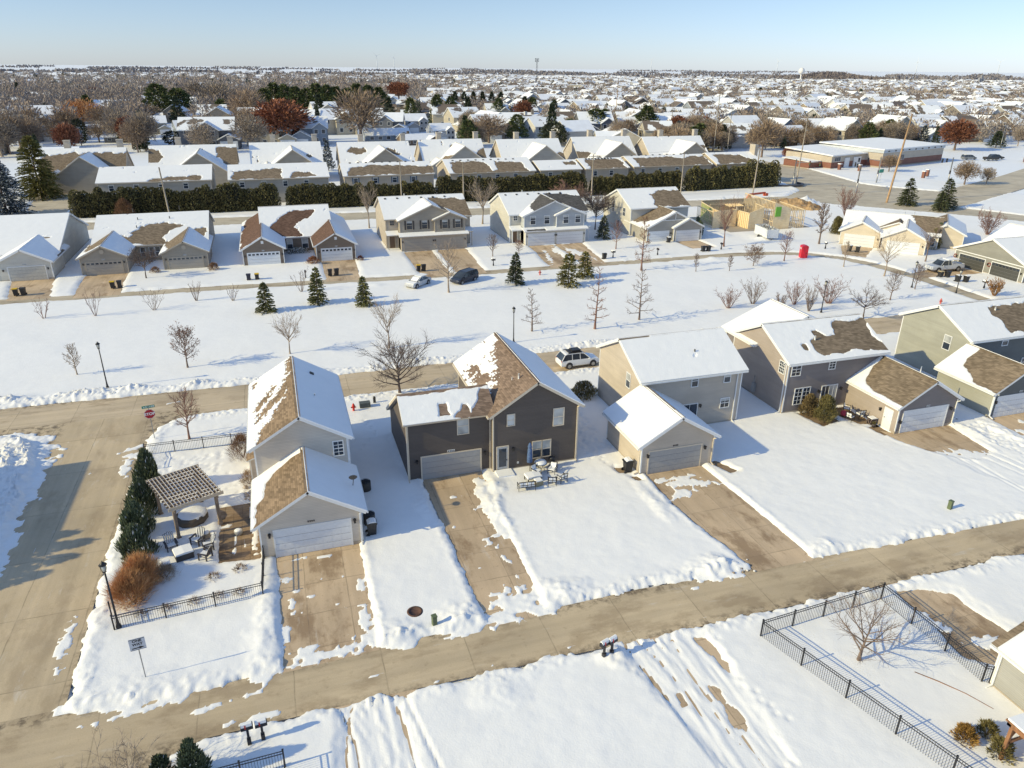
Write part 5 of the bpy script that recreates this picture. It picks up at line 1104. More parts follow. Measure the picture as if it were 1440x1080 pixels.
def plant_near():
    # street trees in the park, from the side street towards the bend of the lane
    park = [('shrubby multi-stemmed tree by the lane below the two yellow-lidded bins',-29.7,102.8,3.1,2.6,'shrub'),('narrow multi-stemmed tree by the lane, second from the end',-23.7,102.1,4.1,2.6,'shrub'),('low wide multi-stemmed tree below the dark-crowned yard tree',-16.8,102.7,3.2,3.8,'shrub'),('thin small tree below the round bush of the taupe duplex',-11.8,105.6,3.0,1.9,'shrub'),('smallest multi-stemmed tree left of the three dark spruces',-7,104.2,2.4,2.1,'shrub'),('thin multi-stemmed tree between the first two dark spruces and the lane',2.2,106.2,3.9,2.9,'shrub')]
    for i, (l, x, y, h, w, f) in enumerate(park): bare_tree('multi_stem_tree', l, (x,y,.05), h, w, i, 'shrub', BARK_RED if i < 2 else BARK, .035, (7,5,4), group='young trees along the lane side of the park')
    one = [('rust-leaved young oak standing alone in the park snow',-10.9,79.9,5.0,3.3,0,'oval',BARK,(LEAF_RUST,900)),('faint thin sapling beside the black park lamp post',-21.7,81.0,3.7,1.8,1,'oval',BARK_PALE,None),
      ('young bare tree inside the fenced corner yard',-9.4,62.3,4.9,2.8,2,'oval',BARK_RED,None),('upright bare tree behind the ridge of the corner house',-.3,81,5.3,4.0,3,'vase',BARK_PALE,None),
      ('upright pale tree directly behind the big spreading street tree',10.7,79.7,6.7,4.0,1,'vase',BARK_PALE,None),('spire-shaped bare tree just past the lamp behind the dark house',28.4,80.6,5.6,2.8,2,'spire',BARK,None),('tall spire-shaped bare tree in the middle of the park',36.2,79.2,8.0,3.2,3,'spire',BARK_RED,None),('spire-shaped bare tree nearest the beige house roof',43.2,81,7.0,4.4,1,'spire',BARK,None),
      ('pale bare tree standing beside the two parked cars',22.4,99.9,8.3,4.6,0,'oval',BARK_PALE,None),('tall spire tree with clinging brown leaves by the lane',55,103.7,8.8,3.6,2,'spire',BARK_RED,(LEAF_BROWN,700)),
      ('slim sapling first past the leafy spire tree',63.1,100.6,3.1,1.2,0,'oval',BARK,None),('slim sapling between the leafy spire and the brown-leaved small tree',68.5,99.4,2.8,1.1,2,'oval',BARK,None),('small flat-topped tree holding brown leaves by the lane',74.2,101.2,3.9,3.8,1,'oval',BARK,(LEAF_BROWN,1300)),
      ('reddish bare tree beside the red portable toilet',81.3,102.7,5.6,2.6,3,'oval',BARK_RED,None),('thin sapling past the red portable toilet at the lane bend',88.4,96.6,4.5,1.5,1,'oval',BARK_PALE,None),
      ('spreading pale tree at the lane bend before the peach house',90.5,89.9,8.0,6.8,2,'vase',BARK_PALE,None),('tree with upright twigs at the peach house corner by the pickup',104.6,95.8,7.5,4.4,3,'vase',BARK,None),('thin tree nearest the pink hydrant',81.5,79,4.6,2.6,0,'oval',BARK,None),('thin tree beside the lane lamp near the pickup',89.3,82.5,4.2,2.4,1,'oval',BARK,None),
      ('tall bare tree in front of the framed building site',77.5,115.2,10.4,4.4,3,'vase',BARK_RED,None),('bare tree between the building site and the peach house',96,112.2,7.7,3.2,2,'oval',BARK,None),
      ('round bare tree on the snow verge between the sand and blue duplexes',34.6,119.2,4.2,2.6,1,'oval',BARK,None),('tiny round tree by the entry of the blue duplex',39.5,119.7,2.8,1.7,2,'oval',BARK_RED,None),('upright bare tree behind the garden gap past the cocoa duplex',17.5,149,10,4.8,0,'vase',BARK_PALE,None),('upright bare tree in the gap between the two townhouse duplexes',40.5,147.1,10.1,6.0,3,'vase',BARK_PALE,None),
      ('small round brown tree in front of the stone-grey house',57.5,118.7,5.4,2.8,0,'oval',BARK_RED,None)]
    for l, x, y, h, w, s, f, m, lv in one: bare_tree('young_tree' if h < 6 else 'street_tree', l, (x,y,.05), h, w, s, f, m, None, (24,5,4) if f != 'vase' else (11,7,6), leaves=lv, leader=f != 'vase', low=.3 if f != 'spire' else .16, tw=.012)
    bare_tree('street_tree', 'big dark spreading bare tree at the kerb beside the dark house', (9.7,66.6,.05), 7.0, 7.6, 1, 'oval', BARK_DK, .17, (26,9,6), low=.28, tw=.013)
    bare_tree('yard_tree', 'bare tree inside the black picket fence with its long shadow on snow', (27.8,23.7,.05), 4.5, 4.9, 2, 'oval', BARK, .12, (17,8,4), low=.3, tw=.008)
    bare_tree('street_tree', 'dark low-branched bare tree behind the slate house roof', (72,73.5,.0), 5.0, 6.0, 3, 'vase', BARK_DK, .12, (12,8,6), leader=False, tw=.013)
    bare_tree('yard_tree', 'dense dark-crowned tree between the garages of the taupe duplex', (-19.9,120.1,.05), 5.3, 5.3, 0, 'vase', BARK_DK, .12, (14,9,7), leader=False, tw=.017)
    for i, (x, y, h, w, l) in enumerate(((57.2,82.1,3.4,3.9,'first broom-shaped shrub of the park clump above the slate house'),(61.5,82.8,3.9,3.9,'tallest broom-shaped shrub, second in the clump above the slate house'),(66.9,81,3.7,3.5,'reddish broom shrub directly above the slate house ridge'),(66.9,77.9,3.8,2.5,'narrow broom shrub beside the lamp above the slate house'),(71.9,80.1,4.3,4.2,'broom shrub just past the lamp above the slate house'),(64,80.2,2.2,3.0,'low purple-brown broom shrub in the middle of the clump'))):
        bare_tree('broom_shrub', l, (x,y,.05), h, w, i, 'shrub', BARK_RED if i % 2 == 0 else BARK, .035, (16,7,4), group='broom-shaped shrubs behind the slate house', tw=.013)
    for i, (x, y, h, w, l) in enumerate(((119.8,133.3,6.9,5.6,'dense vase-shaped shrub tree behind the soil heap'),(134.4,110.1,5.4,5.8,'round dense brown bush behind the peach house'),(97.8,76.5,2.9,3.0,'golden bare bush where the lane meets the park street'))):
        bare_tree('bush_tree', l, (x,y,.05), h, w, i+1, 'shrub', BARK_RED if i < 2 else WILLOW, .04, (24,9,5), tw=.02)
    bare_tree('twiggy_shrub', 'pale leafless twiggy shrub at the bottom edge beside two dark cedars', (-9.4,25.4,0), 3.3, 5.6, 2, 'shrub', BARK_PALE, .024, (46,6,4), tw=.009)
    # dark trees beside the blue duplex
    bare_tree('yard_tree', 'broad purple-brown tree between the blue duplex and the stone-grey house', (60.7,135.4,.05), 9.3, 8.5, 1, 'vase', BARK_DK, .15, (20,10,7), leader=False, tw=.025)
    bare_tree('yard_tree', 'round russet tree at the back road behind the stone-grey house', (59,146,.05), 8.5, 9, 3, 'vase', BARK_RED, .15, (20,10,7), leader=False, tw=.028)
    # young spruces
    sp = [(-2.7,97.8,4.0,3.1,'olive spruce in the park, first of the three by the lane'),(4.1,99.6,5.1,3.0,'tallest of the three olive spruces by the lane'),(10,97.1,4.1,2.7,'third olive spruce, nearest the bare shrub and silver sedan'),(33,101.5,4.9,3.1,'dark spruce standing alone just past the dark minivan')]
    for i, (x, y, h, w, l) in enumerate(sp): conifer('spruce_tree', l, (x,y,.05), h, w, i, NEEDLE if i < 3 else NEEDLE_DK, group='spruces in the park')
    conifer('pine_tree', 'olive pine, larger of the touching pair by the lane', (40.3,98.5,.05), 4.9, 4.0, 7, NEEDLE_YEL, dens=.9, lean=.55); conifer('pine_tree', 'olive pine, smaller one of the touching pair by the lane', (44.5,102.2,.05), 4.1, 3.3, 8, NEEDLE_YEL, dens=.9, lean=.55)
    conifer('spruce_tree', 'small snow-dusted blue spruce at the flank of the blue duplex', (58.7,127,.05), 4.5, 3.2, 3, NEEDLE_DK, .06)
    conifer('spruce_tree', 'dark spruce by the crossroads beside the leaning brown pole', (146.1,142.9,0), 6.4, 5.6, 1, NEEDLE_DK, .0, 1.3); conifer('spruce_tree', 'wide dark spruce by the crossroads, right-hand trunk of the pair', (151.6,137,0), 7.0, 6.0, 2, NEEDLE_DK, .0, 1.3); conifer('spruce_tree', 'low bushy spruce between the two dark crossroads spruces', (147.5,134.5,0), 4.4, 4.4, 4, NEEDLE_DK, .0, 1.2)
    conifer('pine_tree', 'big olive pine at the side street corner in the far left', (-53.5,206,0), 14.5, 11, 9, NEEDLE_YEL, .0, 2.6, lean=.6); conifer('blue_spruce', 'big snow-laden blue spruce beside the snowy side street', (-55,184,0), 11.5, 11, 6, NEEDLE_BLUE, .16, 2.6, lean=.6)
    # garden of the corner house
    for i, (x, y, h, r, l) in enumerate(((-11.45,53.9,3.7,1.25,'dark upright juniper with split top, farthest along the street fence'),(-11.55,50.9,2.9,1.35,'dark juniper touching the far corner of the pergola'),(-11.6,48.2,2.6,1.35,'dark snow-flecked juniper beside the pergola'),(-11.3,45.6,2.3,1.45,'dark juniper next to the golden ornamental grass'))):
        bush('juniper_shrub', l, (x,y,0), r*.88, r*.92, h, 20+i, JUNIPER, 5200, .40, .075, up=1.6, snow=.03, group='junipers along the corner yard', shape=.75)
    for i, (x, y, h, l) in enumerate(((-10.6,42.3,1.75,'tall clump of orange-brown ornamental grass beside the junipers'),(-11.0,40.9,1.65,'clump of orange-brown ornamental grass beside the black lamp post'))):
        bush('ornamental_grass', l, (x,y,0), 1.25, 1.25, h, 30+i, GRASS_GOLD, 6000, .75, .018, 'grass', .55, group='ornamental grasses in the corner yard')
    bush('ornamental_grass', 'small pale tuft of dry grass beside the twin ornamental clumps', (-9.3,42.6,0), .7, .7, .7, 33, leafy('pale_dry_grass',(.34,.27,.2)), 900, .5, .016, 'grass', .5)
    bush('bare_shrub', 'reddish twiggy shrub against the wall of the corner house', (-4.9,57.6,0), 1.2, 1.3, 1.9, 34, leafy('red_brown_twigs',(.20,.12,.08)), 2200, .6, .016, up=.9)
    bush('bare_shrub', 'low bed of pale dry stems along the corner house wall', (-4.4,53.2,0), .7, 1.7, .8, 35, leafy('straw_stems',(.33,.24,.17)), 1100, .35, .016, up=.8)
    for i, (x, y) in enumerate(((-8.9,39.3),(-7.4,39.5),(-6.0,39.6),(-4.8,39.6),(-10.3,39.2))): bush('dead_perennial', 'low brown dead perennial in the snow behind the low picket fence', (x,y,0), .4, .35, .35, 40+i, LEAF_BROWN, 160, .25, .02, 'plant', .5, group='dead perennials behind the picket fence')
    for i, (x, y) in enumerate(((-6.4,41.6),(-4.8,42.0),(-10.6,40.4))): bush('dead_perennial', 'brown dead perennial clump in the corner garden snow', (x,y,0), .5, .4, .4, 46+i, LEAF_BROWN, 240, .25, .02, 'plant', .4, group='dead perennials in the corner garden')
    bush('cedar_shrub', 'dark pointed cedar at the bottom edge by two mailboxes', (-6.4,26.6,0), .75, .75, 2.6, 50, JUNIPER, 3600, .28, .07, up=1.2, snow=.02, shape=.7); bush('cedar_shrub', 'shorter dark cedar at the bottom edge next to the pointed one', (-7.7,26.7,0), .7, .7, 1.9, 51, JUNIPER, 3000, .28, .07, up=1.2, snow=.02, shape=.7)
    bush('yew_shrub', 'tall olive evergreen shrub at the slate house patio', (46.5,49.6,0), 1.15, 1.15, 2.5, 52, SHRUB_OLIVE, 4200, .3, .05, up=.9, shape=.9); bush('yew_shrub', 'olive-brown evergreen shrub under the slate house window', (45.8,51.0,0), .95, .8, 2.1, 53, leafy('bronze_shrub_foliage',(.21,.155,.075)), 3000, .3, .05, up=.9, shape=.9)
    bush('boxwood_shrub', 'snow-flecked yellow-green shrub at the dark house far corner', (26.9,60.7,0), 1.7, 1.2, 1.7, 54, leafy('mottled_shrub',(.24,.20,.09),.5), 2600, .28, .1, up=.5, snow=.14)
    bush('garden_shrub', 'small orange-brown shrub beside the timber porch post', (29.0,17.9,0), .5, .6, 1.0, 55, OCHRE, 1300, .22, .05, up=.6); bush('garden_shrub', 'olive shrub below the timber porch beam', (29.9,16.7,0), .6, .6, 1.1, 56, SHRUB_OLIVE, 1300, .22, .05, up=.6); bush('garden_shrub', 'dark olive shrub under the timber porch roof', (30.3,17.8,0), .5, .5, .9, 57, SHRUB_OLIVE, 900, .22, .05, up=.6)
    bush('round_shrub', 'round bare brown bush at the corner of the taupe duplex', (-10.4,122.6,0), 1.0, .9, 1.2, 58, LEAF_BROWN, 1500, .3, .03); bush('round_shrub', 'low brown shrub between the taupe duplex garages', (-19.0,123.4,0), .9, .7, .9, 59, LEAF_BROWN, 900, .3, .03)
    bush('garden_shrub', 'orange-leaved shrub between the cocoa duplex entry and its garage', (4.9,122.6,0), 1.3, .9, 1.2, 60, leafy('orange_leaves',(.30,.14,.07)), 1200, .3, .05); bush('garden_shrub', 'snow-covered foundation shrubs under the cocoa duplex windows', (2.9,130.6,0), 2.6, .8, 1.0, 61, NEEDLE_DK, 1600, .3, .07, snow=.5)
    bush('garden_shrub', 'reddish shrub at the garage corner of the cocoa duplex', (12.6,122.8,0), .7, .7, .8, 62, leafy('red_barberry',(.14,.05,.04)), 700, .25, .03)
    bush('arborvitae_shrub', 'columnar arborvitae at the peach house garage corner', (105.4,119,0), 1.3, 1.3, 3.6, 63, HEDGE_G, 3200, .35, .08, up=1.2, shape=1.1); bush('arborvitae_shrub', 'second columnar arborvitae at the peach house garage corner', (106.9,120,0), 1.2, 1.2, 3.0, 64, HEDGE_G, 3000, .35, .08, up=1.2, shape=1.1)
    bush('arborvitae_shrub', 'green arborvitae by the peach house gable end', (113.6,103.0,0), 1.1, 1.1, 4.0, 65, HEDGE_G, 3000, .35, .08, up=1.2, shape=1.1); bush('arborvitae_shrub', 'taller dark arborvitae by the peach house gable end', (115.6,104.4,0), 1.2, 1.2, 4.6, 66, JUNIPER, 3000, .35, .08, up=1.2, shape=1.1)
    for i in range(4): bush('arborvitae_shrub', 'thin dark columnar evergreen beside the stone-grey garage', (78.6+i*.9,125+i*2.0,0), .5, .5, 2.6, 70+i, JUNIPER, 700, .3, .07, up=1.4, group='columnar evergreens beside the stone-grey garage')
    bush('red_bush', 'round reddish bush in front of the western hedge', (-30.2,172.0,0), 2.3, 2.0, 4.2, 75, leafy('russet_twigs',(.17,.095,.055)), 2600, .6, .05, up=.5)
    for i, (x, y, h) in enumerate(((-31.0,44.3,7.6),(-31.2,45.7,8.4),(-31.0,47.2,8.7),(-31.3,48.7,8.2))): conifer('spruce_tree', 'dark spruce in the row whose spiky shadow reaches the side street', (x,y,0), h, 4.2, i, NEEDLE_DK, 0, 1.6, 'spruces shading the side street')
    # hedges of arborvitae between back road and duplexes
    hl = ['westernmost tall evergreen hedge from the side street to the narrow gap','second evergreen hedge, beginning after the narrow gap','evergreen hedge behind the sand and blue townhouses','evergreen hedge behind the stone-grey house','easternmost evergreen hedge ending in a tall round clump at the crossroads']
    for i, (x0, x1, y0, y1, h) in enumerate(((-40.5,.3,176.5,175.5,6.0),(3,36,175.5,175,5.6),(37.5,75,175.5,175.5,6.2),(77.5,103,176,177,5.4),(105,134,176,178.5,6.2))):
        g = np.random.default_rng(300+i); L = x1-x0; nt_ = int(L/1.5); P_, D_ = [], []
        t = thing('evergreen_hedge', hl[i], 'hedge', ((x0+x1)/2,(y0+y1)/2,0), math.atan2(y1-y0,L), 'evergreen hedges along the back road')
        core = MB()
        for k in range(nt_):
            cx = -L/2+(k+.5)*L/nt_; hh = h*g.uniform(.8,1.06); r = g.uniform(1.15,1.6)*(1.5 if i == 4 and k > nt_-8 else 1)
            if i == 4 and k > nt_-7: hh *= 1.18
            n = 900; a = g.uniform(0,6.28,n); z = g.random(n); rr = r*np.sqrt(np.clip(1-z**2.6,0.02,1))*g.uniform(.75,1.08,n)
            P_.append(np.stack([cx+np.cos(a)*rr, np.sin(a)*rr*1.05+g.uniform(-.2,.2), z*hh*.96], 1)); D_.append(np.stack([np.cos(a)*.7+g.normal(size=n)*.3, np.sin(a)*.7+g.normal(size=n)*.3, .5+g.normal(size=n)*.4], 1))
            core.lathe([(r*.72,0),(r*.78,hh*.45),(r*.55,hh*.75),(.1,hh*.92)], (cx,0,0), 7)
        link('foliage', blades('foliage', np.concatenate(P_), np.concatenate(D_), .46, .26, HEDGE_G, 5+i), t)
        core.build('shade_core', [flat('hedge_shade',(.02,.02,.011),.95)], t, fix=False)  # solid near-black core: shade inside the hedge put in as colour
# ================================================================== THINGS
RED = flat('hydrant_red', (.55,.03,.02), .4); PINKRED = flat('sunfaded_red', (.55,.12,.10), .5)
WOODG = bark('weathered_wood', (.25,.195,.15)); WOODB = bark('stained_cedar', (.26,.125,.06)); POLEW = bark('grey_pole_wood', (.36,.31,.25)); POLEO = bark('new_pole_wood', (.42,.27,.15))
GALV = flat('galvanised_steel', (.34,.34,.34), .4, .6); GREENBOX = flat('utility_green', (.11,.14,.07), .6)
YEL = flat('yellow_lid', (.62,.40,.02), .5); BINBLUE = flat('dark_navy_bin', (.03,.03,.05), .5)

def fence(name, label, pts, h=1.25, step=2.45, pick=.12, z=0.0, posts=True):
    c = pts[0]; t = thing(name, label, 'fence', (c[0],c[1],z))
    L = lambda p: Vector((p[0]-c[0], p[1]-c[1], 0))
    for i, (p, q) in enumerate(zip(pts[:-1], pts[1:])):
        a, b = L(p), L(q); D = (b-a).length; d = (b-a)/D; n = max(1, round(D/step))
        for k in range(n):
            s, e = a+d*D*k/n, a+d*D*(k+1)/n
            mb = MB(); mb.box(-.035,.035,-.035,.035,-.1,h+.08); mb.box(-.045,.045,-.045,.045,h+.08,h+.11); mb.v = [(x+s.x,y+s.y,zz) for x,y,zz in mb.v]; mb.build('post',[BLACK],t)
            mb = MB()
            for zz in (.12,h-.16,h): mb.beam((s.x,s.y,zz),(e.x,e.y,zz),.03,.035)
            m = int((e-s).length/pick)
            for j in range(1,m): q2 = s.lerp(e,j/m); mb.beam((q2.x,q2.y,.05),(q2.x,q2.y,h-.0),.016,.016,up=(d.x,d.y,0))
            mb.build('panel',[BLACK],t)
        if i == len(pts)-2:
            mb = MB(); mb.box(-.035,.035,-.035,.035,-.1,h+.08); mb.v = [(x+b.x,y+b.y,zz) for x,y,zz in mb.v]; mb.build('post',[BLACK],t)
    return t

def text_mesh(s, size, mat, name='lettering', bold=.0):
    cu = bpy.data.curves.new(name, 'FONT'); cu.body = s; cu.size = size; cu.align_x = 'CENTER'; cu.align_y = 'CENTER'; cu.extrude = .002; cu.offset = bold
    o = bpy.data.objects.new(name, cu); COL.objects.link(o); dg = bpy.context.evaluated_depsgraph_get()
    me = bpy.data.meshes.new_from_object(o.evaluated_get(dg)); bpy.data.objects.remove(o); me.materials.clear(); me.materials.append(mat)
    return me

def lamp_post(label, x, y, h=4.6, rz=0):
    t = thing('street_lamp', label, 'street lamp', (x,y,0), rz, 'black lantern street lamps')
    mb = MB(); mb.lathe([(.16,-.1),(.16,.25),(.10,.4),(.065,.8),(.05,h-.55)],(0,0,0),10); mb.build('pole',[BLACK],t,fix=False)
    mb = MB(); mb.lathe([(.05,h-.6),(.12,h-.52),(.08,h-.48)],(0,0,0),8); mb.lathe([(.19,h-.08),(.23,h-.06),(.10,h+.08),(.03,h+.14),(.03,h+.2)],(0,0,0),8)
    for a in range(4): q = a*math.pi/2+.78; mb.beam((.11*math.cos(q),.11*math.sin(q),h-.5),(.19*math.cos(q),.19*math.sin(q),h-.06),.02,.02)
    ln = mb.build('lantern',[BLACK],t,fix=False)
    mb = MB(); mb.lathe([(.09,h-.48),(.17,h-.09)],(0,0,0),8); mb.build('lamp_glass',[flat('frosted_glass',(.55,.55,.5),.3)],ln,fix=False)
    mb = MB(); mb.lathe([(.22,h-.05),(.11,h+.11),(.02,h+.12)],(0,0,.012),8); 
    return t

def bin_thing(label, x, y, lid, body=None, rz=0.0, snow=False):
    t = thing('wheeled_bin', label, 'wheeled bin', (x,y,.03), rz, 'wheeled bins')
    mb = MB(); b = len(mb.v)
    mb.v += [(-.24,-.26,.06),(.24,-.26,.06),(.24,.26,.06),(-.24,.26,.06),(-.30,-.34,1.0),(.30,-.34,1.0),(.30,.34,1.0),(-.30,.34,1.0)]
    for q in ((3,2,1,0),(4,5,6,7),(0,1,5,4),(1,2,6,5),(2,3,7,6),(3,0,4,7)): mb.f.append(tuple(b+i for i in q)); mb.m.append(0); mb.sm.append(False)
    mb.box(-.32,.32,-.36,.36,.93,1.0); mb.build('body',[body or CHAR],t)
    mb = MB(); mb.prism([(-.38,1.0),(.40,1.0),(.40,1.04),(.1,1.12),(-.25,1.11),(-.38,1.04)],-.33,.33,'x'); l = mb.build('lid',[lid],t)
    if snow: mb = MB(); mb.prism([(-.34,1.06),(.3,1.08),(.1,1.19),(-.2,1.18)],-.3,.3,'x'); mb.build('snow_cap',[SNOW_ROOF],l)
    for sx in (-1,1): mb = MB(); mb.tube([(sx*.24,.3,.14),(sx*.32,.3,.14)],.14,12); mb.build('wheel',[BLACK],t,fix=False)
    mb = MB(); mb.tube([(-.26,.42,1.0),(.26,.42,1.0)],.02,6); mb.build('handle',[body or CHAR],t,fix=False)
    return t

def mailbox(label, x, y, rz=0, snow=True, n=1, group='mailboxes on black posts', h=1.15):
    t = thing('mailbox', label, 'mailbox', (x,y,0), rz, group)
    mb = MB(); mb.box(-.055,.055,-.055,.055,-.1,h-.1); mb.box(-.09,.09,-.09,.09,0,.5); mb.build('post',[BLACK],t)
    for i in range(n):
        o = (i-(n-1)/2)*.34; mb = MB(); mb.prism([(o-.13,h-.1),(o+.13,h-.1),(o+.13,h+.08),(o+.08,h+.18),(o,h+.22),(o-.08,h+.18),(o-.13,h+.08)],-.28,.28,'y'); bx = mb.build('box',[BLACK],t)
        mb = MB(); mb.box(o+.13,o+.145,-.1,-.04,h+.0,h+.22); mb.build('flag',[RED],bx)
        if snow: mb = MB(); mb.prism([(o-.12,h+.1),(o+.12,h+.1),(o+.09,h+.24),(o,h+.29),(o-.09,h+.24)],-.26,.24,'y'); mb.build('snow_cap',[SNOW_ROOF],bx)
    return t

def hydrant(label, x, y, m):
    t = thing('fire_hydrant', label, 'fire hydrant', (x,y,.05), 0, 'fire hydrants')
    mb = MB(); mb.lathe([(.17,-.1),(.17,.06),(.11,.08),(.11,.55),(.16,.56),(.16,.62),(.13,.63),(.11,.74),(.05,.82),(.03,.88)],(0,0,0),14); mb.build('body',[m],t,fix=False)
    mb = MB(); mb.tube([(-.24,0,.45),(.24,0,.45)],.06,10); mb.tube([(0,0,.42),(0,-.22,.42)],.08,10); mb.build('outlet_cap',[m],t,fix=False)

def ac_unit(label, x, y):
    t = thing('air_conditioner', label, 'air conditioner', (x,y,.05), 0, 'air conditioners beside the corner house')
    mb = MB(); mb.lathe([(.42,0),(.42,.78),(.4,.82)],(0,0,0),16); mb.build('body',[VENT],t,fix=False)
    mb = MB()
    for r in (.12,.22,.32,.4): mb.tube([(r*math.cos(a*math.pi/8),r*math.sin(a*math.pi/8),.86) for a in range(17)],.012,4,cap=False)
    mb.tube([(-.4,0,.86),(.4,0,.86)],.012,4); mb.tube([(0,-.4,.86),(0,.4,.86)],.012,4); mb.lathe([(.4,.815),(.36,.83)],(0,0,0),16); mb.build('fan_grille',[BLACK],t,fix=False)

def adirondack(label, x, y, rz):
    t = thing('garden_chair', label, 'garden chair', (x,y,.1), rz, 'snowy garden chairs round the fire table'); W = flat('dark_chair_wood',(.05,.045,.05),.6)
    mb = MB()
    for i in range(5): o = -.24+i*.12; mb.obox((o,.0,.34),(.05,0,0),(0,.27,-.04),(0,0,.012))
    mb.build('seat',[W],t)
    mb = MB()
    for i in range(5): o = -.24+i*.12; mb.obox((o*1.1,.42,.72),(.05,0,0),(0,.14,.40-.05*abs(i-2)),(0,.012,0))
    b = mb.build('backrest',[W],t)
    for s in (-1,1): mb = MB(); mb.box(s*.34-.07,s*.34+.07,-.3,.38,.56,.585); mb.build('armrest',[W],t)
    for s in (-1,1):
        for yy in (-.26,.3): mb = MB(); mb.box(s*.32-.03,s*.32+.03,yy-.04,yy+.04,-.05,.56); mb.build('leg',[W],t)
    mb = MB(); mb.obox((0,.0,.40),(.25,0,0),(0,.25,-.04),(0,0,.04)); mb.build('snow_cover',[SNOW_ROOF],t)
    mb = MB()
    for i in range(5): o = -.24+i*.12; mb.obox((o*1.1,.39,.74),(.022,0,0),(0,.13,.36-.05*abs(i-2)),(0,.016,0))
    mb.build('snow_streak',[SNOW_ROOF],b)

def patio_chair(label, x, y, rz, wide=1):
    t = thing('patio_chair' if wide == 1 else 'patio_bench', label, 'patio chair' if wide == 1 else 'patio bench', (x,y,.12), rz, 'black iron patio seats' if wide == 1 else None); w = .3*wide+.05*(wide-1)
    mb = MB(); mb.box(-w,w,-.28,.28,.38,.41); mb.build('seat',[BLACK],t)
    mb = MB(); mb.beam((-w,.28,.4),(-w,.34,.9),.04,.04); mb.beam((w,.28,.4),(w,.34,.9),.04,.04); mb.beam((-w,.34,.9),(w,.34,.9),.04,.05); mb.beam((-w,.31,.6),(w,.31,.6),.03,.03)
    for i in range(1,wide*2): mb.beam((-w+i*w/wide,.29,.4),(-w+i*w/wide,.34,.9),.03,.03)
    bk = mb.build('backrest',[BLACK],t)
    for i in range(wide):
        c = -w+(i+.5)*2*w/wide; mb = MB(); mb.obox((c,.27,.66),(.22,0,0),(0,.03,.0),(0,.04,.17)); mb.build('snow_cushion',[SNOW_ROOF],bk)
    for s in (-1,1): mb = MB(); mb.beam((s*w,-.28,.62),(s*w,.3,.64),.05,.03); mb.build('armrest',[BLACK],t)
    for s in (-1,1):
        for yy in (-.26,.27): mb = MB(); mb.beam((s*w,yy,-.05),(s*w,yy,.62 if yy < 0 else .4),.035,.035); mb.build('leg',[BLACK],t)
    mb = MB(); mb.box(-w+.03,w-.03,-.26,.24,.412,.49); mb.build('snow_cover',[SNOW_ROOF],t)

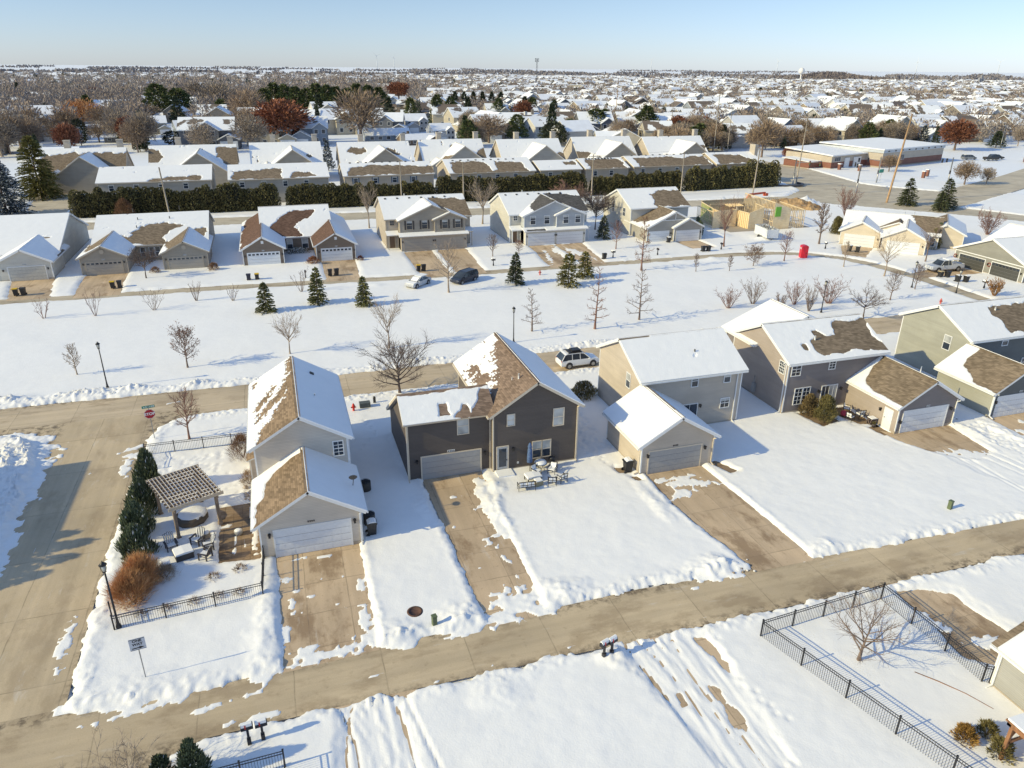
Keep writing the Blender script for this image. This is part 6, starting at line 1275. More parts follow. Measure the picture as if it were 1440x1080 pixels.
def small_things():
    lamp_post('black lantern lamp post at the corner of the low picket fence',-11.35,38.45,4.6); lamp_post('black lantern lamp post alone in the park snow near the side street',-18.07,76.26,4.9); lamp_post('black lantern lamp post behind the dark house',25.0,77.4,4.4); lamp_post('black lantern lamp post among the broom shrubs behind the slate house',68.1,76.9,4.4); lamp_post('black lantern lamp post by the lane near the silver pickup',89.6,83.4,4.0); lamp_post('slim black lamp post past the pink hydrant',93.4,79.0,3.6)
    fence('picket_fence','low black picket fence on the snow in front of the corner garden',[(-11.9,39.6),(-11.55,38.3),(-3.4,38.9),(-3.3,42.7)],1.1); fence('picket_fence','thin black picket fence behind the corner garden',[(-12.6,57.5),(-12.6,60.2),(-3.6,60.05)],1.1,2.1)
    fence('picket_fence','long black picket fence around the yard with the bare tree',[(27.6,14),(23.75,26.9),(32.8,27.5),(33.0,20.5),(33.3,20.3)],1.25); fence('picket_fence','short black picket fence by the two mailboxes at the bottom edge',[(-6.3,26.0),(-2.5,26.1),(-2.3,21)],1.15)
    # pergola
    t = thing('pergola','weathered wood pergola with a snowy lattice roof over the covered tub','pergola',(-8.33,49.17,0),R(23.3)); w, l = 1.72, 2.38
    for sx in (-1,1):
        for sy in (-1,1): mb = MB(); mb.box(sx*(w-.3)-.1,sx*(w-.3)+.1,sy*(l-.45)-.1,sy*(l-.45)+.1,-.1,2.45); mb.box(sx*(w-.3)-.14,sx*(w-.3)+.14,sy*(l-.45)-.14,sy*(l-.45)+.14,-.1,.25); mb.build('post',[WOODG],t)
    for sx in (-1,1): mb = MB(); mb.box(sx*(w-.3)-.06,sx*(w-.3)+.06,-l,l,2.4,2.62); mb.build('beam',[WOODG],t)
    mb = MB(); sb = MB(); n = 11
    for i in range(n): y = -l+.06+i*(2*l-.12)/(n-1); mb.box(-w-.1,w+.1,y-.035,y+.035,2.622,2.78); sb.box(-w-.1,w+.1,y-.022,y+.022,2.784,2.80)
    mb.build('rafter',[WOODG],t); sb.build('snow_cover',[SNOW_ROOF],t)
    mb = MB(); sb = MB(); n = 15
    for i in range(n): x = -w+.04+i*(2*w-.08)/(n-1); mb.box(x-.034,x+.034,-l,l,2.825,2.90); sb.box(x-.009,x+.009,-l,l,2.902,2.91)
    mb.build('lath',[WOODG],t); sb.build('snow_cover',[SNOW_ROOF],t)
    for y in (-l-.06,l): mb = MB(); mb.box(-w-.12,w+.12,y,y+.06,2.62,2.86); mb.build('fascia_board',[flat('pale_fascia',(.5,.42,.32))],t)
    # covered hot tub
    t = thing('hot_tub','round hot tub under a sagging brown cover with snow, below the pergola','hot tub',(-8.2,48.9,.02)); CV = flat('brown_vinyl_cover',(.09,.07,.05),.6)
    mb = MB(); mb.lathe([(1.0,0),(1.12,.2),(1.14,.55),(.95,.66),(.1,.60)],(0,0,0),9); mb.build('cover',[CV],t,fix=False); mb = MB(); mb.lathe([(1.04,.60),(.9,.70),(.4,.76),(.05,.74)],(.08,.08,0),11); mb.build('snow_cap',[SNOW_ROOF],t,fix=False)
    # seating round the fire table
    t = thing('fire_table','square dark fire table with a thick snow top among garden chairs','table',(-8.35,44.45,.08),R(18)); mb = MB(); mb.box(-.55,.55,-.45,.45,0,.5); mb.build('base',[flat('dark_bronze',(.05,.045,.045))],t); mb = MB(); mb.box(-.6,.6,-.5,.5,.5,.55); mb.build('table_top',[flat('dark_bronze',(.05,.045,.045))],t); mb = MB(); mb.prism([(-.58,.552),(.58,.552),(.55,.66),(.0,.70),(-.55,.66)],-.48,.48,'y'); mb.build('snow_cap',[SNOW_ROOF],t)
    t = thing('side_cube','small dark cube table with snow top left of the fire table','side table',(-9.35,43.6,.08),R(15)); mb = MB(); mb.box(-.28,.28,-.28,.28,0,.42); mb.build('base',[flat('dark_bronze',(.05,.045,.045))],t); mb = MB(); mb.prism([(-.28,.422),(.28,.422),(.24,.52),(-.24,.52)],-.28,.28,'y'); mb.build('snow_cap',[SNOW_ROOF],t)
    adirondack('dark garden chair with snow-striped slats behind the fire table',-9.2,45.6,R(20)); adirondack('garden chair facing away under the pergola post',-7.6,45.75,R(-35)); adirondack('garden chair at the patio edge beside the fire table',-6.9,45.0,R(-75)); adirondack('garden chair nearest the picket fence by the fire table',-7.0,43.9,R(-120))
    t = thing('heat_stand','weathered round side table with snow below the pergola post','side table',(-7.1,46.3,.08)); mb = MB(); mb.lathe([(.3,0),(.32,.45),(.3,.5)],(0,0,0),12); mb.build('base',[flat('tan_resin',(.35,.28,.2))],t,fix=False); mb = MB(); mb.lathe([(.29,.5),(.2,.58),(.02,.6)],(0,0,0),12); mb.build('snow_cap',[SNOW_ROOF],t,fix=False)
    t = thing('storage_box','low white storage box on the patio against the corner house','storage box',(-3.85,47.9,.02)); mb = MB(); mb.box(-.35,.3,-.7,.7,0,.6); mb.build('body',[flat('grey_resin',(.3,.31,.33))],t); mb = MB(); mb.box(-.37,.32,-.72,.72,.6,.66); mb.build('lid',[SNOW_ROOF],t)
    t = thing('snowy_planter','round snow-filled planter in the middle of the patio','planter',(-5.0,46.3,.02)); mb = MB(); mb.lathe([(.24,0),(.3,.3),(.27,.34)],(0,0,0),14); mb.build('pot',[flat('grey_resin',(.3,.31,.33))],t,fix=False); mb = MB(); mb.lathe([(.27,.34),(.15,.4),(.02,.41)],(0,0,0),14); mb.build('snow_cap',[SNOW_ROOF],t,fix=False)
    t = thing('stone_border','row of snow-capped pale stones along the corner house wall','stone border',(-4.3,51.6,0)); rs = random.Random(4)
    for i in range(14): mb = MB(); r = rs.uniform(.12,.22); x, y = rs.uniform(-.4,.5), rs.uniform(-1.8,2.6); mb.lathe([(r*.8,0),(r,r*.5),(r*.7,r*.95),(r*.1,r*1.1)],(x,y,.05),8); mb.build('stone',[flat('pale_stone',(.45,.38,.32))],t,fix=False)
    ac_unit('dark round air conditioner nearer the back of the corner house',4.15,49.4)
    t = bin_thing('black wheeled bin with snow ledge against the corner garage wall',3.85,43.55,CHAR,rz=R(90),snow=True); ac_unit('grey low air conditioner beside the black bin at the corner garage',3.85,44.9)
    # dark house patio
    t = thing('patio_umbrella','closed blue patio umbrella standing at the dark house window','umbrella',(17.1,48.45,.05)); mb = MB(); mb.tube([(0,0,0),(0,0,2.7)],.022,8); mb.build('pole',[BLACK],t,fix=False); mb = MB(); mb.lathe([(.12,.9),(.24,.95),(.22,1.5),(.18,2.1),(.13,2.2),(.19,2.3),(.08,2.62),(.01,2.7)],(0,0,0),10); mb.build('canopy',[flat('navy_canvas',(.075,.13,.27),.8,var=.3,scale=9)],t,fix=False); mb = MB(); mb.lathe([(.25,0),(.25,.08),(.05,.12)],(0,0,0),12); mb.build('base',[BLACK],t,fix=False)
    t = thing('grill_table','small black patio table piled with snow beside the umbrella','table',(18.0,48.4,.1)); mb = MB(); mb.lathe([(.55,.68),(.55,.72)],(0,0,0),16); mb.build('table_top',[BLACK],t,fix=False)
    for a in range(4): mb = MB(); q = a*math.pi/2+.7; mb.beam((.4*math.cos(q),.4*math.sin(q),-.05),(.3*math.cos(q),.3*math.sin(q),.7),.035,.035); mb.build('leg',[BLACK],t)
    mb = MB(); mb.lathe([(.53,.722),(.45,.84),(.2,.9),(.02,.91)],(0,0,0),14); mb.build('snow_cap',[SNOW_ROOF],t,fix=False)
    t = thing('kettle_grill','black kettle grill on legs against the dark house wall','grill',(19.05,48.55,.1)); mb = MB(); mb.lathe([(.05,.45),(.24,.55),(.3,.75),(.3,.8)],(0,0,0),14); mb.build('bowl',[BLACK],t,fix=False); mb = MB(); mb.lathe([(.31,.8),(.26,.97),(.1,1.05),(.03,1.1)],(0,0,0),14); mb.build('lid',[BLACK],t,fix=False)
    for a in range(3): mb = MB(); q = a*2.09; mb.beam((.32*math.cos(q),.32*math.sin(q),-.05),(.15*math.cos(q),.15*math.sin(q),.55),.03,.03); mb.build('leg',[BLACK],t)
    patio_chair('black patio chair with snow cushion against the dark house window',17.4,47.7,R(30)); patio_chair('black patio chair half turned to the kettle grill',18.75,47.65,R(-40))
    t = thing('coffee_table','low square patio table buried under snow in front of the umbrella','table',(16.9,47.0,.1),R(4)); mb = MB(); mb.box(-.62,.62,-.42,.42,.42,.46); mb.build('table_top',[BLACK],t)
    for sx in (-1,1):
        for sy in (-1,1): mb = MB(); mb.box(sx*.56-.03,sx*.56+.03,sy*.36-.03,sy*.36+.03,-.1,.42); mb.build('leg',[BLACK],t)
    mb = MB(); mb.prism([(-.62,.462),(.62,.462),(.58,.6),(0,.64),(-.58,.6)],-.42,.42,'y'); mb.build('snow_cap',[SNOW_ROOF],t)
    patio_chair('black two-seat patio bench with snow cushions at the front of the set',15.95,45.85,R(175),2); patio_chair('black patio chair with snowy cushion beside the tan cushion box',18.1,45.95,R(165)); patio_chair('black patio chair at the outer end of the patio set',19.0,46.15,R(-165))
    t = thing('cushion_box','tan box-shaped ottoman between the patio bench and chairs','ottoman',(17.05,46.2,.1),R(8)); mb = MB(); mb.box(-.3,.3,-.25,.25,-.05,.5); mb.build('body',[flat('tan_fabric',(.30,.255,.16),.9)],t); mb = MB(); mb.prism([(-.3,.502),(.3,.502),(.25,.58),(-.25,.58)],-.25,.25,'y'); mb.build('snow_cap',[SNOW_ROOF],t)
    # clutter behind slate house
    rs = random.Random(8); RB = flat('faded_red_fabric',(.5,.05,.08),.8)
    t = thing('red_cushion','bright red cushion heap on the slate house patio','cushion',(48.9,49.8,.1)); mb = MB(); mb.lathe([(.25,0),(.36,.2),(.3,.4),(.1,.46)],(0,0,0),10); mb.build('cushion',[RB],t,fix=False)
    for i, (x, y, l) in enumerate(((49.6,50.3,'snow-covered patio chair beside the red cushion'),(48.6,48.7,'snow-covered patio chair in front of the red cushion'),(49.9,48.9,'dark snow-topped patio chair nearest the slate garage wall'))): patio_chair(l,x,y,R(40+i*70))
    t = thing('log_stack','dark bundle of firewood against the slate garage wall','firewood',(50.2,47.7,.05)); 
    mb = MB()
    for i in range(9): mb.tube([(-.35+rs.uniform(-.05,.05),(i%3)*.2-.2,.1+(i//3)*.18),(.3,(i%3)*.2-.2,.1+(i//3)*.18)],.09,7)
    mb.build('log',[BARK_DK],t,fix=False); mb = MB(); mb.box(-.3,.3,-.3,.3,.58,.64); mb.build('snow_cap',[SNOW_ROOF],t)
    t = thing('flower_pot','small pot with dried plant by the side door of the slate garage','plant pot',(49.9,47.1,.02)); mb = MB(); mb.lathe([(.14,0),(.19,.32)],(0,0,0),10); mb.build('pot',[flat('dark_pot',(.05,.04,.04))],t,fix=False); link('foliage', blades('foliage', np.random.default_rng(2).normal(size=(120,3))*.06+[0,0,.35], np.random.default_rng(3).normal(size=(120,3))+[0,0,.6], .2,.04,SHRUB_OLIVE,3), t)
    t = thing('debris_bed','brown garden bed with stones and snow clumps at the slate garage drive','garden bed',(57.7,46.4,0)); 
    for i in range(12): mb = MB(); r = rs.uniform(.1,.2); mb.lathe([(r,0),(r*.9,r*.6),(r*.1,r)],(rs.uniform(-.6,1.0),rs.uniform(-.5,.5),.08),7); mb.build('stone',[flat('rusty_stone',(.25,.12,.08)) if i % 3 else SNOW_ROOF],t,fix=False)
    # utility covers
    for l, x, y in (('olive utility pedestal by the manhole on the snow strip',6.08,33.3),('olive utility pedestal on the big lawn near the alley',45.2,34.2)):
        t = thing('utility_pedestal',l,'utility box',(x,y,0),.2,'olive utility pedestals'); mb = MB(); mb.box(-.13,.13,-.13,.13,-.1,.75); mb.build('body',[GREENBOX],t); mb = MB(); mb.box(-.15,.15,-.15,.15,.75,.84); mb.build('lid',[GREENBOX],t)
    t = thing('manhole_cover','rusty round manhole cover in the snow strip by the alley','manhole cover',(5.2,34.75,.165)); mb = MB(); mb.lathe([(.48,-.3),(.48,.0),(.43,.01),(.43,.02),(.36,.02),(.36,.01),(.05,.012)],(0,0,0),24); mb.build('cover',[flat('rusty_iron',(.10,.05,.035),.8,var=.4)],t,fix=False); 
    hydrant('red fire hydrant at the kerb between the corner and dark houses',4.87,63.9,RED); hydrant('red fire hydrant in the park snow beyond the dark minivan',38.3,105.5,PINKRED); hydrant('pinkish fire hydrant behind the sage house roof',87.0,75.6,PINKRED)
    t = thing('kerb_bench','dark low utility cabinet in the snow behind the red hydrant','utility box',(6.0,64.5,.05)); mb = MB(); mb.box(-.5,.5,-.3,.3,-.1,.5); mb.build('body',[flat('grey_green_box',(.09,.10,.095))],t); mb = MB(); mb.box(-.52,.5,-.32,.3,.5,.58); mb.build('lid',[flat('grey_green_box',(.09,.10,.095))],t)
    t = thing('kerb_post','small grey utility post beyond the dark cabinet','utility post',(7.0,65.2,.05)); mb = MB(); mb.box(-.12,.12,-.1,.1,-.1,.6); mb.build('body',[VENT],t); mb = MB(); mb.lathe([(.14,.6),(.1,.72)],(0,0,0),10); mb.build('lid',[VENT],t,fix=False)
    mailbox('mailbox with snow cap, thicker of the two by the short picket fence',-4.08,27.9,R(-85),n=1,h=1.25); mailbox('slimmer mailbox beside it by the short picket fence',-3.45,28.0,R(-85),n=1,h=1.15)
    mailbox('dark mailbox leaning first of the pair on the lower alley verge',14.44,28.0,R(-70)); mailbox('snow-sided mailbox second of the pair on the lower alley verge',14.95,28.1,R(-70))
    mailbox('twin mailbox on the verge before the blue duplex',32.9,113.0,n=2); mailbox('twin mailbox on the verge past the blue duplex',54.2,112.8,n=2); mailbox('twin mailbox on the verge before the stone-grey house',62.5,112.4,n=1,snow=False); mailbox('mailbox on the verge at the building site',75.7,113.2,n=1,snow=False); mailbox('mailbox on the lane verge beside the peach house drive',94.4,108.5,n=1); mailbox('mailbox on the verge before the moss-grey house',99.8,80.0,n=2); mailbox('mailbox among twigs before the cocoa duplex',3.2,113.6,n=1,snow=False)
    # signs
    t = thing('stop_sign','red octagonal stop sign with a green street name blade on top','stop sign',(-12.25,63.1,0),R(9)); mb = MB(); mb.box(-.03,.03,-.02,.02,-.1,3.35); mb.build('post',[GALV],t)
    SR = flat('sign_red',(.42,.01,.02),.4,var=.05); mb = MB(); oc = [(.45*math.cos(R(22.5+45*i)),.45*math.sin(R(22.5+45*i))+2.55) for i in range(8)]; mb.prism(oc,-.045,-.03,'y'); s = mb.build('sign_face',[SR],t)
    mb = MB(); oi = [(x*.94,(z-2.55)*.94+2.55) for x,z in oc]
    for i in range(8):
        p,q,r_,u = oc[i],oc[(i+1)%8],oi[(i+1)%8],oi[i]; mb.face([(p[0]*.985,-.047,2.55+(p[1]-2.55)*.985),(q[0]*.985,-.047,2.55+(q[1]-2.55)*.985),(r_[0],-.047,r_[1]),(u[0],-.047,u[1])])
    SW = flat('sign_white',(.8,.8,.8),.4,var=.03); mb.build('border',[SW],s,fix=False)
    l = link('lettering', text_mesh('STOP',.34,SW,bold=.012), s); l.location = (0,-.05,2.55); l.rotation_euler = (R(90),0,0)
    mb = MB(); mb.box(-.5,.5,-.012,.012,3.1,3.33); b = mb.build('street_name_blade',[flat('sign_green',(.02,.26,.17),.4,var=.05)],t)
    mb = MB(); rs = random.Random(2); x = -.4
    while x < .38: w = rs.uniform(.03,.07); mb.box(x,x+w,-.018,-.0125,3.17,3.17+rs.choice((.08,.11))); x += w+rs.choice((.02,.02,.06))
    mb.build('lettering',[SW],b)
    t = thing('one_way_sign','white square one-way sign with black arrow on a thin post in the snow','road sign',(-9.36,33.85,0),R(6)); mb = MB(); mb.box(-.025,.025,-.02,.02,-.1,2.8); mb.build('post',[GALV],t); mb = MB(); mb.box(-.38,.38,-.04,-.025,2.1,2.85); s = mb.build('sign_face',[flat('aged_sign_white',(.62,.64,.68),.5)],t)
    for wd, z in (('ONE',2.68),('WAY',2.47)): l = link('lettering', text_mesh(wd,.21,BLACK,bold=.008), s); l.location = (0,-.043,z); l.rotation_euler = (R(90),0,0)
    mb = MB(); mb.prism([(-.28,2.2),(.06,2.215),(.06,2.16),(.30,2.245),(.06,2.33),(.06,2.275),(-.28,2.26)],-.044,-.041,'y'); mb.build('arrow',[BLACK],s)
    mb = MB(); mb.box(-.36,.36,-.043,-.0405,2.79,2.82); mb.box(-.36,.36,-.043,-.0405,2.12,2.14); mb.build('border',[BLACK],s)
    # bins along the lane
    for l, x, y, lid, sn, rz in (('yellow-lidded bin on the drive of the cream house',-36.0,115.4,YEL,0,.1),('black bin beside it on the drive of the cream house',-35.1,115.5,CHAR,0,-.1),('yellow-lidded bin on the drive of the taupe duplex',-23.8,115.8,YEL,0,0),('black bin beside the yellow-lidded one on the taupe duplex drive',-22.9,115.9,CHAR,0,.1),('dark navy bin on the snow before the cocoa duplex',-5.05,114.7,BINBLUE,0,0),('orange-lidded bin on the snow before the cocoa duplex',-3.85,114.7,YEL,0,0),('black bin on the cocoa duplex drive, farther from the spruces',6.9,114.2,CHAR,0,0),('black bin on the cocoa duplex drive, second of the pair',7.9,114.3,CHAR,0,.2),('yellow-lidded bin on the sand duplex drive',20.6,113.3,YEL,0,0),('black bin on the sand duplex drive',21.4,113.2,CHAR,0,.1),('black bin on the blue duplex drive behind the pines',46.7,112.8,CHAR,1,0),('black bin at the far side of the blue duplex drive',52.4,112.4,CHAR,0,0),('black bin by the stone-grey garage door',69.35,121.0,CHAR,1,0),('black bin on the verge by the building site',71.7,112.7,CHAR,0,0),('smaller black bin beside it on the building site verge',72.7,112.6,CHAR,0,.2),('snow-topped bin on the peach house drive',97.6,106.0,CHAR,1,.5),('second snow-topped bin on the peach house drive',98.5,105.0,CHAR,1,.6),('tan-lidded bin beside the silver pickup',98.7,87.0,flat('tan_lid',(.45,.36,.2)),0,0),('black bin beside the tan-lidded one by the pickup',99.7,86.6,CHAR,0,0),('bin with snow lid before the moss-grey garage',99.2,84.2,CHAR,1,0),('dark bin next to the snow-lidded one before the moss-grey garage',100.2,83.6,CHAR,1,0)):
        bin_thing(l,x,y,lid,BINBLUE if lid is BINBLUE else None,rz,bool(sn))
    bin_thing('black bin with snow at the flank of the beige garage',24.75,46.3,CHAR,rz=R(90),snow=True)
    # portable toilet
    t = thing('portable_toilet','bright red portable toilet by the lane at the building site','portable toilet',(86.1,104.0,0),R(-20)); RT = flat('red_plastic',(.62,.01,.03),.4)
    mb = MB(); mb.box(-.56,.56,-.56,.56,0,2.0); mb.build('body',[RT],t); mb = MB(); mb.prism([(-.6,2.0),(.6,2.0),(.5,2.2),(0,2.32),(-.5,2.2)],-.6,.6,'y'); mb.build('roof',[RT],t); mb = MB(); mb.box(-.42,.42,-.585,-.56,.1,1.9); d = mb.build('door',[RT],t); mb = MB(); mb.box(.28,.34,-.61,-.585,.95,1.1); mb.build('handle',[BLACK],d)
    for sx in (-1,1): mb = MB(); mb.box(sx*.565-.01,sx*.565+.01,-.3,.3,1.6,1.9); mb.build('vent_panel',[flat('pale_vent',(.6,.55,.55))],t)
    # timber porch at the lower edge
    t = thing('timber_porch','red-brown timber porch frame with a snowy roof at the photo corner','porch',(30.6,16.2,0)); 
    mb = MB(); mb.box(-.95,-.8,.25,.4,-.1,2.4); mb.build('post',[WOODB],t); mb = MB(); mb.box(.9,1.05,.25,.4,-.1,2.4); mb.build('post',[WOODB],t)
    mb = MB(); mb.box(-1.2,2.4,.22,.42,2.4,2.6); mb.beam((-.88,.32,1.6),(-.2,.32,2.4),.12,.12); mb.beam((.97,.32,1.6),(.3,.32,2.4),.12,.12); mb.box(-1.2,-1.05,-3.5,.42,2.4,2.6); mb.beam((-.88,.3,1.3),(.97,.3,1.3),.1,.14); mb.build('beam',[WOODB],t)
    mb = MB(); mb.box(-1.25,2.5,-3.6,.5,2.605,2.68); mb.build('roof',[WOODB],t); mb = MB(); mb.box(-1.2,2.45,-3.55,.44,2.685,2.8); mb.build('snow_cap',[SNOW_ROOF],t)
    mb = MB()
    t = thing('garden_edging','curved brown timber edging beside the pale grey house','edging',(31,20.5,0)); mb = MB(); mb.tube([(-.9,1.6,.15),(-.2,.7,.15),(.5,-.4,.15),(1.0,-1.6,.15)],.03,6); mb.build('board',[WOODB],t,fix=False)
    t = thing('debris_chunk','ploughed icy rubble with stones at the end of the beige house drive','rubble',(26.4,33.0,.02)); rs = random.Random(12)
    for i in range(16): mb = MB(); r = rs.uniform(.05,.16); mb.lathe([(r,0),(r*.8,r*.7),(r*.15,r)],(rs.uniform(-.9,.9),rs.uniform(-.8,.5),0),6); mb.build('chunk',[SNOW_DIRTY if i % 2 else flat('broken_stone',(.3,.24,.19))],t,fix=False)

# ------------------------------------------------------------------ vehicles
def vehicle(name, label, cat, loc, rz, paint, kind='suv', L=4.6, W=1.85, snow=0, dark=GLASS):
    t = thing(name, label, cat, loc, rz)
    D = {'suv': dict(low=[(-1,.42,.86),(-.97,.30,.98),(-.6,.28,1.02),(.32,.28,1.0),(.62,.28,.97),(.93,.32,.82),(1,.45,.62)], gh=[(-.98,.98),(-.80,1.58),(-.70,1.66),(.02,1.66),(.16,1.60),(.48,1.0)]),
         'sedan': dict(low=[(-1,.40,.80),(-.97,.28,.90),(-.6,.26,.94),(.32,.26,.92),(.62,.26,.88),(.93,.30,.74),(1,.42,.56)], gh=[(-.78,.92),(-.42,1.36),(-.32,1.42),(.02,1.42),(.12,1.38),(.50,.92)]),
         'van': dict(low=[(-1,.42,.90),(-.98,.30,1.02),(-.6,.28,1.06),(.32,.28,1.04),(.66,.28,1.0),(.93,.32,.84),(1,.45,.64)], gh=[(-.99,1.02),(-.92,1.66),(-.82,1.76),(.10,1.74),(.24,1.66),(.66,1.02)]),
         'pickup': dict(low=[(-1,.55,1.02),(-.98,.45,1.1),(-.6,.42,1.12),(-.10,.42,1.12),(.62,.42,1.12),(.95,.45,1.05),(1,.55,.8)], gh=[(-.18,1.1),(-.14,1.80),(-.08,1.86),(.22,1.86),(.30,1.82),(.52,1.1)])}[kind]
    h = L/2; w = W/2; mb = MB(); rings = []
    for x, zb, zt in D['low']:
        k = 1-.10*abs(x)**4; zm = zb+(zt-zb)*.55
        rings.append([(x*h,-w*k*.9,zb),(x*h,-w*k,zb+.12),(x*h,-w*k*1.0,zm),(x*h,-w*k*.95,zt),(x*h,w*k*.95,zt),(x*h,w*k,zm),(x*h,w*k,zb+.12),(x*h,w*k*.9,zb)])
    b = len(mb.v); n = 8
    for r in rings: mb.v += r
    for i in range(len(rings)-1):
        for j in range(n):
            a, c = b+i*n+j, b+i*n+(j+1)%n; mb.f.append((a,c,c+n,a+n)); mb.m.append(0); mb.sm.append(False)
    mb.f.append(tuple(b+j for j in range(n))); mb.m.append(0); mb.sm.append(False); mb.f.append(tuple(b+(len(rings)-1)*n+j for j in range(n))[::-1]); mb.m.append(0); mb.sm.append(False)
    gh = D['gh']; wr = w*.74; wb = w*.93
    zb0 = gh[0][1]; zt0 = max(z for _, z in gh)
    def wid(z): return wb+(wr-wb)*(z-zb0)/(zt0-zb0)
    # cabin: painted roof, glazed sides
    mid = [p for p in gh]
    g = MB(); P = [(x*h, -wid(z), z) for x, z in mid]; Q = [(x*h, wid(z), z) for x, z in mid]
    for i in range(len(mid)-1):
        roof = mid[i][1] > zt0-.14 and mid[i+1][1] > zt0-.14
        (mb if roof else g).face([P[i],P[i+1],Q[i+1],Q[i]])
    g.face(P[::-1]); g.face(Q)
    # pillars and roof rails in paint
    for S, s in ((P,-1),(Q,1)):
        for i in range(len(mid)-1):
            p, q = Vector(S[i])+Vector((0,s*.004,0)), Vector(S[i+1])+Vector((0,s*.004,0)); mb.beam(p,q,.05,.07)
        for fx in ((-.42,-.02) if kind in ('suv','van') else (-.06,) if kind == 'sedan' else (.05,)):
            zt1 = zt0-.03; mb.beam((fx*h-.05,s*(wid(zb0)+.0),zb0),(fx*h-.05,s*(wid(zt1)),zt1),.06,.03,up=(0,1,0))
    if kind == 'pickup':
        mb.box(-h*.97,-h*.97+.06,-w*.9,w*.9,1.1,1.22); mb.box(-h*.97,-h*.2,-w*.93,-w*.86,1.1,1.22); mb.box(-h*.97,-h*.2,w*.86,w*.93,1.1,1.22)
    mb.build('body',[paint],t)
    g.build('window',[dark],t)
    wx = {'pickup': (-.60,.62)}.get(kind, (-.60,.62)); wrad = .40 if kind == 'pickup' else .34
    for x in wx:
        for s in (-1,1):
            a = MB(); a.tube([(x*h,s*(w-.02),wrad+.06),(x*h,s*(w+.012),wrad+.06)],wrad*1.16,18); ar = a.build('wheel_arch',[CHAR],t,fix=False)
            a = MB(); a.tube([(x*h,s*(w-.2),wrad),(x*h,s*(w+.03),wrad)],wrad,18); wh = a.build('wheel',[BLACK],t,fix=False)
            a = MB(); a.tube([(x*h,s*(w+.02),wrad),(x*h,s*(w+.04),wrad)],wrad*.62,12); a.build('rim',[GALV],wh,fix=False)
    zl = D['low'][5][2]-.16
    for s in (-1,1):
        a = MB(); a.obox((h*.945,s*w*.68,zl),(.05,0,0),(0,.2,0),(0,0,.07)); a.build('headlight',[flat('headlight_lens',(.7,.7,.72),.15)],t)
        a = MB(); a.obox((-h*.975,s*w*.76,zb0-.16),(.04,0,0),(0,.12,0),(0,0,.14)); a.build('taillight',[flat('red_lens',(.35,.01,.01),.2)],t)
    a = MB(); a.obox((h*.985,0,D['low'][5][1]+.18),(.03,0,0),(0,w*.55,0),(0,0,.1)); a.build('grille',[BLACK],t)
    for s in (-1,1): a = MB(); a.obox((h*.40,s*(w+.08),zb0+.04),(.07,0,0),(0,.09,0),(0,0,.06)); a.build('mirror',[paint],t)
    if snow:
        a = MB()
        for (x0,x1,z0,z1) in ((-.70,.0,zt0+.0,zt0+.0),): a.box(x0*h,x1*h,-wr*.9,wr*.9,zt0+.005,zt0+.09)
        if snow > 1: a.obox((h*.30,0,(zb0+zt0)/2+.02),(h*.16,0,-.20),(0,wr*.9,0),(.02,0,.03)); a.obox((h*.70,0,zb0-.06),(h*.2,0,-.05),(0,w*.8,0),(0,0,.04))
        a.build('snow_cover',[SNOW_ROOF],t)
    return t

def vehicles():
    def paint(n, c): 
        m = flat(n, c, .28, var=.03); return m
    v = vehicle('parked_car','white SUV with a loaded black roof rack parked behind the beige house','car',(29.7,69.0,0),R(2),paint('white_car_paint',(.80,.80,.80)),'suv',4.6,1.86)
    a = MB(); a.box(-1.3,.2,-.5,.5,1.68,1.78); a.box(-.9,.1,-.42,.42,1.78,1.95); a.beam((-1.5,-.66,1.72),(.2,-.66,1.72),.05,.05); a.beam((-1.5,.66,1.72),(.2,.66,1.72),.05,.05); a.build('roof_rack',[CHAR],v)
    vehicle('parked_car','snow-dusted silver sedan pulled onto the park edge by the lane','car',(18.9,104.9,.05),R(223),paint('silver_car_paint',(.55,.56,.57)),'sedan',4.6,1.8,2)
    vehicle('parked_car','dark navy minivan parked by the lane next to the silver sedan','car',(26.0,105.0,.05),R(214),paint('navy_car_paint',(.028,.035,.055)),'van',4.7,1.85)
    vehicle('pickup_truck','silver pickup truck on the drive of the moss-grey house','pickup truck',(102.9,90.4,0),R(178),paint('silver_truck_paint',(.56,.57,.58)),'pickup',6.4,2.0,1)
    for l, x, y, r, c, k in (('dark pickup in the clinic car park, beside the brown shed',252,213,-10,(.05,.05,.05),'pickup'),('dark navy pickup in the far part of the clinic car park',271,196,10,(.03,.06,.14),'pickup'),('grey van in the clinic car park behind the dark pickup',246,217,-8,(.2,.21,.22),'van'),('dark SUV between the van and the pickup at the clinic',258,216,-14,(.04,.05,.06),'suv')):
        vehicle('parked_car' if k != 'pickup' else 'pickup_truck',l,'car' if k != 'pickup' else 'pickup truck',(x,y,0),R(r),paint('car_paint_'+k+str(int(x)),c),k,5.4,2.0,1 if k == 'van' else 0)

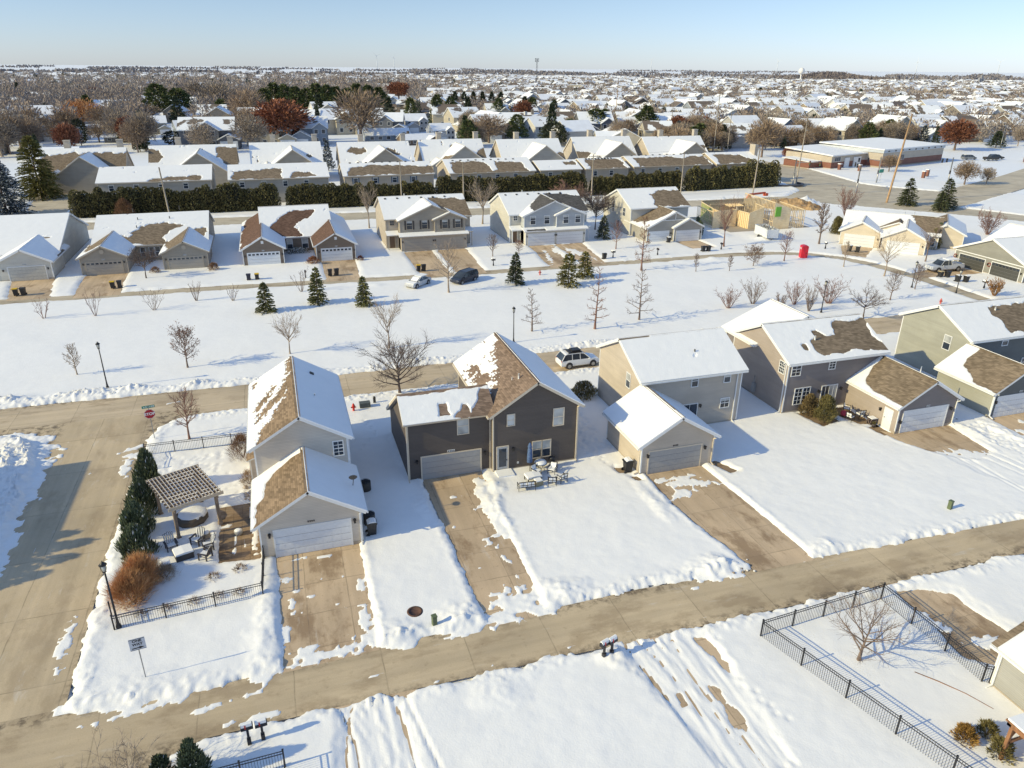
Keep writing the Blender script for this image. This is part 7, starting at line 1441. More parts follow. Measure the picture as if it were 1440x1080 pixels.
# ------------------------------------------------------------------ poles and wires
def utility_pole(label, x, y, h, mat=None, lean=0.0, arm=True, street=False, r=.19, name='utility_pole', armz=0):
    t = thing(name, label, 'utility pole' if not street else 'street light', (x,y,0), armz)
    mb = MB(); mb.tube([(0,0,-.2),(lean*h*.5,0,h*.5),(lean*h,0,h)],[r,r*.85,r*.68],8); mb.build('pole',[mat or POLEW],t,fix=False)
    if arm and not street:
        mb = MB(); mb.beam((lean*h-1.2,0,h-.5),(lean*h+1.2,0,h-.5),.1,.12); mb.build('crossarm',[mat or POLEW],t)
        for k in (-1.1,-.4,.4,1.1): mb = MB(); mb.lathe([(.05,0),(.07,.1),(.03,.22)],(lean*h+k,0,h-.44),8); mb.build('insulator',[GALV],t,fix=False)
    if street:
        mb = MB(); mb.tube([(lean*h,0,h-.1),(lean*h+.8,0,h+.15),(lean*h+1.8,0,h+.1)],.05,6); mb.build('arm',[GALV],t,fix=False)
        mb = MB(); mb.obox((lean*h+2.0,0,h+.08),(.35,0,0),(0,.14,0),(0,0,.07)); mb.build('lamp_head',[GALV],t)
    return t
def wire(label, p, q, sag, r=.018):
    t = MB(); n = 14
    t.tube([Vector(p).lerp(Vector(q),i/n)-Vector((0,0,sag*4*(i/n)*(1-i/n))) for i in range(n+1)], r, 4, cap=False)
    o = t.build('overhead_wire',[flat('wire_grey',(.22,.21,.2),.6)],fix=False); tag(o,label,'overhead wire',kind=None); o['group'] = 'overhead wires above the crossroads'
def poles():
    utility_pole('wooden utility pole behind the taupe duplex, slanting toward the hedge',-21.8,173.2,10.2,POLEW,-.045,arm=False); utility_pole('slim pale pole at the hedge gap before the sand duplex',28.2,173.0,10,POLEW,0,arm=False,r=.16); utility_pole('pale pole with small transformer behind the sand duplex',43,173,9.6,POLEW,0,arm=False,r=.18); utility_pole('pale pole with crossarm at the hedge above the stone-grey house',75.3,171.2,10.6,POLEW,0); utility_pole('pale pole at the hedge end behind the stone-grey house',99.9,170.5,10.8,POLEW,0,r=.16); utility_pole('slightly leaning pole in front of the easternmost hedge',118.8,166.5,11.2,POLEW,.035,arm=False)
    t = utility_pole('tall leaning light-brown utility pole by the crossroads, highest in the scene',144.3,147.5,20.6,POLEO,.09,r=.27,armz=R(-14))
    utility_pole('tall grey pole beside the traffic signal at the hedge corner',140.5,177.6,18.5,POLEW,.03,arm=False); utility_pole('tall grey pole behind the hedge by the blue spruces',165,259.9,22,POLEW,0,arm=False,r=.18); utility_pole('tall pole with crossarm above the dark pines',193.7,411.7,25,POLEO,.02,r=.22); utility_pole('pale pole among the blue spruces',186.3,332.6,15,POLEW,0,r=.18); utility_pole('pole in front of the brown rowhouse past the crossroads',172.5,262,15.5,POLEW,0,arm=False,r=.16)
    wire('thin wire sagging from the tall leaning pole toward the hedge poles',(144.3,147.5,20.0),(75.3,171.2,10.3),1.6); wire('thin wire between the two hedge poles by the stone-grey house',(75.3,171.2,10.3),(99.9,170.5,10.5),.4); wire('upper wire crossing the houses to the tall leaning pole',(146,147,20.0),(300,120,22),2); wire('lower wire crossing the houses to the tall leaning pole',(145.5,147,19.2),(300,122,21),2); wire('long wire from the tall leaning pole to the pole above the dark pines',(145,147.5,20.2),(193.7,411.7,24.4),3); wire('second long wire from the tall leaning pole to the dark pines',(145.6,147.5,19.6),(194.7,411.7,23.6),3)
    # traffic signals
    def signal(label, x, y, rz, arm=7.0):
        t = thing('traffic_signal', label, 'traffic light', (x,y,0), rz, 'traffic signals at the crossroads')
        mb = MB(); mb.tube([(0,0,0),(0,0,7.2)],[.2,.15],10); mb.build('pole',[GALV],t,fix=False); mb = MB(); mb.tube([(0,0,6.2),(arm*.5,0,6.7),(arm,0,6.8)],[.09,.07,.05],8); mb.build('arm',[GALV],t,fix=False)
        for a in (arm*.55, arm*.95):
            mb = MB(); mb.box(a-.18,a+.18,-.15,.15,6.0,7.1); s = mb.build('signal_head',[BLACK],t)
            for k,c in enumerate(((.02,.2,.06),(.3,.2,.02),(.3,.02,.02))): mb = MB(); mb.tube([(a,-.15,6.2+k*.34),(a,-.19,6.2+k*.34)],.11,10); mb.build('lens',[flat('signal_lens_%d'%k,c,.3)],s,fix=False)
        mb = MB(); mb.box(-.18,.18,-.15,.15,2.6,3.6); mb.build('signal_head',[BLACK],t)
    signal('traffic signal beside the low kerb island at the hedge end',139,177,R(-60)); signal('traffic signal in front of the clinic entrance',166.5,175.5,R(170)); signal('traffic signal at the near corner of the crossroads with a blue name plate',147.6,162.0,R(60)); signal('traffic signal on the far kerb, by the leaning pole',187,170,R(190),5)
    t = thing('street_light','pale street light mast at the clinic car park','street light',(297,248,0)); mb = MB(); mb.tube([(0,0,0),(0,0,9)],.12,8); mb.build('pole',[GALV],t,fix=False); mb = MB(); mb.box(-.9,.9,-.2,.2,8.9,9.1); mb.build('lamp_head',[GALV],t)
    for i,(x,y,l) in enumerate(((176.5,203,'first brick gate pillar on the clinic verge'),(181,199,'second brick gate pillar on the clinic verge'),(189,181,'brick pillar by the far signal on the clinic verge'),(193.5,184,'brick pillar by the clinic corner shrubs'))):
        t = thing('brick_pillar',l,'pillar',(x,y,0),.3,'brick pillars on the clinic verge'); mb = MB(); mb.box(-.4,.4,-.4,.4,0,1.9); mb.build('shaft',[S_BRICK],t); mb = MB(); mb.box(-.5,.5,-.5,.5,1.9,2.1); mb.build('cap',[SNOW_ROOF],t)
    t = thing('curb_island','low dark retaining wall curving round the snowy island at the hedge end','retaining wall',(139,178.5,0)); mb = MB(); mb.tube([(-6,-1.5,.3),(-3,-3.4,.35),(1,-3.6,.4),(3.4,-1.6,.4),(3.6,1.4,.35)],.32,8); mb.build('wall',[flat('dark_block',(.07,.07,.08))],t,fix=False)
    for l,x,y in (('green fingerpost sign on the clinic verge',196.5,172),('small green sign plate on the signal before the clinic',170,178)):
        t = thing('green_sign',l,'road sign',(x,y,0),.2); mb = MB(); mb.tube([(0,0,0),(0,0,3.4)],.06,6); mb.build('post',[GALV],t,fix=False); mb = MB(); mb.box(-.9,.9,-.05,.05,2.5,3.5); mb.build('sign_face',[flat('sign_green',(.02,.26,.17),.4,var=.05)],t)
    t = thing('garden_shed','small brown shed in the clinic car park','shed',(263,205,0),.2); mb = MB(); mb.box(-3,3,-2,2,0,2.6); mb.build('wall',[flat('brown_shed',(.13,.06,.045))],t); mb = MB(); mb.box(-3.2,3.2,-2.2,2.2,2.6,2.9); mb.build('roof',[SNOW_ROOF],t)
    t = thing('white_shed','small white shed in the far car park of the clinic','shed',(276,214,0),.2); mb = MB(); mb.box(-3,3,-2,2,0,2.8); mb.build('wall',[WHITE],t); mb = MB(); mb.prism([(-2.3,2.8),(2.3,2.8),(0,3.9)],-3.2,3.2,'x'); mb.build('roof',[SNOW_ROOF],t)
# ================================================================== THE TOWN BEYOND
PAL = [('cream',(.46,.41,.32)),('tan',(.34,.28,.21)),('pale grey',(.38,.37,.36)),('taupe',(.23,.20,.17)),('blue-grey',(.26,.29,.33)),('white',(.60,.59,.57)),('brown',(.14,.105,.08)),('slate',(.14,.145,.16))]
ROOF_FAR = patchy_roof('far_snowy_roof', (.17,.14,.115), .40); ROOF_BARE = patchy_roof('far_patchy_roof', (.17,.135,.11), .53); ROOF_FULL = flat('far_white_roof', (.82,.84,.88), .7, var=.06, scale=.5)
_fh = {}
def far_house_parts(form, ci, ri):
    wallm = siding('far_%s_siding' % PAL[ci][0].replace('-','_').replace(' ','_'), PAL[ci][1], .2); roofm = (ROOF_FAR, ROOF_FULL, ROOF_BARE)[ri]
    W, Rf, wins, doors = MB(), MB(), [], []
    def gab(x0,x1,y0,y1,e,sl,ax,oh=.4):
        if ax == 'x':
            pk = e+sl*(y1-y0)/2; W.prism([(y0,-.1),(y1,-.1),(y1,e),((y0+y1)/2,pk),(y0,e)],x0,x1,'x'); ym = (y0+y1)/2
            for s, y in ((-1,y0-oh),(1,y1+oh)):
                A = [(x0-oh,y,e-sl*oh+.12),(x1+oh,y,e-sl*oh+.12),(x1+oh,ym,pk+.12),(x0-oh,ym,pk+.12)]; Rf.face(A); B = [(x,yy,z-.22) for x,yy,z in A]; Rf.face(B[::-1],1)
                for i in range(4): Rf.face([B[i],B[(i+1)%4],A[(i+1)%4],A[i]],1)
        else:
            pk = e+sl*(x1-x0)/2; W.prism([(x0,-.1),(x1,-.1),(x1,e),((x0+x1)/2,pk),(x0,e)],y0,y1,'y'); xm = (x0+x1)/2
            for s, x in ((-1,x0-oh),(1,x1+oh)):
                A = [(x,y0-oh,e-sl*oh+.12),(x,y1+oh,e-sl*oh+.12),(xm,y1+oh,pk+.12),(xm,y0-oh,pk+.12)]; Rf.face(A); B = [(xx,y,z-.22) for xx,y,z in A]; Rf.face(B[::-1],1)
                for i in range(4): Rf.face([B[i],B[(i+1)%4],A[(i+1)%4],A[i]],1)
    def win(f, a, z, d, w=1.1, h=1.3):
        m = MB()
        if f == 'S': m.box(a-w/2-.1,a+w/2+.1,d-.05,d,z-.1,z+h+.1,1); m.box(a-w/2,a+w/2,d-.07,d-.04,z,z+h,0)
        elif f == 'N': m.box(a-w/2-.1,a+w/2+.1,d,d+.05,z-.1,z+h+.1,1); m.box(a-w/2,a+w/2,d+.04,d+.07,z,z+h,0)
        elif f == 'W': m.box(d-.05,d,a-w/2-.1,a+w/2+.1,z-.1,z+h+.1,1); m.box(d-.07,d-.04,a-w/2,a+w/2,z,z+h,0)
        else: m.box(d,d+.05,a-w/2-.1,a+w/2+.1,z-.1,z+h+.1,1); m.box(d+.04,d+.07,a-w/2,a+w/2,z,z+h,0)
        wins.append(m)
    def gd(a, d, w=4.8): m = MB(); m.box(a-w/2,a+w/2,d-.06,d,0,2.2,0); doors.append(m)
    if form == 0:      # two storeys, front gable beside a garage gable
        gab(-6,6,-4,7,5.4,.6,'x'); gab(-6.2,.8,-9,-2,2.8,.55,'y'); gab(1.2,6,-5.4,2,5.4,.7,'y'); gd(-2.7,-9)
        for a in (2.4,4.8): win('S',a,3.6,-5.4); win('S',a,.9,-5.4)
        win('S',-4,3.7,-4); win('W',1,3.6,-6); win('E',3,3.6,6); win('N',-3,3.6,7); win('N',2,.9,7); win('W',4,.9,-6)
    elif form == 1:    # ridge across with a cross gable
        gab(-7.5,7.5,-5,6,5.2,.55,'x'); gab(-3,3.5,-7,1,5.2,.65,'y'); gab(3.4,9,-8.6,-1,2.7,.5,'y'); gd(6.2,-8.6)
        for a in (-1.4,1.9): win('S',a,3.6,-7); win('S',a,.9,-7)
        win('S',-5.5,3.6,-5); win('W',0,3.6,-7.5); win('W',3,.9,-7.5); win('N',-4,3.6,6); win('N',4,3.6,6); win('E',2,3.6,7.5)
    elif form == 2:    # long low ranch
        gab(-9.5,9.5,-4.5,5,2.8,.5,'x'); gab(3,9.2,-8.5,-2,2.8,.5,'y'); gd(6.1,-8.5); W.box(-5,-3.9,1,2,4,6.6)
        for a in (-7,-3.5,0): win('S',a,.9,-4.5,1.6,1.3)
        win('W',0,.9,-9.5); win('N',-5,.9,5,1.5); win('N',3,.9,5,1.5)
    else:              # tall block with lower wing
        gab(-5,5,-6,6,5.6,.65,'y'); gab(4.8,11,-3,4,2.9,.5,'x'); gab(-9,-4.8,-2,5,3,.5,'x')
        for a in (-2.4,2.4): win('S',a,3.7,-6); win('S',a,.9,-6)
        win('W',-4,3.7,-5); win('W',3,3.9,-5); win('E',-4.4,3.7,5); gd(8,-3.02); win('N',-2,3.7,6); win('N',2,3.7,6)
    return W, Rf, wins, doors, wallm, roofm
def far_template(form, ci, ri, detailed):
    key = (form, ci, ri, detailed)
    if key in _fh: return _fh[key]
    W, Rf, wins, doors, wm, rm = far_house_parts(form, ci, ri)
    if detailed:
        r = [('wall', W.mesh('wall',[wm])), ('roof', Rf.mesh('roof',[rm, WHITE]))]+[('window', m.mesh('window',[GLASS,WHITE])) for m in wins]+[('garage_door', m.mesh('garage_door',[DOORWHITE])) for m in doors]
    else:
        J = MB(); mats = [wm, rm, WHITE, GLASS, DOORWHITE]
        for m, mp in [(W,{0:0}),(Rf,{0:1,1:2})]+[(w,{0:3,1:2}) for w in wins]+[(d,{0:4}) for d in doors]:
            b = len(J.v); J.v += m.v; J.f += [tuple(b+i for i in f) for f in m.f]; J.m += [mp[i] for i in m.m]; J.sm += m.sm
        r = J.mesh('house', mats)
    _fh[key] = r; return r
FORMS = ['two-storey house','cross-gabled house','ranch house','tall house']
RWORD = ['half-snowy roof','snow-white roof','patchy roof']
GROUP_H = 'houses of the town beyond the gabled row'
def far_house(x, y, rz, form, ci, ri, label, s=1.0, detailed=False, group=GROUP_H):
    if detailed:
        t = thing('town_house', label, 'house', (x,y,-.1), rz, group); t.scale = (s,s,s)
        for n, me in far_template(form, ci, ri, True): link(n, me, t)
    else:
        t = link('town_house', far_template(form, ci, ri, False)); t.location = (x,y,-.1); t.rotation_euler = (0,0,rz); t.scale = (s,s,s); tag(t, label, 'house', group)

def zone(x, y):
    az = math.degrees(math.atan2(x, y)); d = math.hypot(x, y)
    w = 'beyond the western hedge' if az < -5 else 'behind the russet oak' if az < 4 else 'behind the dark pines' if az < 14 else 'below the cell tower' if az < 22 else 'beyond the blue spruces' if az < 30 else 'beneath the water tower' if az < 37 else 'beyond the clinic' if az < 44 else 'far past the clinic car park'
    dd = ('first rows' if d < 420 else 'middle rows' if d < 560 else 'farther rows' if d < 720 else 'distant rows')
    return w, dd
def town():
    hand = [(-93,369,11,3,4,0,'grey-green gable house at the side street beyond the western hedge'),(-82,372,9,3,2,0,'pale grey gable house with dark side wall beside the grey-green one'),(-69,292,8,2,5,1,'small white house behind the gabled duplex at the side street'),(-57,358,15,2,7,0,'slate gable house behind the dark clipped evergreen'),(-52,400,14,1,0,1,'cream gable house in front of the big green pine'),(-31,366,14,1,4,1,'blue-grey house with a long snowy porch roof below the big pine'),
     (-132,605,15,2,5,1,'low white-roofed house above the golden willow'),(-187,697,18,2,0,1,'low cream house at the far western edge of the town'),(-157,598,16,3,5,1,'white house beside the western dark conifers'),(-148,534,13,0,2,1,'pale grey house in the westernmost cluster'),(-95,318,10,0,1,1,'tan house behind the big olive pine'),(-16,418,14,2,1,1,'tan brick house left of the russet oak crown'),(33,414,16,1,2,0,'grey house right behind the russet oak'),(54,420,16,0,6,1,'brown house between the bare trees behind the row'),(50,338,19,2,4,1,'flat-looking snowy house with a brick chimney'),(72,389,14,0,2,1,'grey two-storey house by the lone conifer'),(74,337,12,0,5,1,'white two-storey house with a balcony by the lone conifer'),(60,320,15,2,6,1,'brown low house in front of the white balcony house'),(122,402,12,3,5,1,'white house half hidden by bare twigs among the pines'),
     (214,278,14,0,6,1,'dark brown two-storey house with white roof by the reddish tree'),(239,279,18,3,0,1,'large cream house with white porch columns behind the clinic'),(215,282,1,0,1,1,''),(305,318,15,0,0,1,'cream house behind the snowy clinic spruces'),(350,334,16,1,3,0,'taupe house right of the clinic spruces'),(360,317,15,3,4,1,'blue-grey house with porch beside the russet tree'),(286,314,12,0,2,0,'pale grey house behind the clinic roof'),(395,325,17,0,0,0,'cream house where the town leaves the photo'),(334,418,18,0,1,1,'tan house with snowy dormers above the clinic'),(421,523,26,1,4,1,'big blue-grey house with several snowy gables'),(370,393,16,3,7,0,'slate house with bare roof above the clinic spruces')]
    occ = []
    for i, (x, y, w, f, c, r, l) in enumerate(hand):
        if not l: continue
        s = w/(15 if f != 2 else 19)*1.0; s = max(.8, min(1.5, s)); far_house(x,y,R([-12,-6,0,4,9,14][i % 6]+(14 if x > 180 else 0)),f,c,r,l,s,True); occ.append((x,y))
    rs = random.Random(41); cand = []
    for i in range(0, 100):
        for j in range(-55, 130):
            X = 21.0*j; Y = 262+i*31+(i % 2)*(-6)
            # gently bending streets
            a = .22*math.sin(i*.23)+.25; x = X*math.cos(a*.6)-(Y-262)*math.sin(a*.25)*.3+rs.uniform(-3.2,3.2); y = Y+X*.10*math.sin(i*.35+1)+8*math.sin(X*.012+i)+rs.uniform(-3,3)
            d = math.hypot(x,y); az = math.degrees(math.atan2(x,y))
            if y < 262 or az < -17 or az > 53 or d > 2600: continue
            if x < 170 and y < 300: continue
            if x > 230 and y < 285-(x-230)*.05: continue
            p = 1.0 if az > 17 else .75 if az > 11 else .6 if az > 4 else .6
            if d > 900 and az < 14: p *= .55
            if az < 12 and 600 < d < 900: p *= .35
            if 9 < az < 24 and d < 330: p = 0
            if rs.random() > p: continue
            if any((x-u)**2+(y-v)**2 < 17**2 for u, v in occ): continue
            if 18 < (X*.9+i*40) % 330 < 42: continue
            cand.append((d,x,y,i))
    cand.sort(); near, rest = cand[:258], cand[258:]
    for k, (d,x,y,i) in enumerate(near):
        f = rs.choice((0,0,1,1,2,3)); c = rs.choice((0,0,1,1,2,2,3,4,5,6,7)) ; r = rs.choice((1,1,0,0,0,2)); rz = (0 if i % 2 == 0 else math.pi)+rs.uniform(-.25,.25)+(math.pi/2 if rs.random() < .2 else 0)
        w, dd = zone(x,y); far_house(x,y,rz,f,c,r,f'{PAL[c][0]} {FORMS[f]} with {RWORD[r]}, {dd} {w}',rs.uniform(1.0,1.35),k < 60)
    # the rest of the town, too far to tell apart
    g = np.random.default_rng(5); n = len(rest); V, F, M = [], [], []
    for k, (d,x,y,i) in enumerate(rest):
        w, l, e, p = g.uniform(6,9.5), g.uniform(5,7), g.choice([3.0,5.2]), g.uniform(2.6,4); a = g.uniform(-.3,.3)+(math.pi/2 if g.random() < .35 else 0); c, s = math.cos(a), math.sin(a)
        P = [(-w,-l,-.2),(w,-l,-.2),(w,l,-.2),(-w,l,-.2),(-w,-l,e),(w,-l,e),(w,l,e),(-w,l,e),(-w,0,e+p),(w,0,e+p)]; b = len(V)
        V += [(x+px*c-py*s, y+px*s+py*c, z) for px,py,z in P]; wm = int(g.integers(0,5)); rm = 5 if g.random() < .6 else 6
        for q, m in (((0,1,5,4),wm),((1,2,6,5),wm),((2,3,7,6),wm),((3,0,4,7),wm),((4,5,9,8),rm),((6,7,8,9),rm),((5,6,9,9),wm),((7,4,8,8),wm)): F.append(tuple(b+i_ for i_ in q)); M.append(m)
    me = bpy.data.meshes.new('distant_houses'); me.from_pydata(V, [], [tuple(dict.fromkeys(q)) for q in F])
    for m in [flat('distant_wall_%s' % nm, c) for nm, c in (('cream',(.42,.37,.30)),('tan',(.33,.28,.23)),('grey',(.35,.35,.36)),('taupe',(.24,.215,.20)),('white',(.52,.52,.53)))]+[ROOF_FULL, ROOF_BARE]: me.materials.append(m)  # wall tones muted towards grey, distance haze put into the colour
    me.polygons.foreach_set('material_index', M); me.update(); o = link('distant_houses', me); tag(o,'mass of snow-roofed houses reaching to the horizon','houses',kind='stuff')

# ------------------------------------------------------------------ far trees
FT = {'bare': ('bare brown tree',leafy('far_brown_twigs',(.29,.215,.155),.25),'oval'),'grey': ('bare grey tree',leafy('far_grey_twigs',(.275,.225,.18),.25),'oval'),'oak': ('rust-coloured oak',leafy('far_rust_leaves',(.235,.10,.06),.3),'oval'),'red': ('dark red-brown tree',leafy('far_wine_twigs',(.16,.085,.075),.3),'oval'),
      'willow': ('golden-brown willow',leafy('far_golden_twigs',(.46,.25,.12),.3),'oval'),'pale': ('pale straw-coloured bush',leafy('far_straw_twigs',(.45,.34,.24),.25),'oval'),'con': ('dark conifer',leafy('far_conifer',(.06,.075,.045),.4),'cone'),'pine': ('green pine',leafy('far_pine',(.10,.118,.048),.45),'pine'),'ev': ('dark rounded evergreen',leafy('far_evergreen',(.05,.058,.035),.4),'egg'),'blue': ('snow-dusted blue spruce',leafy('far_blue_spruce',(.09,.11,.115),.4),'cone')}
_ft = {}
def far_tree_mesh(kind, v):
    """unit-size crown (height 10, width 8) with trunk"""
    if (kind, v) in _ft: return _ft[(kind, v)]
    g = np.random.default_rng(v*31+len(kind)*7+ord(kind[0])); form = FT[kind][2]; B, D, L, W = [], [], [], []
    n = {'oval': 2600, 'cone': 1500, 'pine': 1500, 'egg': 1500}[form]
    if form == 'oval':   # limbs radiating from a fork, twigs crowded to the outside
        nl = 26; a = g.uniform(0,6.28,nl); el = g.uniform(.35,1.5,nl); ll = g.uniform(.75,1.05,nl)
        k = g.integers(0,nl,n); t = g.uniform(.25,1,n)**.6; n2 = n*3//5 if kind not in ('oak','red') else n*9//10; R_ = 4.1*np.cos(el[k])*ll[k]*t; z = 2.6+7.2*np.sin(el[k])*ll[k]*t*(.82+.18*np.sin(a[k]*3))
        p = np.stack([np.cos(a[k])*R_, np.sin(a[k])*R_, z], 1)+g.normal(size=(n,3))*.55*t[:,None]; d = np.stack([np.cos(a[k])*np.cos(el[k]), np.sin(a[k])*np.cos(el[k]), np.sin(el[k])+.2], 1)+g.normal(size=(n,3))*.45
        q = g.normal(size=(n,3)); q /= np.linalg.norm(q,axis=1,keepdims=True); q *= (g.random(n)**.4)[:,None]*(1+.12*np.sin(q[:,:1]*9+v)*np.sin(q[:,1:2]*7)); pv = np.stack([q[:,0]*3.9, q[:,1]*3.9, 6.1+q[:,2]*3.5], 1); dv = q+np.array([0,0,.55])+g.normal(size=(n,3))*.5
        p[:n2] = pv[:n2]; d[:n2] = dv[:n2]
        B.append(p); D.append(d); L.append(g.uniform(.7,1.5,n)); W.append(g.uniform(.05,.10,n)*(3.6 if kind in ('oak','red') else 2.6 if kind == 'willow' else 1.9))
    else:
        z = g.random(n)**(1.25 if form == 'cone' else .9); a = g.uniform(0,6.28,n)
        if form == 'cone': r = 4*(1-z)**.85*(.72+.34*np.sin(z*46+np.sin(a*2)))*np.sqrt(g.uniform(.35,1,n))+.1
        elif form == 'pine': r = 4*np.sqrt(np.clip(1-z**1.7,0,1))*(.72+.34*np.sin(a*3+z*9+v)*np.sin(z*17+a))*np.sqrt(g.uniform(.3,1,n))
        else: r = 4*np.sqrt(np.clip(1-(1.9*z-.9)**2,0.03,1))*np.sqrt(g.uniform(.4,1,n))*(.85+.2*np.sin(a*4+z*8))
        lo = .1 if form != 'pine' else .18
        p = np.stack([np.cos(a)*r, np.sin(a)*r, 10*(lo+(1-lo)*z*.97)], 1); d = np.stack([np.cos(a)+g.normal(size=n)*.5, np.sin(a)+g.normal(size=n)*.5, .25+g.normal(size=n)*.5], 1)
        B.append(p); D.append(d); L.append(g.uniform(.6,1.2,n)); W.append(g.uniform(.28,.5,n))
    B, D, L, W = map(np.concatenate, (B,D,L,W)); mt = FT[kind][1]
    cr = blades('tree', B, D, L, W, mt, v, extra=(SNOW_ROOF,.12) if kind == 'blue' else None)
    tm = MB(); tm.tube([(0,0,-.3),(0,0,3),(0,0,6.5)],[.30,.22,.05],6,cap=False)
    if form == 'oval':
        for i in range(9): q = g.uniform(0,6.28); e = g.uniform(.6,1.2); tm.tube([(0,0,2.3),(1.6*math.cos(q)*math.cos(e),1.6*math.sin(q)*math.cos(e),2.3+2.2*math.sin(e)),(3.3*math.cos(q)*math.cos(e),3.3*math.sin(q)*math.cos(e),2.4+5.0*math.sin(e))],[.15,.1,.03],4,cap=False)
    import bmesh
    bm = bmesh.new(); bm.from_mesh(cr); b2 = tm.mesh('tmp',[mt]); n0 = len(bm.faces); bm.from_mesh(b2); bm.faces.ensure_lookup_table()
    mi = 1 if kind != 'blue' else 2
    for f in bm.faces[n0:]: f.material_index = mi
    bm.to_mesh(cr); bm.free(); cr.materials.append(BARK_DK if form != 'oval' else BARK if kind not in ('grey','pale') else BARK_PALE); _ft[(kind,v)] = cr
    return cr
GROUP_T = 'trees scattered through the town'
def far_tree(kind, x, y, h, w, v, label, group=GROUP_T):
    o = link('conifer_tree' if FT[kind][2] in ('cone','pine','egg') else 'bare_tree', far_tree_mesh(kind, v)); o.location = (x,y,-.15); o.rotation_euler = (0,0,v*1.3+x); o.scale = (w/8,w/8,h/10); tag(o,label,'tree',group)
def town_trees():
    hand = [(-71,344,10.0,6.0,'ev','dark clipped egg-shaped evergreen before the golden willow'),(-87,436,13.8,18.6,'willow','golden-brown willow, broadest of the western trees'),(-75,417,10.8,14.7,'bare','brown bare tree touching the golden willow'),(-131,718,12.2,18,'red','dark wine-coloured tree above the golden willow'),(-107,701,11.4,9.5,'con','dark round conifer left of the big green pine'),(-58,494,19.6,20,'pine','big dark green pine dominating the western treetops'),(-48,505,17,20,'pine','second trunk of the big dark green pine clump'),(-40,560,19.4,28,'grey','huge pale grey bare tree beside the big green pine'),(-67,358,7,10.5,'pale','pale straw-coloured round bush behind the egg-shaped evergreen'),(-36,336,5.6,8.8,'ev','clump of low junipers below the big green pine'),(-116,477,9.8,10,'bare','brown bare tree beside the western conifers'),(-195,757,15.2,8.5,'con','dark tall conifer at the western edge of the woods'),(-160,763,8.4,10.2,'con','dark conifer pair by the low white house'),(-61,467,10,13.9,'bare','brown bare tree under the big green pine'),
      (6,327,17.4,21.3,'oak','large russet oak with dense leaves above the gabled row'),(-8,426,18.8,19.3,'bare','tall brown bare tree behind the russet oak'),(38,331,21.4,21.4,'bare','tall bare tree with bright forked trunk right of the russet oak'),(22,350,13,5.9,'con','slim yellow-green conifer beside the russet oak'),(17.2,243,9,4.3,'blue','narrow snowy spruce squeezed between two gabled duplexes'),(-26,512,19.4,22.8,'grey','grey bare tree above the blue-grey porch house'),(126,759,16,22.8,'oak','rust-red tree at the end of the dark pine row'),(89,606,11.6,7.8,'con','dark conifer below the rust-red tree')]
    hand += [(1+i*6.2,505-i*1.5+(i*37 % 13),17+(i*7 % 4),14.5,'pine','dark pine in the long pine row above the russet oak') for i in range(12)]
    hand += [(x_,y_,h_,9.5,'pine' if i % 2 else 'con','dark evergreen in the loose belt behind the gabled row') for i, (x_,y_,h_) in enumerate(((64,420,15),(78,432,14),(88,415,13),(100,428,15),(112,436,14),(98,455,15),(60,452,14),(46,446,15),(30,455,15),(-22,452,13),(-46,470,14),(135,452,13),(150,447,14),(160,462,13),(172,455,12),(-100,520,13),(-122,560,13)))]
    hand += [(82,325,11,6.9,'con','yellow-green conifer by the white balcony house'),(91,319,11.6,16,'bare','round bare tree behind the gabled row by the lone conifer'),(105,323,11.2,10.4,'pine','green pine below the rust crown'),(145,435,12.2,10.9,'oak','rust-coloured crown rising between green pines'),(120,320,15.8,7.5,'con','tallest tapering conifer of the pines behind the row'),(113,299,9.4,11.9,'ev','broad dark evergreen at the foot of the tallest conifer'),(146,332,12.6,16.5,'pine','broad green pine behind the twin chimneys'),(131,326,8.8,9.2,'pine','low green pine beside the broad pine')]
    hand += [(130+i*6.5,543-i,14,9,'con','dark conifer of the clump under the cell tower') for i in range(6)]
    hand += [(152,335,12.4,10.4,'pine','green pine touching the pole above the row'),(172,331,14,12.8,'pine','green pine, last of the dark pines by the blue spruces'),(181,334,6.2,4.1,'blue','small snowy spruce behind the last chimney duplex'),(185,333,7,4.5,'con','dark small spruce beside the small snowy one'),(170,297,9.4,6.2,'blue','largest snowy spruce at the chimney of the last gabled duplex'),(170,279,7.6,5.9,'con','dark spruce left of the tall grey pole'),(172,275,8.6,5.9,'blue','snowy spruce right at the tall grey pole'),(175,270,9.8,6.5,'con','dark spruce right of the tall grey pole'),(192,285,4.6,5.1,'ev','olive bush beside the dark spruces'),(175,243,13.4,12.5,'bare','large reddish bare tree at the crossroads verge'),(179,233,4.2,4,'oak','small rust-coloured tree on the verge before the clinic'),(552,786,11,11.8,'con','dark round conifer standing above the middle roofs'),(550,812,8.4,8,'con','smaller dark conifer beside the round one above the roofs'),(305,562,6.4,10.8,'con','low dark conifer in the yard of the big white house'),
      (270,246,11.8,12.5,'oak','russet tree right of the clinic roof'),(272,272,7.8,6.3,'blue','snowy spruce behind the clinic roof, first of three'),(276,269,8,6.2,'blue','snowy spruce behind the clinic roof, second of three'),(279,265,8.2,4,'con','dark slim spruce behind the clinic roof'),(298,251,6.8,7.8,'con','dark spruce at the far clinic car park'),(314,254,8.4,6.2,'grey','pale bare tree at the far clinic car park'),(190,167,6.6,6.4,'bare','round bare tree on the corner lawn by the crossroads'),(197,166,4.8,4.1,'grey','slim pale tree on the corner lawn by the crossroads'),(191,197,5.2,5.9,'bare','bare brown tree at the clinic corner')]
    for i, (x,y,h,w,k,l) in enumerate(hand): far_tree(k,x,y,h,w,i % 4,l)
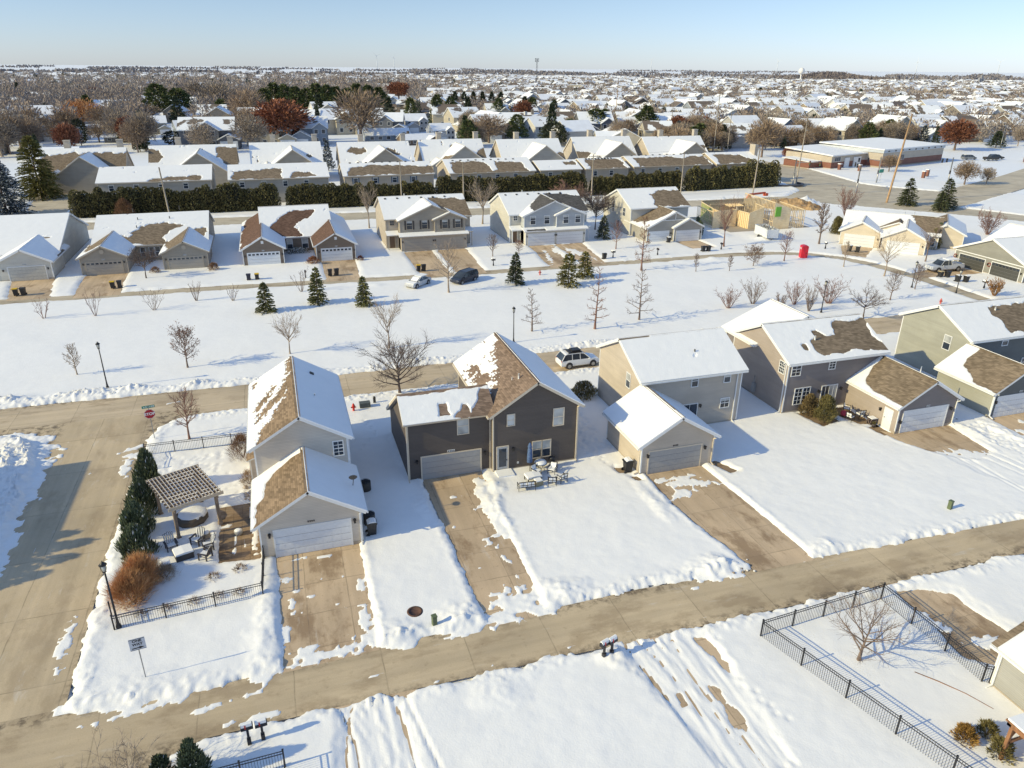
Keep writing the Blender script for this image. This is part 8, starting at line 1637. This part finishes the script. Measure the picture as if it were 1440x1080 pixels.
    rs = random.Random(77); cand = []; big = [(t[0],t[1],t[4]) for t in hand if t[4] in ('oak','pine','willow','grey','red','ev') or t[3] > 14]
    for i in range(16000):
        az = R(rs.uniform(-17,53)); d = 265*(1-rs.random())**-1.05
        if d > 2600: continue
        x, y = d*math.sin(az), d*math.cos(az); a = math.degrees(az)
        if y < 258 or (x > 165 and y < 262) or (x < 140 and y < 300): continue
        if d < 800 and any((x-u)**2+(y-v)**2 < 121 or (k_ in ('oak','pine','willow') and abs(math.degrees(math.atan2(u,v))-a) < 1.0 and d < math.hypot(u,v) and math.hypot(u,v) < 820) for u, v, k_ in big): continue
        wood = 1.0 if a < 2 and d > 580 else .42 if a < 2 else .9 if a < 12 and d > 520 else .6 if a < 12 else .5 if a < 18 else .40
        if rs.random() < wood*(1 if d > 420 else .3 if a < 2 else .7)*(1.5 if d > 900 else 1): cand.append((d,x,y,a))
    cand.sort(); near, rest = cand[:228], cand[228:]
    for d,x,y,a in near:
        k = rs.choice(('bare',)*7+('grey',)*6+('oak','pale','con','con','con','pine') if a > 12 or d < 430 else ('bare',)*7+('grey',)*6+('con','con','pine','pine','willow'))
        h = rs.uniform(6.5,10.5) if a > 12 else rs.uniform(9,14); h = h*.75 if k in ('con','pale') else h; w_, dd = zone(x,y)
        far_tree(k,x,y,h,h*rs.uniform(.75,1.0)*(.6 if k == 'con' else 1),rs.randrange(4),f'{FT[k][0]} among houses of the {dd} {w_}')
    g = np.random.default_rng(9); B, D, L, W, MI = [], [], [], [], []
    for d,x,y,a in rest:
        n = 100 if d < 900 else 44; h = g.uniform(9,14) if a < 11 else g.uniform(6.5,10.5); w = h*.45; con = g.random() < .13; q = g.uniform(0,6.28,n); z = g.random(n); r = w*np.sqrt(np.clip(1-(2*z-1)**2,0,1))*np.sqrt(g.uniform(.2,1,n)) if not con else w*.6*(1-z)
        B.append(np.stack([x+np.cos(q)*r, y+np.sin(q)*r, h*(.22+.75*z) if not con else h*.8*z], 1)); D.append(np.stack([np.cos(q)*.7, np.sin(q)*.7, np.ones(n)], 1)+g.normal(size=(n,3))*.5); L.append(np.full(n,(2.0 if d < 900 else 2.8)*h/11)); W.append(np.full(n,.55 if d < 900 else 1.0)*(1.4 if con else 1)); MI.append(np.full(n, 1 if con else (2 if g.random() < .35 else 0)))
    me = blades('distant_trees', np.concatenate(B), np.concatenate(D), np.concatenate(L), np.concatenate(W), leafy('distant_brown_twigs',(.29,.235,.20),.2), 3)  # twig colours lightened to paint in distance haze
    me.materials.append(leafy('distant_conifer',(.06,.072,.056),.3)); me.materials.append(leafy('distant_grey_twigs',(.31,.27,.24),.2)); me.polygons.foreach_set('material_index', np.concatenate(MI).astype(np.int32))
    o = link('distant_trees', me); tag(o,'mass of bare winter trees and dark conifers reaching to the horizon','trees',kind='stuff')
    # shelter belts on the plain
    B, D, L, W = [], [], [], []
    for d0, step, hh in ((2650,7,11),(3100,8,11),(3700,9,12),(4600,11,13),(6000,14,14),(8200,20,16)):
        m = int(d0*1.3/step); az = np.linspace(R(-18),R(54),m); d = d0+180*np.sin(az*37)+g.normal(size=m)*60+300*np.sin(az*11+d0); keep = (fbm(az*26+d0, az*0+d0*.01, 3, int(d0)) > (-.3 if d0 < 3500 else .05)); az, d = az[keep], d[keep]
        for k in range(7): B.append(np.stack([d*np.sin(az)+g.normal(size=len(az))*5, d*np.cos(az)+g.normal(size=len(az))*8, g.uniform(0,hh*.55,len(az))], 1)); D.append(np.stack([g.normal(size=len(az))*.7, g.normal(size=len(az))*.7, np.ones(len(az))*.8], 1)); L.append(g.uniform(.6,1.2,len(az))*hh*.9); W.append(g.uniform(.6,1.2,len(az))*hh*.8)
    me = blades('distant_treeline', np.concatenate(B), np.concatenate(D), np.concatenate(L), np.concatenate(W), leafy('hazy_twigs',(.19,.175,.18),.15), 4); o = link('distant_treeline', me); tag(o,'hazy shelter belts on the snowy plain below the sky','treeline',kind='stuff')  # haze of distance mixed into this greyed twig colour

def landmarks():
    t = thing('cell_tower','tall dark lattice cell tower standing above the horizon','tower',(498,1415,0)); mb = MB()
    for a in range(3):
        q = a*2.094; mb.beam((2.6*math.cos(q),2.6*math.sin(q),0),(1.0*math.cos(q),1.0*math.sin(q),45),.3,.3)
        for k in range(11): z0, z1 = k*4, k*4+4; r0, r1 = 2.6-1.6*z0/45, 2.6-1.6*z1/45; q2 = q+2.094; mb.beam((r0*math.cos(q),r0*math.sin(q),z0),(r1*math.cos(q2),r1*math.sin(q2),z1),.14,.14)
    mb.build('mast',[flat('tower_grey',(.12,.12,.13))],t)
    for z in (39.5,43): 
        mb = MB()
        for a in range(9): q = a*.698; mb.box(3.3*math.cos(q)-.35,3.3*math.cos(q)+.35,3.3*math.sin(q)-.2,3.3*math.sin(q)+.2,z,z+2.4)
        mb.tube([(3.1*math.cos(a*.52),3.1*math.sin(a*.52),z+1) for a in range(13)],.12,4,cap=False); mb.build('antenna_array',[flat('tower_grey',(.12,.12,.13))],t)
    t = thing('water_tower','round white water tower above the wooded ridge on the horizon','water tower',(1220,1585,0)); WH = flat('tower_white',(.72,.70,.68),.5); mb = MB(); mb.lathe([(5,0),(3.2,4),(2.6,22),(3.4,27)],(0,0,0),16); mb.build('stem',[WH],t,fix=False); mb = MB(); mb.lathe([(3.4,26)]+[(11.5*math.sin(math.pi*(.1+.8*i/10)),37-10.5*math.cos(math.pi*(.1+.8*i/10))) for i in range(11)]+[(.5,48)],(0,0,0),20); mb.build('tank',[WH],t,fix=False)
    for i,(az,d,rot,l) in enumerate(((8.0,6200,.3,'pale wind turbine on the horizon left of the cell tower'),(9.2,7200,1.1,'second pale wind turbine on the horizon left of the cell tower'),(27.5,7600,.8,'faint wind turbine on the horizon right of the cell tower'),(36.0,8000,.1,'faint wind turbine on the horizon left of the water tower'),(44.5,7800,1.6,'faint wind turbine on the horizon right of the water tower'),(49.0,7600,.5,'faint wind turbine near the right end of the horizon'))):
        t = thing('wind_turbine',l,'wind turbine',(d*math.sin(R(az)),d*math.cos(R(az)),0),-R(az),'wind turbines on the horizon'); TW = flat('turbine_white',(.60,.63,.66),.5); mb = MB(); mb.lathe([(3.5,0),(1.8,100)],(0,0,0),8); mb.build('tower',[TW],t,fix=False); mb = MB(); mb.box(-2.4,2.4,-5,6,99,103.5); mb.build('nacelle',[TW],t)
        for k in range(3): q = rot+k*2.094; mb = MB(); c, s = math.cos(q), math.sin(q); mb.prism([(c*2-s*1.6,101+s*2+c*1.6),(c*2+s*1.6,101+s*2-c*1.6),(c*52,101+s*52)],-6.2,-5.4,'y'); mb.build('blade',[TW],t)
    t = thing('grain_elevator','grey grain elevator block on the far right horizon','grain elevator',(1650,1480,0)); mb = MB()
    for k in range(3): mb.lathe([(6,0),(6,24),(1,27)],(k*12,0,0),12)
    mb.build('silo',[flat('elevator_grey',(.25,.25,.27))],t,fix=False); mb = MB(); mb.box(8,16,-4,4,24,36); mb.build('headhouse',[flat('elevator_grey',(.25,.25,.27))],t)
    t = thing('radio_mast','thin radio mast at the far right end of the horizon','mast',(1620,1340,0)); mb = MB(); mb.tube([(0,0,0),(0,0,62)],[.8,.4],6); mb.build('mast',[flat('elevator_grey',(.25,.25,.27))],t,fix=False)
    t = thing('green_warehouse','long warehouse with a teal-green wall on the skyline','warehouse',(703,1212,0),-R(30)); mb = MB(); mb.box(-13,13,-9,9,0,11); mb.build('wall',[flat('teal_cladding',(.05,.22,.20))],t); mb = MB(); mb.box(-13.3,13.3,-9.3,9.3,11,11.8); mb.build('roof',[ROOF_FULL],t)
    t = thing('cream_hall','flat cream hall rising above the far roofs by the dark conifers','hall',(408,1000,0),-R(22)); mb = MB(); mb.box(-14,14,-9,9,0,11); mb.build('wall',[flat('cream_hall_wall',(.40,.36,.26))],t); mb = MB(); mb.box(-14.3,14.3,-9.3,9.3,11,11.6); mb.build('roof',[ROOF_FULL],t)
    for o in list(COL.objects):
        if o.name in ('water_tower',): o.scale = (.60,.60,.72)
        if o.name == 'grain_elevator': o.scale = (.5,.5,.6)
        if o.name == 'green_warehouse': o.scale = (.5,.5,.6)
        if o.name == 'cream_hall': o.scale = (.6,.6,.75)
    # wooded ridge
    g = np.random.default_rng(2); m = 5200; az = g.uniform(R(35.5),R(43),m); d = g.uniform(2300,2700,m); e = np.exp(-((np.degrees(az)-39.4)/2.0)**2)*16
    me = blades('ridge_trees', np.stack([d*np.sin(az),d*np.cos(az),g.uniform(0,1,m)*(e+5)],1), np.stack([g.normal(size=m)*.6,g.normal(size=m)*.6,np.ones(m)],1), 7.5, 3.6, leafy('ridge_twigs',(.21,.18,.175),.2), 6); o = link('ridge_trees', me); tag(o,'wooded ridge under the water tower','wood',kind='stuff')
# ================================================================== CAMERA, SUN, SKY
def camera_light():
    p, r, a = R(23.4), R(.5), R(17.8)
    fw = Vector((math.sin(a)*math.cos(p), math.cos(a)*math.cos(p), -math.sin(p))); rt = Vector((math.cos(a), -math.sin(a), 0)); up = rt.cross(fw)
    rt2 = rt*math.cos(r)+up*math.sin(r); up2 = -rt*math.sin(r)+up*math.cos(r)
    cd = bpy.data.cameras.new('camera'); co = bpy.data.objects.new('camera', cd); COL.objects.link(co)
    M = Matrix((rt2, up2, -fw)).transposed().to_4x4(); M.translation = Vector((0,0,30)); co.matrix_world = M
    cd.sensor_width = 36; cd.lens = 36*1030/1440; cd.clip_start = .5; cd.clip_end = 40000; scene.camera = co
    el, az = R(27.5), R(4.5)             # sun in the west-south-west, shadows run along +x and a little away
    d = Vector((math.cos(az)*math.cos(el), math.sin(az)*math.cos(el), -math.sin(el)))
    sd = bpy.data.lights.new('sun', 'SUN'); so = bpy.data.objects.new('sun', sd); COL.objects.link(so)
    so.rotation_euler = d.to_track_quat('-Z', 'Y').to_euler(); sd.energy = SUN_E; sd.color = SUN_C; sd.angle = R(.53)
    w = bpy.data.worlds.new('World'); scene.world = w; w.use_nodes = True; nt = w.node_tree
    bg = nt.nodes['Background']; sky = nt.nodes.new('ShaderNodeTexSky'); sky.sky_type = 'NISHITA'; sky.sun_disc = False
    sky.sun_elevation = el; sky.sun_rotation = math.atan2(-d.x, -d.y); sky.air_density = 1.0; sky.dust_density = DUST; sky.ozone_density = 1.6; sky.altitude = 300
    mx = nt.nodes.new('ShaderNodeMix'); mx.data_type = 'RGBA'; mx.blend_type = 'MULTIPLY'; mx.inputs[0].default_value = 1; tc = nt.nodes.new('ShaderNodeTexCoord'); sp = nt.nodes.new('ShaderNodeSeparateXYZ'); nt.links.new(tc.outputs['Generated'], sp.inputs[0])
    rp = nt.nodes.new('ShaderNodeValToRGB'); rp.color_ramp.elements[0].position = 0; rp.color_ramp.elements[0].color = (*SKY_LOW, 1); rp.color_ramp.elements[1].position = .45; rp.color_ramp.elements[1].color = (*SKY_HIGH, 1)
    e = rp.color_ramp.elements.new(.09); e.color = (*SKY_MID, 1); nt.links.new(sp.outputs[2], rp.inputs[0]); nt.links.new(rp.outputs[0], mx.inputs[7])
    nt.links.new(sky.outputs[0], mx.inputs[6]); nt.links.new(mx.outputs[2], bg.inputs[0]); bg.inputs[1].default_value = SKY_S
    scene.view_settings.view_transform = 'Standard'; scene.view_settings.look = 'None'; scene.view_settings.exposure = 0; scene.view_settings.gamma = 1
    scene.render.engine = 'CYCLES'; scene.cycles.max_bounces = 6; scene.cycles.diffuse_bounces = 4; scene.cycles.use_denoising = True; scene.cycles.sample_clamp_indirect = 4
SUN_E, SUN_C, DUST, SKY_S = 4.45, (1.0,.86,.48), .2, .15   # clear winter sky: pale grey-blue at the horizon
SKY_LOW, SKY_MID, SKY_HIGH = (.60,.73,1.16), (.68,.73,.90), (1.47,1.42,1.42)

import time as _t
_t0 = _t.time()
def _run(f):
    s = _t.time(); f(); print('%-16s %.1fs' % (f.__name__, _t.time()-s))
for f in (build_ground, hero_houses, lane_houses, row_houses, building_site, plant_near, small_things, vehicles, poles, town, town_trees, landmarks, camera_light): _run(f)
print('total', _t.time()-_t0, len(bpy.data.objects), 'objects')
